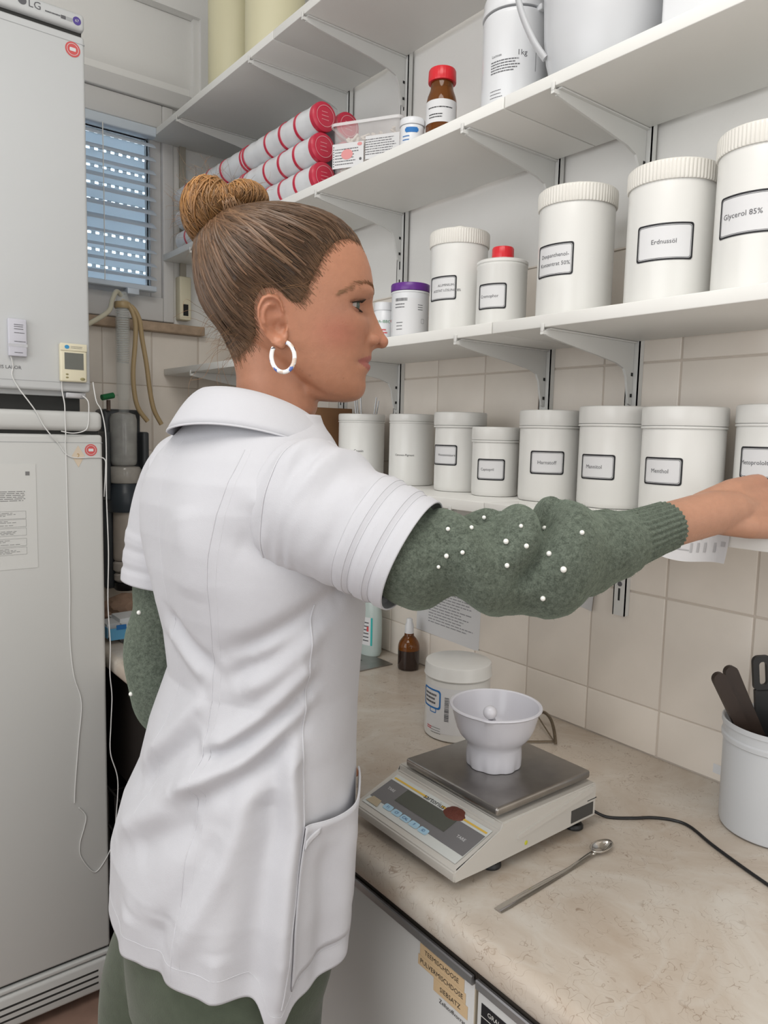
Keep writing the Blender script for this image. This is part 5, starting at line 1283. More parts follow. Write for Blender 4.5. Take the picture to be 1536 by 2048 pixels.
def hand(mb_, wr_, f_, n_, s_, sc=1.0, curl=0.5, spread=.12, thumb=1):
    """f_ forward, n_ back of the hand, s_ thumb side; palm, four fingers and a thumb"""
    f_, n_, s_ = f_.normalized(), n_.normalized(), s_.normalized()
    def L(a, b, c): return wr_+f_*(a*sc)+n_*(b*sc)+s_*(c*sc)
    # palm: metacarpal tubes
    for c0, c1, r0, r1 in ((.014, .030, .016, .0135), (.005, .010, .0165, .014), (-.006, -.010, .016, .0135), (-.015, -.029, .0145, .0115)):
        mb_.tube([L(-.02, 0, c0*.6), L(.035, .004, (c0+c1)/2), L(.082-abs(c1)*.15, .003, c1)], .01, 16, rads=[r0*.95*sc, r0*sc, r1*sc]); mb_.sphere(L(.084-abs(c1)*.15, .003, c1), r1*sc*.98, 14, 10)
    mb_.tube([L(.0, -.004, .012), L(.03, -.010, .024)], .014, 14, rads=[.016*sc, .016*sc])
    # fingers
    for c1, ln, r_ in ((.031, (.040, .024, .020), .0092), (.010, (.045, .028, .022), .0095), (-.011, (.041, .026, .021), .0091), (-.031, (.032, .019, .018), .0080)):
        p = L(.082-abs(c1)*.15, .001, c1); ang = 0.15; d0 = f_*1+s_*(c1*spread/.03*.6)
        pts = [p]; rads = [r_*1.12*sc]
        for q, l_ in enumerate(ln):
            ang += curl*(0.75 if q == 0 else 1.0)
            d = (d0.normalized()*math.cos(ang)-n_*math.sin(ang)); p = p+d*(l_*sc); pts.append(p); rads.append(r_*(1-.08*(q+1))*sc)
        mb_.tube(pts, r_, 14, rads=rads)
        for p_, q in zip(pts, rads): mb_.sphere(p_, q*1.02, 12, 8)
    # thumb
    p = L(.024, -.010, .024); d = (f_*.93+s_*.30-n_*.22).normalized(); pts = [L(.005, -.004, .016), p]; rads = [.015*sc, .0135*sc]
    for l_, q in ((.036, .0105), (.026, .0088)):
        p = p+d*(l_*sc); pts.append(p); rads.append(q*sc); d = (d+f_*.25-n_*.30*thumb).normalized()
    mb_.tube(pts, .01, 14, rads=rads)
    for p_, q in zip(pts, rads): mb_.sphere(p_, q*1.01, 12, 8)
# right hand on the shelf edge, thumb side up and away, little-finger side resting on the board
hf = Vector((.96, -.27, .04)); hn = Vector((-.10, -.80, .58)); hn = (hn-hf*hn.dot(hf)/hf.length_squared).normalized(); hs_ = hf.cross(hn)
if hs_.z < 0: hs_ = -hs_
hand(body, WRR+Vector((.036, -.004, .0045)), hf, hn, hs_, 1.05, .30)
hfn = hf.normalized(); body.tube([ELR.lerp(WRR, .9), WRR, WRR+hfn*.03+HZ*.004, WRR+hfn*.06+HZ*.006, WRR+hfn*.09+HZ*.006], .02, 24, rads=[.0258, .0262, .0255, .0215, .012])
# left hand resting on the worktop, hidden behind her
hf2 = Vector((.8, -.1, -.55)); hn2 = Vector((.5, 0, .86)); hn2 = (hn2-hf2*hn2.dot(hf2)/hf2.length_squared).normalized(); hs2 = hf2.cross(hn2)
hand(body, WRL, hf2, hn2, hs2 if hs2.y < 0 else -hs2, .95, .10)
# one continuous surface
tmp = body.build('body_raw', SKIN, None)
rm = tmp.modifiers.new('r', 'REMESH'); rm.mode = 'VOXEL'; rm.voxel_size = .0015; rm.use_smooth_shade = True
sm = tmp.modifiers.new('s', 'SMOOTH'); sm.factor = .5; sm.iterations = 4
dg = bpy.context.evaluated_depsgraph_get(); dg.update()
me = bpy.data.meshes.new_from_object(tmp.evaluated_get(dg))
bpy.data.objects.remove(tmp)
tmp = bpy.data.objects.new('body_raw', me); C.objects.link(tmp)
vg = tmp.vertex_groups.new(name='jaw')
for v_ in me.vertices:
    d_ = v_.co-HO
    if -.14 < d_.z < .0:
        X_, Y_ = WU(d_.dot(HF), d_.z)
        wt = sstep(1330, 1430, Y_+max(0, (1000-X_))*.25)*sstep(1270, 1180, X_)
        if wt > 0: vg.add([v_.index], wt, 'REPLACE')
    elif v_.co.z > 1.0 and v_.co.x > .74 and v_.co.y < .6: vg.add([v_.index], .6, 'REPLACE')
sm = tmp.modifiers.new('s', 'SMOOTH'); sm.factor = .6; sm.iterations = 26; sm.vertex_group = 'jaw'
dg.update(); me = bpy.data.meshes.new_from_object(tmp.evaluated_get(dg)); bpy.data.objects.remove(tmp)
nv = len(me.vertices); co_ = np.empty(nv*3); me.vertices.foreach_get('co', co_); co_ = co_.reshape(-1, 3)
hz = np.array(HO); dU = (co_-hz)@np.array(HF); dV = (co_-hz)@np.array(HV); dW = co_[:, 2]-HO.z
tt = np.abs(dV)/VC
def WUa(u, w_):
    u, w_ = u+.0237*w_, w_-.0237*u
    return u/K+700, (704-1481.4*np.tan(np.arctan((w_+.155)/.901)+.10452))*3.2
DX, DY = WUa((dU-UC*tt)/(1-tt), (dW-WC*tt)/(1-tt))
PX, PY = WUa(dU, dW)
ishead = (co_[:, 2] > 1.36) & (np.abs(dV) < .1) & (np.abs(dU) < .16)
# nostrils and ear canal pressed in
for s_ in (-1, 1):
    c = np.array(HP(1318, 1203, s_*.0075, False)); d2 = ((co_-c)**2).sum(1)
    k = np.exp(-d2/(.0036**2))*ishead; co_[:, 2] += .0055*k
    c = np.array(HP(716, 1084, s_*.068)); d2 = ((co_-c)**2).sum(1)
    k = np.exp(-d2/(.0040**2))*ishead; co_ -= np.outer(.0070*k*s_, np.array(HV))
hm = (co_[:, 0] > .890) & (co_[:, 1] < .6); co_[hm, 2] = np.where(co_[hm, 2] < 1.3203, 1.3006+np.clip((co_[hm, 2]-1.27), 0, .05)*.38, co_[hm, 2])
# skin tones: lips, cheeks, ears, knuckles
base = np.array([.41, .187, .110]); col = np.tile(base, (nv, 1))
def blend(mask, c): 
    global col
    mask = np.clip(mask, 0, 1)[:, None]; col = col*(1-mask)+np.array(c)*mask
av = np.abs(dV)
blend(.55*np.exp(-((DX-1075)/150)**2-((DY-1110)/110)**2)*ishead*(av > .02), (.40, .125, .085))
blend(.35*np.exp(-((PX-1370)/60)**2-((PY-1150)/60)**2)*ishead, (.41, .145, .095))
blend(.35*np.exp(-((DX-640)/120)**2-((DY-1020)/190)**2)*ishead*(av > .064), (.46, .175, .105))
lw_ = np.clip(1-(av/.0295)**2, 0, 1)
lip = ((PY > 1303-40*lw_) & (PY < 1311+54*lw_) & (av < .0295) & (PX > 1100) & ishead).astype(float)
blend(lip*.9, (.33, .095, .08))
blend(np.exp(-((PY-1308)/5)**2)*(av < .0305)*(PX > 1100)*ishead*.6, (.30, .08, .07))
blend(.45*np.exp(-((DX-1130)/110)**2-((DY-960)/55)**2)*ishead*(av > .015), (.33, .155, .105))
for (mx_, my_, mr_) in ((888, 1393, 6), (840, 1365, 4), (1105, 1410, 4), (822, 1352, 3)):
    blend(.75*np.exp(-(((DX-mx_)**2+(DY-my_)**2)/mr_**2))*ishead*(dV > .02), (.24, .10, .06))
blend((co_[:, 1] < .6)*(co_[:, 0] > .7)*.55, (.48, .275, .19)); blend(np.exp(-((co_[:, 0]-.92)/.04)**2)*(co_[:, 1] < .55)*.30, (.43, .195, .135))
me.vertices.foreach_set('co', co_.ravel())
ca = me.color_attributes.new('col', 'FLOAT_COLOR', 'POINT'); arr = np.ones((nv, 4)); arr[:, :3] = col; ca.data.foreach_set('color', arr.ravel())
me.update(); me.polygons.foreach_set('use_smooth', [True]*len(me.polygons))
me.materials.clear(); me.materials.append(SKIN)
me.transform(Matrix.Translation(-wloc(per)))
bo = bpy.data.objects.new('body', me); C.objects.link(bo); bo.parent = per
bvv = [tuple(v) for v in co_]; BODYBVH = BVHTree.FromPolygons(bvv, [tuple(p.vertices) for p in me.polygons])
# eyes
SCL = mat('eye_white', (.36, .31, .29), .15); IRIS = mat('iris', (.055, .07, .055), .1); PUP = mat('pupil', (.005, .005, .005), .05)
for s_ in (1, -1):
    ec = HP(1142, 938, s_*.0325)
    R3 = Matrix((HF, HV, HZ)).transposed()
    gz = (HF+HV*(.30*s_)-HZ*.06).normalized(); gy = HZ.cross(gz).normalized(); gx = gz.cross(gy); RG = Matrix((gx, gy, gz)).transposed()
    e = MB().sphere(ec, .0123, 32, 20); eye = e.build('eye', SCL, per)
    ir = MB(); ir.lathe([(0, .0130), (.002, .0129), (.0042, .0122), (.0058, .0113), (.0061, .0106)], (0, 0, 0), 32); ir.v = [tuple(ec+RG @ Vector(p)) for p in ir.v]; ir.build('iris', IRIS, eye, fix=False)
    ir = MB(); ir.lathe([(0, .0131), (.0012, .01306), (.0022, .0129)], (0, 0, 0), 20); ir.v = [tuple(ec+RG @ Vector(p)) for p in ir.v]; ir.build('pupil', PUP, eye, fix=False)
    def lid(az, el, r_): 
        d = HF*(math.cos(el)*math.cos(az))+HV*(math.cos(el)*math.sin(az)*s_)+HZ*math.sin(el); return ec+d*r_
    lm = MB()
    def up_edge(az): return math.radians(20)*max(0, math.cos(az*.96))-math.radians(1)
    def lo_edge(az): return -math.radians(21)*max(0, math.cos(az*.96))-math.radians(1.5)
    NA = 30
    AZ = lambda i: -1.75+3.5*i/NA
    lm.grid(lambda i, j: lid(AZ(i), up_edge(AZ(i))+(math.radians(88)-up_edge(AZ(i)))*(max(j-1, 0)/9), (.0127 if j == 0 else .0136+.0012*sstep(3, 9, j))), NA+1, 11)
    lm.grid(lambda i, j: lid(AZ(i), lo_edge(AZ(i))-(math.radians(86)+lo_edge(AZ(i)))*(max(j-1, 0)/9), (.0127 if j == 0 else .0134+.001*sstep(3, 9, j))), NA+1, 11)
    lm.build('eyelid', SKIN, per, fix=False, colors=np.tile(np.array([.355, .158, .098]), (len(lm.v), 1)))
    ls_ = MB(); rr = random.Random(4)
    for i in range(26):
        az = -.9+2.4*i/25; p0 = lid(az, up_edge(az)+.02, .0136); d = (HF*math.cos(az)+HV*math.sin(az)*s_)
        ls_.tube([p0, p0+d*.0042+HZ*.0003, p0+d*.0072+HZ*.0028], .00025, 4, rads=[.0004, .0003, .0001])
    for i in range(14):
        az = -.5+1.5*i/13; p0 = lid(az, lo_edge(az)-.02, .0134); d = (HF*math.cos(az)+HV*math.sin(az)*s_)
        ls_.tube([p0, p0+d*.003-HZ*.001, p0+d*.0042-HZ*.0018], .0002, 4, rads=[.0003, .0002, .0001])
    ls_.tube([lid(-1.5+3.0*i/14, up_edge(-1.5+3.0*i/14)+.015, .0136) for i in range(15)], .0009, 5)
    o = ls_.build('eyelashes', mat('lash', (.03, .018, .012), .6), per, fix=False); o['kind'] = 'stuff'
    # brow hairs
    bw_ = MB()
    cv = [(1280, 852), (1240, 828), (1190, 812), (1135, 820), (1085, 845), (1045, 872)]
    for k in range(230):
        q = rr.random()*5; i = min(int(q), 4); f_ = q-i
        X = cv[i][0]*(1-f_)+cv[i+1][0]*f_; Y = cv[i][1]*(1-f_)+cv[i+1][1]*f_; Y += rr.gauss(0, 10)*(1-.12*i)
        v0 = float(np.interp(X, [1050, 1130, 1230, 1270], [.047, .037, .020, .013]))
        p0 = HP(X, Y, s_*v0); d = -HF*.8+HV*(.55*s_)+HZ*(.55-.14*q)
        hit = BODYBVH.find_nearest(p0)
        if hit[0] is None: continue
        a_ = hit[0]+hit[1]*.0002; b_ = BODYBVH.find_nearest(a_+d.normalized()*.0055); b_ = b_[0]+b_[1]*.0006
        bw_.tube([a_, a_.lerp(b_, .5)+hit[1]*.0004, b_], .0003, 3, rads=[.00020, .00017, .00006])
    o = bw_.build('eyebrow', mat('brow', (.30, .165, .09), .6), per, fix=False); o['kind'] = 'stuff'

# ------------------------------------------------------------------ hair
HAIRC = mat('hair', (.1, .06, .03), .36, attr='col', spec=.5)
poly = [(1222, 540), (1150, 505), (1070, 520), (1000, 590), (950, 690), (905, 780), (868, 860), (836, 925), (790, 925), (752, 902), (715, 868), (690, 835), (640, 826), (580, 850), (545, 915), (535, 1000), (548, 1080), (545, 1140), (500, 1215), (432, 1282), (380, 1240), (100, 1000), (50, 500), (300, 100), (900, 150), (1300, 400)]
PV = np.array(poly, float)
def inside_a(X, Y):
    """signed distance (px) to the hair region, positive inside"""
    X = np.asarray(X, float).ravel(); Y = np.asarray(Y, float).ravel(); P_ = np.stack([X, Y], 1)
    best = np.full(len(X), 1e9); c = np.zeros(len(X), bool)
    for i in range(len(PV)):
        a_ = PV[i]; b_ = PV[(i+1) % len(PV)]; ab = b_-a_; t = np.clip(((P_-a_)@ab)/(ab@ab), 0, 1)
        best = np.minimum(best, np.hypot(*(P_-(a_+t[:, None]*ab)).T))
        if a_[1] != b_[1]:
            cr = ((a_[1] > Y) != (b_[1] > Y)) & (X < (b_[0]-a_[0])*(Y-a_[1])/(b_[1]-a_[1])+a_[0]); c ^= cr
    return np.where(c, best, -best)
def inside_d(X, Y): return float(inside_a([X], [Y])[0])
HC = HP(690, 720, 0, False)
cap = MB(); NH = 220; HYS = np.concatenate([np.linspace(363, 1000, 120), np.linspace(1004, 1345, 66)])
def cap_base(Y, ph):
    p = head_pt(min(Y, 1345), ph, face=False)
    if Y > 940 and math.cos(ph) < .1:                 # the nape follows the neck
        ax_ = HP(640, Y, 0, False); d = p-ax_; d.z = 0; d.normalize()
        h_ = BODYBVH.ray_cast(ax_+d*.22, -d, .22)
        if h_[0] is not None:
            k = sstep(.1, -.35, math.cos(ph))*sstep(940, 1010, Y); p = p.lerp(h_[0], k)
    return p
CB = [cap_base(HYS[j], 2*PI*i/NH) for i in range(NH) for j in range(len(HYS))]
CD = np.array([to_draw(p) for p in CB]); CI = inside_a(CD[:, 0], CD[:, 1])
def cap_fin(k):
    p = CB[k]; d = CI[k]; n_ = (p-HC); n_.z *= .9; n_.normalize()
    th = (.0066-.0026*sstep(560, 400, CD[k, 1]))*sstep(0, 170, d)+.0011*sstep(-4, 16, d)-.004*sstep(1, -12, d)
    return p+n_*th
FIN = [cap_fin(k) for k in range(len(CB))]; NY = len(HYS)
cap.grid(lambda i, j: FIN[i*NY+j], NH, NY, True)
cap.add([FIN[i*NY] for i in range(NH)]+[HP(705, 343, 0, False)], [(i, (i+1) % NH, NH) for i in range(NH)])
drw = [to_draw(Vector(p)) for p in cap.v]; ins = list(inside_a([d[0] for d in drw], [d[1] for d in drw]))
cap.f = [f_ for f_ in cap.f if max(ins[i] for i in f_) > -12]; cap.mi = [0]*len(cap.f)
CAPBVH = BVHTree.FromPolygons([Vector(p) for p in cap.v], cap.f)
hr = cap.build('hair', HAIRC, per, fix=True, colors=np.tile(np.array([.045, .027, .017]), (len(cap.v), 1)))
STR = MB(); SC_ = []
def strand(pts, r_, c0, c1, n=3):
    k0 = len(STR.v); STR.tube(pts, r_, n, caps=False, rads=[r_*(.55+.45*math.sin(PI*min(1, .12+i/(len(pts)-1)*.85))) for i in range(len(pts))])
    m_ = len(pts)
    for i in range(m_):
        f_ = i/(m_-1); cc = [a_*(1-f_)+b_*f_ for a_, b_ in zip(c0, c1)]
        SC_.extend([cc]*n)
def tone(rr, lo=.7, hi=1.35, gold=0.0):
    k = rr.uniform(lo, hi); b_ = rr.random()
    return [(.135+.13*gold)*k*(1+.1*b_), (.079+.060*gold)*k, (.043+.004*gold)*k]
TIE = HP(400, 462, 0, False)
rr = random.Random(21)
vis = [i for i in range(len(cap.v)) if ins[i] > 2]
def surf(p, lift):
    d = (p-HC).normalized(); h_ = CAPBVH.ray_cast(HC, d, .3)
    if h_[0] is None:
        h_ = CAPBVH.find_nearest(p); return h_[0]+d*lift
    return h_[0]+d*lift
cnt = 0; tries = 0
while cnt < 2300 and tries < 12000:
    tries += 1
    i = rr.choice(vis); p0 = Vector(cap.v[i]); X, Y, v = drw[i]
    if v < -.01 and rr.random() < .75: continue
    if rr.random() < .45 and ins[i] > 60: continue                 # favour strands rooted at the hairline
    p0 = p0+Vector((rr.uniform(-1, 1), rr.uniform(-1, 1), rr.uniform(-1, 1)))*.003
    pts = []; N_ = 11; sag = rr.uniform(-.004, .012); lift0 = rr.uniform(.0, .0014)
    tgt = TIE+HV*max(-.022, min(.022, v*.35))+HZ*rr.uniform(-.010, .010)+HF*rr.uniform(-.006, .006)
    mid = p0.lerp(tgt, .5)-HZ*sag-HF*sag*.6
    wv = rr.uniform(0, 6)
    for k in range(N_):
        f_ = k/(N_-1); q = p0*(1-f_)**2+mid*2*f_*(1-f_)+tgt*f_**2
        q = surf(q, lift0*math.sin(PI*min(1, f_+.12))+.0003+.0004*math.sin(wv+f_*9))
        pts.append(q)
    strand(pts, rr.uniform(.00035, .0008), tone(rr, .35, 1.0), tone(rr, .45, 1.35)); cnt += 1
# fine short hairs soften the hairline
edge = [i for i in range(len(cap.v)) if -2 < ins[i] < 16 and drw[i][2] > -.02 and (drw[i][0] > 520 or drw[i][1] > 1080)]
for k in range(2000):
    i = rr.choice(edge); p0 = Vector(cap.v[i])+HF*rr.gauss(0, .003)+HZ*rr.gauss(0, .003); back = (TIE-p0).normalized()
    b0 = BODYBVH.find_nearest(p0-back*abs(rr.gauss(0, .006))); q0 = b0[0]+b0[1]*.0002
    pts = [q0]
    for f_ in (.03, .07, .12, .18, .25): pts.append(surf(p0.lerp(TIE, f_), .0007))
    strand(pts, rr.uniform(.00012, .0003), tone(rr, 1.2, 2.2), tone(rr, .5, 1.1))
# coarse clumps give the combed relief
for k in range(260):
    i = rr.choice(vis); X, Y, v = drw[i]
    if v < .0 or ins[i] < 8: continue
    p0 = Vector(cap.v[i]); tgt = TIE+HV*max(-.022, min(.022, v*.35))+HZ*rr.uniform(-.012, .012); mid = p0.lerp(tgt, .5)-HZ*.006
    pts = [surf(p0*(1-f_)**2+mid*2*f_*(1-f_)+tgt*f_**2, .0008) for f_ in np.linspace(0, 1, 12)]
    strand(pts, rr.uniform(.0012, .0020), tone(rr, .3, 1.2), tone(rr, .5, 1.6), 5)
# bun lobes
def lobe(cX, cY, rX, rY, rV, P1, P2, count, gold, seed):
    rr = random.Random(seed)
    c = HP(cX, cY, 0, False); A = HF*(rX*K); B = HZ*(rY*K); D = HV*rV
    core = MB().sphere((0, 0, 0), 1, 32, 20)
    def el(d): return c+A*d[0]+B*d[1]+D*d[2]
    core.v = [tuple(el(Vector(p)*(.95+.05*mnoise.noise(Vector(p)*3)))) for p in core.v]
    core.build('bun', HAIRC, per, fix=True, colors=np.tile(np.array([.15, .075, .03]), (len(core.v), 1)))
    d1 = Vector(((P1[0]-cX)/rX, (cY-P1[1])/rY, 0)).normalized(); d2 = Vector(((P2[0]-cX)/rX, (cY-P2[1])/rY, 0)).normalized()
    ax = (d2-d1).normalized(); e0 = Vector((0, 0, 1)); e1 = ax.cross(e0).normalized()
    for k in range(count):
        al = rr.uniform(0, 2*PI); e = e0*math.cos(al)+e1*math.sin(al); lf = rr.uniform(.97, 1.05)+.07*max(0, rr.random()-.75)*4*rr.random(); j1 = Vector((rr.gauss(0, .24), rr.gauss(0, .24), rr.gauss(0, .24))); j2 = Vector((rr.gauss(0, .22), rr.gauss(0, .22), rr.gauss(0, .22)))
        f0 = rr.uniform(-.05, .25); f1 = rr.uniform(.75, 1.05); pts = []; wv = rr.uniform(0, 6)
        for q in np.linspace(f0, f1, 11):
            d = ((d1+j1)*(1-q)+(d2+j2)*q+e*(1.25*math.sin(PI*max(0, min(1, q))))).normalized()
            pts.append(el(d*(lf+.012*math.sin(wv+q*7))))
        g_ = gold*rr.uniform(.5, 1.3)
        strand(pts, rr.choice((.0004, .0005, .0007, .0011)), tone(rr, .75, 1.9, g_), tone(rr, .45, 1.2, g_*.5))
lobe(272, 372, 165, 205, .044, (320, 190), (410, 480), 1300, 1.0, 31)
lobe(500, 280, 135, 105, .036, (425, 185), (445, 430), 620, 1.0, 32)
lobe(410, 380, 120, 115, .038, (345, 210), (440, 490), 420, .4, 33)
# flyaway wisps at the nape and round the bun
rr = random.Random(77)
def wisp(pts, r_=.00022): strand(catmull(pts, 5), r_, tone(rr, .8, 1.3), tone(rr, .9, 1.6, .4), 3)
for (a_, b_, c_, d_) in (((400, 1240), (320, 1180), (300, 1300), (320, 1460)), ((420, 1250), (300, 1390), (310, 1480), (370, 1610)), ((370, 1200), (330, 1130), (270, 1090), (180, 1100)), ((330, 1130), (250, 1080), (150, 1040), (60, 1035)), ((350, 1170), (170, 1370), (120, 1450), (115, 1550)), ((300, 1080), (200, 1010), (120, 990), (30, 1040)), ((430, 1260), (300, 1240), (220, 1400), (130, 1430)), ((420, 1270), (330, 1330), (420, 1560), (520, 1560)), ((250, 1000), (180, 960), (110, 920), (90, 1010)), ((560, 1040), (420, 1090), (380, 1160), (350, 1240)), ((545, 960), (460, 980), (380, 1010), (250, 1000)), ((560, 1080), (500, 1150), (430, 1110), (330, 1190))):
    v = rr.uniform(0, .03); wisp([HP(*a_, v), HP(*b_, v+.005), HP(*c_, v+.01), HP(*d_, v+.01)])
for k in range(70):
    X0 = rr.uniform(270, 540); Y0 = rr.uniform(980, 1260)
    if inside_d(X0, Y0) < 0: continue
    v = rr.uniform(.01, .05); dX, dY = rr.uniform(-140, -20), rr.uniform(-30, 120)
    p0 = surf(HP(X0, Y0, v), .001)
    wisp([p0, p0+HF*(dX*.4*K)+HV*.004-HZ*(dY*.2*K), p0+HF*(dX*.8*K)+HV*.004-HZ*(dY*.7*K), p0+HF*(dX*K)-HZ*(dY*K)], .00016)
for k in range(70):
    al = rr.uniform(.5, 4.4); c = HP(345, 350, 0, False); R1, R2 = 235*K, 205*K
    p0 = c+HF*(R1*.9*math.cos(al))+HZ*(R2*.9*math.sin(al))+HV*rr.uniform(-.02, .03); d = (HF*math.cos(al+rr.uniform(-.9, .9))+HZ*math.sin(al+rr.uniform(-.9, .9)))
    wisp([p0, p0+d*.008, p0+d*.016+HF*rr.uniform(-.006, .006), p0+d*rr.uniform(.014, .03)+HZ*rr.uniform(-.006, .006)], .00015)
for (a_, b_, c_) in (((930, 740), (800, 810), (560, 850)), ((900, 790), (780, 800), (660, 850)), ((760, 740), (700, 790), (560, 800)), ((860, 800), (700, 840), (500, 960)), ((940, 770), (860, 815), (740, 800))):
    wisp([surf(HP(*a_, .062), .001), surf(HP(*b_, .068), .003), surf(HP(*c_, .068), .003)], .0002)
so_ = STR.build('hair_strands', HAIRC, hr, fix=False, angle=None, colors=np.array(SC_)); so_['kind'] = 'stuff'
# hoop earring
EAR = bpy.data.materials.new('speckled_resin'); EAR.use_nodes = True; nt = EAR.node_tree; b = nt.nodes['Principled BSDF']; b.inputs['Roughness'].default_value = .12
tc = nt.nodes.new('ShaderNodeTexCoord'); vo = nt.nodes.new('ShaderNodeTexVoronoi'); vo.inputs['Scale'].default_value = 210; nt.links.new(tc.outputs['Object'], vo.inputs['Vector'])
rp = nt.nodes.new('ShaderNodeValToRGB'); rp.color_ramp.interpolation = 'CONSTANT'
for k, (p_, c_) in enumerate(((0, (.80, .78, .76, 1)), (.35, (.62, .52, .45, 1)), (.48, (.85, .85, .88, 1)), (.68, (.10, .16, .45, 1)), (.74, (.80, .80, .82, 1)), (.88, (.35, .55, .80, 1)), (.93, (.06, .05, .06, 1)))):
    e_ = rp.color_ramp.elements[k] if k < 2 else rp.color_ramp.elements.new(p_); e_.position = p_; e_.color = c_
sp = nt.nodes.new('ShaderNodeSeparateColor'); nt.links.new(vo.outputs['Color'], sp.inputs[0]); nt.links.new(sp.outputs[0], rp.inputs[0]); nt.links.new(rp.outputs[0], b.inputs['Base Color'])
pts = []
for k in range(33):
    a_ = math.radians(72-k*(288)/32); pts.append(HP(716+74*math.cos(a_), 1275-98*math.sin(a_), .078-.004*math.sin(a_)))
er = MB().tube(pts, .0024, 14).build('earring', EAR, per); er['label'] = 'speckled white and blue resin hoop earring'
# ------------------------------------------------------------------ white work coat
def cloth_mat(name, col):
    m = bpy.data.materials.new(name); m.use_nodes = True; nt = m.node_tree; b = nt.nodes['Principled BSDF']
    b.inputs['Base Color'].default_value = (*col, 1); b.inputs['Roughness'].default_value = .75; b.inputs['Sheen Weight'].default_value = .15; b.inputs['Specular IOR Level'].default_value = .3
    tc = nt.nodes.new('ShaderNodeTexCoord'); n1 = nt.nodes.new('ShaderNodeTexNoise'); n1.inputs['Scale'].default_value = 900; n1.inputs['Detail'].default_value = 1
    nt.links.new(tc.outputs['Object'], n1.inputs['Vector'])
    n2 = nt.nodes.new('ShaderNodeTexNoise'); n2.inputs['Scale'].default_value = 28; n2.inputs['Detail'].default_value = 3; nt.links.new(tc.outputs['Object'], n2.inputs['Vector'])
    ad = nt.nodes.new('ShaderNodeMath'); ad.operation = 'MULTIPLY_ADD'; ad.inputs[1].default_value = .12; nt.links.new(n1.outputs['Fac'], ad.inputs[0]); nt.links.new(n2.outputs['Fac'], ad.inputs[2])
    bp = nt.nodes.new('ShaderNodeBump'); bp.inputs['Strength'].default_value = .35; bp.inputs['Distance'].default_value = .003
    nt.links.new(ad.outputs[0], bp.inputs['Height']); nt.links.new(bp.outputs[0], b.inputs['Normal'])
    return m
COAT = cloth_mat('white_cotton', (.51, .51, .54))
COATI = cloth_mat('white_cotton_seam', (.54, .54, .57))
def seg_d(px, pz, pts):
    """distance (m) in unrolled surface and position along a fold given as (deg, z)"""
    best = (9, 0)
    n_ = len(pts)-1
    for i in range(n_):
        ax_, az_ = pts[i]; bx2, bz2 = pts[i+1]
        ux, uz = (bx2-ax_)*.0026, bz2-az_; qx, qz = (px-ax_)*.0026, pz-az_
        L2 = ux*ux+uz*uz; t = max(0, min(1, (qx*ux+qz*uz)/L2)); d = math.hypot(qx-ux*t, qz-uz*t)
        if d < best[0]:
            s_ = 1 if (ux*qz-uz*qx) > 0 else -1
            best = (d, (i+t)/n_, s_)
    return best
FOLDS = [  # path (deg, z), height, width, skew
    ([(290, 1.262), (276, 1.240), (259, 1.222), (237, 1.198), (215, 1.178)], -.0060, .011),
    ([(284, 1.248), (266, 1.224), (250, 1.200), (232, 1.176)], .0045, .010),
    ([(276, 1.232), (255, 1.205), (234, 1.172), (214, 1.148)], -.0050, .011),
    ([(268, 1.205), (256, 1.180), (240, 1.155), (222, 1.135)], .0040, .012),
    ([(262, 1.166), (258, 1.160), (245, 1.133), (232, 1.109), (219, 1.086), (208, 1.075)], .0062, .011),
    ([(262, 1.145), (250, 1.118), (236, 1.093), (222, 1.072), (205, 1.060)], -.0060, .011),
    ([(262, 1.132), (257, 1.126), (243, 1.097), (231, 1.072), (217, 1.055), (204, 1.036), (196, 1.022)], .0066, .012),
    ([(258, 1.095), (246, 1.070), (232, 1.046), (216, 1.028), (200, 1.008)], -.0062, .013),
    ([(205, 1.120), (198, 1.113), (192, 1.096), (183, 1.066), (168, 1.025)], .0055, .014),
    ([(206, 1.085), (196, 1.062), (182, 1.030), (168, .995)], -.0050, .014),
    ([(226, 1.048), (208, 1.030), (195, 1.008), (180, .975), (163, .930)], .0058, .018),
    ([(214, 1.000), (198, .970), (180, .935)], -.0055, .018),
    ([(256, 1.080), (255, 1.062), (259, 1.000), (259, .903), (258, .80)], .0105, .013),
    ([(247, 1.045), (249, .990), (247, .90), (245, .80)], -.0075, .022),
    ([(240, 1.050), (235, 1.030), (229, .955), (219, .899), (212, .85)], .0045, .016),
    ([(225, .995), (217, .93), (205, .87)], -.0040, .016),
    ([(175, 1.205), (186, 1.190), (200, 1.168), (209, 1.158)], -.0040, .010),
    ([(172, 1.180), (188, 1.165), (203, 1.142)], .0035, .010),
    ([(232, 1.345), (246, 1.335), (258, 1.345)], .0035, .012),
    ([(225, 1.300), (240, 1.290), (258, 1.292)], -.0025, .016),
    ([(200, 1.335), (204, 1.28), (202, 1.23)], .003, .022),
    ([(186, .88), (184, .84), (183, .79)], .005, .014), ([(203, .89), (202, .84), (202, .79)], -.005, .014), ([(232, .88), (232, .84), (231, .79)], .004, .014),
    ([(276, .98), (279, .90), (278, .80)], -.005, .016), ([(291, 1.0), (291, .90), (290, .81)], .005, .018),
]
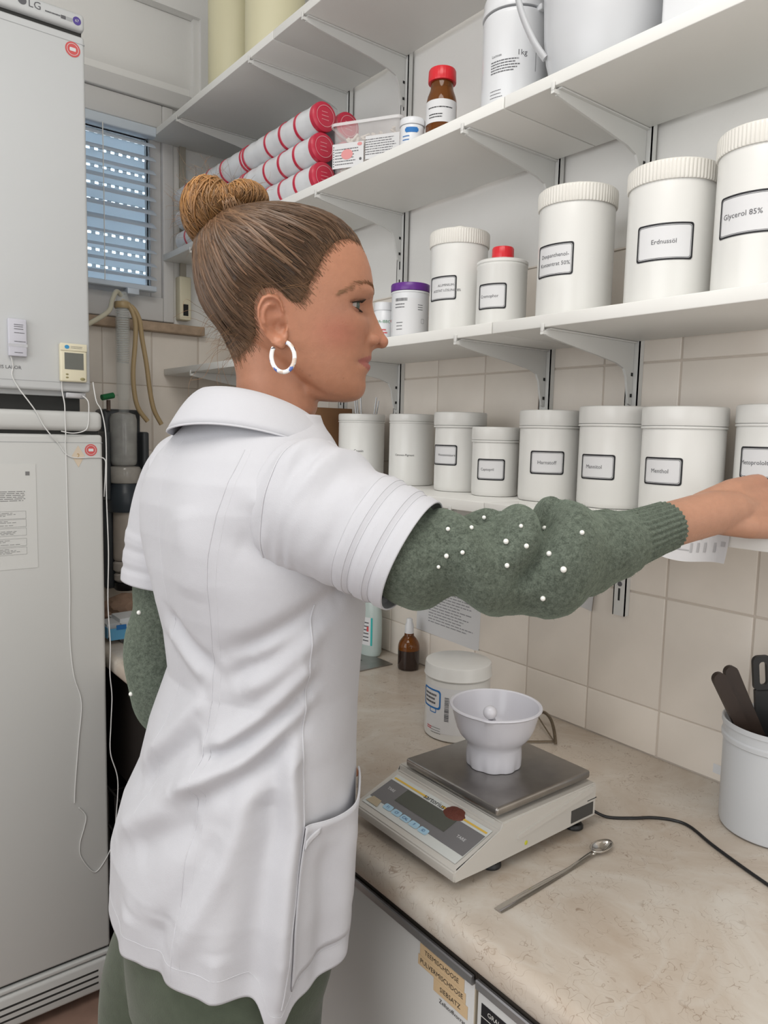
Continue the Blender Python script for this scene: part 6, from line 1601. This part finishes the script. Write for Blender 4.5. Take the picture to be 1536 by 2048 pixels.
def coat_xyz(deg, z, lift=0.0, folds=True):
    cx, cy, a_, b_ = ring(z)
    t = math.radians(deg); ct, st_ = math.cos(t), math.sin(t); n_ = 2.15
    x = math.copysign(abs(ct)**(2/n_), ct)*b_; y = math.copysign(abs(st_)**(2/n_), st_)*a_
    nx, ny = x/(b_*b_), y/(a_*a_); nl = math.hypot(nx, ny); nx /= nl; ny /= nl
    d = lift
    # shoulder blades, spine hollow, flare at the hem
    d += .006*gauss(deg-205, 16)*gauss(z-1.30, .06)+.005*gauss(deg-150, 16)*gauss(z-1.30, .06)-.004*gauss(deg-178, 10)*gauss(z-1.22, .12)
    d += .006*sstep(.88, .78, z)*(.5+.5*math.sin(math.radians(deg*5.0+20)))
    if folds:
        for pts, h_, w_ in FOLDS:
            lo = min(p[0] for p in pts)-14; hi = max(p[0] for p in pts)+14
            if deg < lo or deg > hi: continue
            q = seg_d(deg, z, pts)
            if q[0] < 3*w_: d += 1.55*h_*math.exp(-(q[0]/w_)**2)*min(1, .25+1.6*math.sin(PI*min(.97, max(.03, q[1]))))
        d += .0012*mnoise.noise(Vector((deg*.05, z*18, 3)))+.0018*mnoise.noise(Vector((deg*.02, z*7, 9)))
    return Vector((cx+x+nx*d, cy+y+ny*d, z))
def hem_z(deg):
    deg %= 360
    return .828-.046*gauss(deg-257.5, 6.0)-.012*gauss(deg-268, 12)+.022*sstep(280, 320, deg)-.006*sstep(215, 175, deg)*sstep(90, 150, deg)
coat = thing('coat_group_tmp', 'x', 'x'); bpy.data.objects.remove(coat)
NT, NZ = 300, 240
def coat_pt(i, j, lift=0.0):
    deg = 360*i/NT; z0 = hem_z(deg); z1 = 1.430
    return coat_xyz(deg, z0+(z1-z0)*j/(NZ-1), lift)
m = MB(); m.grid(coat_pt, NT, NZ, True)
cobj = m.build('coat', COAT, per, fix=True, angle=None)
cobj['label'] = 'white short-sleeved work coat'
sd_ = cobj.modifiers.new('s', 'SOLIDIFY'); sd_.thickness = .0016; sd_.offset = -1
CBVH = BVHTree.FromPolygons([Vector(p) for p in m.v], m.f)
def seam(pts, nm, r_=.0007, k=8, lift=.0002, band=None):
    path = []
    for i in range(len(pts)-1):
        for q in range(k):
            f_ = q/k; path.append(coat_xyz(pts[i][0]*(1-f_)+pts[i+1][0]*f_, pts[i][1]*(1-f_)+pts[i+1][1]*f_, lift))
    path.append(coat_xyz(*pts[-1], lift))
    MB().tube(path, r_, 6).build(nm, COATI, cobj)
SB = [(229, 1.391), (222, 1.36), (217.7, 1.325), (214, 1.278), (210.5, 1.207), (206.5, 1.16), (206.4, 1.099), (208.5, 1.048), (209.5, 1.008), (212, .949), (212.8, .904), (212, .835)]
seam(SB, 'back_seam', .0007, lift=.0000)
seam([(a_+4.2, b_) for a_, b_ in SB], 'back_topstitch', .0003, lift=-.0001)
SS = [(266, 1.232), (262.9, 1.217), (260.4, 1.167), (258.8, 1.128), (260.4, 1.086), (262.5, 1.045), (263.3, 1.005), (263.5, .975), (263.2, .925), (261.8, .873), (259.6, .815)]
seam(SS, 'side_seam', .0009)
seam([(178+.0*k, 1.40-.05*k) for k in range(11)], 'centre_seam', .0004, lift=-.0001)
hp = [(d_, hem_z(d_)+.024) for d_ in range(100, 326, 5)]
seam(hp, 'hem_stitch', .0004, 3, lift=-.0001)
# patch pocket standing open at the right front
def pk_top(deg): return 1.003+.016*((deg-263.5)/32)-.010*math.sin(PI*(deg-263.5)/46)
NPK = 40
def pk_pt(i, j):
    deg = 263.5+46*i/NPK; zt = pk_top(deg); zb_ = hem_z(deg)+.03; z = zb_+(zt-zb_)*j/24
    f_ = j/24; lf = .0012+.0115*(f_**2.2)*math.sin(PI*min(1, i/NPK*.9+.06))**.8
    return coat_xyz(deg, z, lf)
m = MB(); m.grid(pk_pt, NPK+1, 25); pk = m.build('pocket', COAT, cobj, fix=False, angle=None)
q = pk.modifiers.new('s', 'SOLIDIFY'); q.thickness = .0014; q.offset = 1
MB().tube([pk_pt(i, 24) for i in range(NPK+1)], .0010, 6).build('pocket_edge', COATI, pk)
m = MB(); m.grid(lambda i, j: coat_xyz(264.5+6.5*i/6, .979+.012*(i/6)+.010*j/3*(1-.35*(i/6)), .0075+.0005*i), 7, 4); tb = m.build('pocket_tab', COATI, cobj, fix=False)
q = tb.modifiers.new('s', 'SOLIDIFY'); q.thickness = .0012
# sleeves
def loft(path, rad, n, disp=None, side=Vector((0, 0, 1)), rb=None):
    """path: points; rad(s) radius; returns grid function data"""
    P_ = [Vector(p) for p in path]; m_ = len(P_); fr = []
    for i in range(m_):
        t_ = (P_[min(i+1, m_-1)]-P_[max(i-1, 0)]).normalized(); a_ = (side-t_*side.dot(t_)).normalized(); b_ = t_.cross(a_); fr.append((P_[i], a_, b_))
    def f_(j, i):
        s_ = i/(m_-1); th = 2*PI*j/n; p, a_, b_ = fr[i]; r1 = rad(s_); r2 = rb(s_) if rb else r1
        d = disp(s_, th) if disp else 0
        return p+a_*((r1+d)*math.cos(th))+b_*((r2+d)*math.sin(th))
    return f_, m_
def cuff_disp(s_):
    """three stitched tucks near the sleeve end"""
    return sum(.0017*sstep(a_, a_+.012, s_)*sstep(b_+.006, b_, s_) for a_, b_ in ((.745, .805), (.83, .895), (.92, .999)))
# right sleeve
ra_ = catmull([(.392, .683, 1.338), (.403, .658, 1.334), (.418, .632, 1.326), (.441, .595, 1.310), (.4665, .5505, 1.2895)], 22)
def rs_disp(s_, th):
    c, s2 = math.cos(th), math.sin(th)
    d = cuff_disp(s_)
    if s_ < .76:
        k = math.sin(PI*min(1, s_/.76))
        d += .0045*k*gauss(c-.75, .5)*math.sin(s_*26+th*2)
        d += .0040*k*math.sin(9*s_-2.2*th+.5)*(.4+.6*sstep(.2, -.9, c))
        d += .0030*k*math.sin(16*s_+3*th)*sstep(.3, 1, c)
        d += .0015*mnoise.noise(Vector((s_*14, th*2, 1)))
    d += .0018*math.sin(3*th+1)*sstep(.6, 1, s_)
    return d
f_, m_ = loft(ra_, lambda s_: interp(s_, [0, .2, .42, .6, .75, 1], [.060, .0715, .0715, .066, .062, .0575]), 96, rs_disp, Vector((.2, .1, 1)), rb=lambda s_: interp(s_, [0, .2, .42, .6, .75, 1], [.050, .0590, .0605, .059, .058, .0565]))
m = MB(); m.grid(f_, 96, m_, True); sv = m.build('right_sleeve', COAT, cobj, fix=True, angle=None)
q = sv.modifiers.new('s', 'SOLIDIFY'); q.thickness = .0016; q.offset = -1
RSB = BVHTree.FromPolygons([Vector(p) for p in m.v], m.f)
for s_ in (.742, .806, .828, .896, .918):
    i = int(s_*(m_-1)); MB().tube([f_(j, i) for j in range(97)], .0006, 5, caps=False).build('cuff_stitch', COATI, sv)
i = int(.20*(m_-1)); MB().tube([f_(j % 96, i)+(f_(j % 96, i)-ra_[i]).normalized()*.0004 for j in range(97)], .0009, 5, caps=False).build('armhole_seam', COATI, sv)
# left sleeve
la_ = catmull([(.400, .872, 1.352), (.394, .905, 1.346), (.386, .930, 1.325), (.378, .945, 1.270), (.370, .950, 1.205)], 18)
f2, m2 = loft(la_, lambda s_: interp(s_, [0, .25, .5, 1], [.060, .066, .059, .055]), 72, lambda s_, th: cuff_disp(s_)+.002*math.sin(8*s_+2*th)*sstep(.8, .4, s_), Vector((1, 0, .2)))
m = MB(); m.grid(f2, 72, m2, True); sv2 = m.build('left_sleeve', COAT, cobj, fix=True, angle=None)
q = sv2.modifiers.new('s', 'SOLIDIFY'); q.thickness = .0016; q.offset = -1
# collar, folded over
NC = 120
def collar(i, j):
    q = 2*PI*i/NC; front = .5+.5*math.cos(q); bk_ = 1-front
    cx, cy = .424, .781
    c, s_ = math.cos(q), math.sin(q)
    rin = Vector((.058*c, .0600*s_, 0)); rtop = Vector((.061*c-.004*bk_, .0635*s_, 0)); rout = Vector((.092*c-.016*bk_, .106*s_, 0))
    z_in = 1.410-.012*front; z_top = 1.4580-.045*front**1.4; z_out = 1.4130-.032*front**1.2+.006*math.sin(2*q)
    if j <= 3: f_ = j/3; p = rin.lerp(rtop, f_); z = z_in+(z_top-z_in)*f_
    else:
        f_ = (j-3)/9; p = rtop.lerp(rout, f_); z = z_top+(z_out-z_top)*(f_**1.25)+.0055*math.sin(PI*f_)
    return Vector((cx+p.x, cy+p.y, z))
m = MB(); m.grid(collar, NC, 13, True); cl_ = m.build('collar', COAT, cobj, fix=False, angle=None)
q = cl_.modifiers.new('s', 'SOLIDIFY'); q.thickness = .0020; q.offset = 0
MB().tube([collar(i % NC, 12) for i in range(NC+1)], .0012, 6, caps=False).build('collar_edge', COATI, cl_)

# ------------------------------------------------------------------ green knitted jumper
def knit_mat():
    m = bpy.data.materials.new('green_knit'); m.use_nodes = True; nt = m.node_tree; b = nt.nodes['Principled BSDF']; L = nt.links.new
    b.inputs['Roughness'].default_value = .95; b.inputs['Sheen Weight'].default_value = .35; b.inputs['Sheen Tint'].default_value = (.55, .68, .55, 1); b.inputs['Specular IOR Level'].default_value = .15
    tc = nt.nodes.new('ShaderNodeTexCoord'); n1 = nt.nodes.new('ShaderNodeTexNoise'); n1.inputs['Scale'].default_value = 700; n1.inputs['Detail'].default_value = 3; L(tc.outputs['Object'], n1.inputs['Vector'])
    n2 = nt.nodes.new('ShaderNodeTexNoise'); n2.inputs['Scale'].default_value = 220; n2.inputs['Detail'].default_value = 4; L(tc.outputs['Object'], n2.inputs['Vector'])
    mx = nt.nodes.new('ShaderNodeMath'); mx.operation = 'ADD'; L(n1.outputs['Fac'], mx.inputs[0]); L(n2.outputs['Fac'], mx.inputs[1])
    r = nt.nodes.new('ShaderNodeValToRGB'); r.color_ramp.elements[0].position = .36; r.color_ramp.elements[0].color = (.055, .066, .052, 1); r.color_ramp.elements[1].position = .64; r.color_ramp.elements[1].color = (.138, .162, .130, 1)
    hf_ = nt.nodes.new('ShaderNodeMath'); hf_.operation = 'MULTIPLY'; hf_.inputs[1].default_value = .5; L(mx.outputs[0], hf_.inputs[0]); L(hf_.outputs[0], r.inputs[0]); L(r.outputs[0], b.inputs['Base Color'])
    bp = nt.nodes.new('ShaderNodeBump'); bp.inputs['Strength'].default_value = .8; bp.inputs['Distance'].default_value = .002; L(hf_.outputs[0], bp.inputs['Height']); L(bp.outputs[0], b.inputs['Normal'])
    return m
KNIT = knit_mat(); PEARL = mat('pearl', (.80, .80, .76), .12, coat=.5)
def fuzz(mb_src, count, seed, ln=.0022):
    rr = random.Random(seed); F_ = MB(); vs_ = [Vector(p) for p in mb_src.v]
    for k in range(count):
        f = mb_src.f[rr.randrange(len(mb_src.f))]; a_, b_, c_ = vs_[f[0]], vs_[f[1]], vs_[f[2]]
        n_ = (b_-a_).cross(c_-a_)
        if n_.length < 1e-12: continue
        n_.normalize(); p = a_.lerp(b_, rr.random()).lerp(c_, rr.random()*.7)
        d = Vector((rr.gauss(0, 1), rr.gauss(0, 1), rr.gauss(0, 1))); t_ = d.cross(n_).normalized()
        e = p+(n_*rr.choice((-1, 1))*.9+d*.45).normalized()*ln*rr.uniform(.5, 1.3)
        F_.add([p-t_*.00012, p+t_*.00012, e], [(0, 1, 2)])
    return F_
FUZZ = mat('knit_fuzz', (.13, .165, .12), .95)
sa = catmull([(.448, .578, 1.304), (.470, .549, 1.291), (.505, .525, 1.287), (.545, .500, 1.285), (.585, .484, 1.285), (.625, .472, 1.291), (.660, .463, 1.2985), (.694, .457, 1.3055), (.725, .4535, 1.3120), (.749, .4515, 1.3165)], 16)
NS = len(sa)
def js_r(s_): return interp(s_, [0, .10, .2, .30, .42, .52, .62, .72, .78, .9, 1], [.050, .047, .044, .047, .0535, .0525, .044, .0345, .0300, .0278, .0272])
def js_disp(s_, th):
    c, s2 = math.cos(th), math.sin(th)
    d = 0.0
    if s_ > .745:
        k = sstep(.745, .775, s_); d += k*(.0011*math.cos(30*th)-.0004)
        return d
    k = sstep(0, .06, s_)*sstep(.76, .62, s_)
    u_ = s_*.37; w_ = th                                   # slanting folds dragged towards the elbow
    d += k*.0085*math.sin(34*s_-1.7*th+2.4)*gauss(s_-.24, .17)
    d += k*.0070*math.sin(26*s_+1.4*th-.4)*gauss(s_-.50, .16)
    q = s_-(.385+.050*math.sin(th*1.0+2.0)); d -= k*.0150*gauss(q, .022)*sstep(-.75, .15, c); d += k*.0065*gauss(q-.062, .045)*sstep(-.3, .6, c)+k*.0050*gauss(q+.055, .035)*sstep(-.3, .5, c)
    d -= k*.006*gauss(s_-.64, .05)*sstep(.2, -.8, c)
    d += .0022*mnoise.noise(Vector((s_*9, math.cos(th)*1.5, math.sin(th)*1.5)))+.0009*mnoise.noise(Vector((s_*40, math.cos(th)*5, math.sin(th)*5)))
    return d
fj, mj = loft(sa, js_r, 150, js_disp, Vector((0, 0, 1)), rb=lambda s_: js_r(s_)*interp(s_, [0, .2, .5, .8, 1], [1.0, .95, .86, 1.0, 1.0]))
m = MB(); m.grid(fj, 150, mj, True)
js = m.build('jumper_sleeve', KNIT, per, fix=True, angle=None); js['label'] = 'green knitted balloon sleeve with pearls'
q = js.modifiers.new('s', 'SOLIDIFY'); q.thickness = .002; q.offset = -1
o = fuzz(m, 9000, 5).build('knit_fuzz', FUZZ, js, smooth=False, fix=False); o['kind'] = 'stuff'
JB = BVHTree.FromPolygons([Vector(p) for p in m.v], m.f)
def pearls(spots, bvh, par):
    for (p_, d_, r_) in spots:
        h_ = bvh.ray_cast(Vector(p_), Vector(d_).normalized(), 1.0)
        if h_[0] is None: continue
        n_ = -Vector(d_).normalized()
        MB().sphere(h_[0]+n_*(r_*.62), r_, 14, 10).build('pearl', PEARL, par)
PS = [(0.4746, 0.5109, 1.3224), (0.4922, 0.4974, 1.3244), (0.502, 0.4911, 1.334), (0.5174, 0.4762, 1.312), (0.5293, 0.4689, 1.3269), (0.5325, 0.4639, 1.3082), (0.5468, 0.4551, 1.3255), (0.5746, 0.433, 1.3221), (0.4723, 0.5093, 1.297), (0.4844, 0.5003, 1.3007), (0.4659, 0.5129, 1.2865), (0.5171, 0.4734, 1.2894), (0.549, 0.4502, 1.3016), (0.5592, 0.4404, 1.2869), (0.5426, 0.4496, 1.2592), (0.476, 0.5126, 1.3436), (0.4863, 0.5043, 1.3415)]
PR = [.0021, .0021, .0021, .0027, .0020, .0024, .0024, .0024, .0023, .0021, .0018, .0024, .0026, .0031, .0026, .0018, .0018]
pearls([(CAM+(Vector(p)-CAM)*.87, Vector(p)-CAM, r_) for p, r_ in zip(PS, PR)], JB, js)
# left jumper sleeve
lb_ = catmull([(.371, .950, 1.225), (.366, .953, 1.17), (.362, .955, 1.11), (.366, .954, 1.060), (.395, .952, 1.035), (.450, .950, 1.01), (.505, .947, .985), (.545, .945, .966)], 14)
def lj_disp(s_, th):
    d = .0035*math.sin(24*s_+2*th)*sstep(.0, .15, s_)*sstep(.8, .6, s_)+.002*mnoise.noise(Vector((s_*9, math.cos(th)*1.5, math.sin(th)*1.5+7)))
    d += .006*gauss(s_-.50, .08)
    if s_ > .8: d += .001*math.cos(28*th)
    return d
f3, m3_ = loft(lb_, lambda s_: interp(s_, [0, .15, .35, .5, .65, .8, 1], [.038, .041, .042, .046, .044, .030, .0265]), 110, lj_disp, Vector((1, .3, .5)))
m = MB(); m.grid(f3, 110, m3_, True); jl = m.build('jumper_sleeve', KNIT, per, fix=True, angle=None); jl['label'] = 'green knitted sleeve of the bent left arm'
q = jl.modifiers.new('s', 'SOLIDIFY'); q.thickness = .002; q.offset = -1
o = fuzz(m, 5000, 6).build('knit_fuzz', FUZZ, jl, smooth=False, fix=False); o['kind'] = 'stuff'
LB = BVHTree.FromPolygons([Vector(p) for p in m.v], m.f)
pearls([(CAM+(Vector(p)-CAM)*.93, Vector(p)-CAM, .0030) for p in ((0.3131, 0.9216, 1.0712), (0.3082, 0.9213, 1.0398), (0.326, 0.9255, 1.1753))], LB, jl)
# trousers
TRO = mat('olive_trousers', (.070, .088, .060), .85, noise=.12, nscale=60, bump=.5, bscale=500, sheen=.2)
LEGS = (((.386, .735), (.384, .720), (.375, .712)), ((.372, .876), (.352, .925), (.335, .955)))
m = MB(); nn = 72
def hips_pt(i, j):
    z = .70+.30*j/20; cx, cy, a_, b_ = ring(max(z, .745)); q = 2*PI*i/nn; k = .92-.05*sstep(.80, .70, z)
    return Vector((cx+b_*k*math.cos(q), cy+a_*k*math.sin(q), z))
m.grid(hips_pt, nn, 21, True); m.add([hips_pt(i, 0) for i in range(nn)], [tuple(range(nn))]); m.add([hips_pt(i, 20) for i in range(nn)], [tuple(range(nn-1, -1, -1))])
for lg in LEGS:
    path = [(lg[0][0], lg[0][1], .86), (lg[0][0], lg[0][1], .78), (lg[1][0], lg[1][1], .66), (lg[1][0]*.5+lg[2][0]*.5, lg[1][1]*.5+lg[2][1]*.5, .48), (lg[2][0]+.005, lg[2][1], .30), (lg[2][0], lg[2][1], .10), (lg[2][0], lg[2][1], .045)]
    ff, mm_ = loft(catmull(path, 8), lambda s_: interp(s_, [0, .15, .35, .55, .75, 1], [.078, .086, .078, .062, .058, .062]), 48, lambda s_, th: .0025*math.sin(18*s_+2*th)+.002*mnoise.noise(Vector((s_*12, th, 2))), Vector((1, 0, 0)))
    m.grid(ff, 48, mm_, True); m.add([ff(j, 0) for j in range(48)], [tuple(range(48))]); m.add([ff(j, mm_-1) for j in range(48)], [tuple(range(47, -1, -1))])
tmp = m.build('t', TRO); r_ = tmp.modifiers.new('r', 'REMESH'); r_.mode = 'VOXEL'; r_.voxel_size = .006; s2_ = tmp.modifiers.new('s', 'SMOOTH'); s2_.iterations = 5
dg = bpy.context.evaluated_depsgraph_get(); dg.update(); me = bpy.data.meshes.new_from_object(tmp.evaluated_get(dg)); bpy.data.objects.remove(tmp)
me.transform(Matrix.Translation(-wloc(per))); me.polygons.foreach_set('use_smooth', [True]*len(me.polygons))
me.materials.clear(); me.materials.append(TRO)
o = bpy.data.objects.new('trousers', me); C.objects.link(o); o.parent = per; o['label'] = 'dark olive green trousers'
SHOE = mat('white_shoe', (.62, .62, .60), .5); SOLE = mat('shoe_sole', (.45, .44, .42), .7)
for lg in LEGS:
    x, y = lg[2]
    u_ = MB()
    def shoe(i, j):
        q = 2*PI*i/40; f_ = j/10; L_ = .125-.02*f_-.065*f_*f_; W_ = .043-.006*f_-.006*f_*f_
        return Vector((x+.045-.050*f_+L_*math.cos(q)*(1 if math.cos(q) > 0 else .92), y+W_*math.sin(q), .018+.075*f_))
    u_.grid(shoe, 40, 11, True); u_.add([shoe(i, 10) for i in range(40)], [tuple(range(40))]); u_.build('shoe', SHOE, per)
    v_ = MB(); pl = [(x+.045+.128*math.cos(2*PI*i/40)*(1 if math.cos(2*PI*i/40) > 0 else .92), y+.046*math.sin(2*PI*i/40)) for i in range(40)]; v_.prism(pl, 'z', .0003, .0195); v_.build('shoe_sole', SOLE, per)
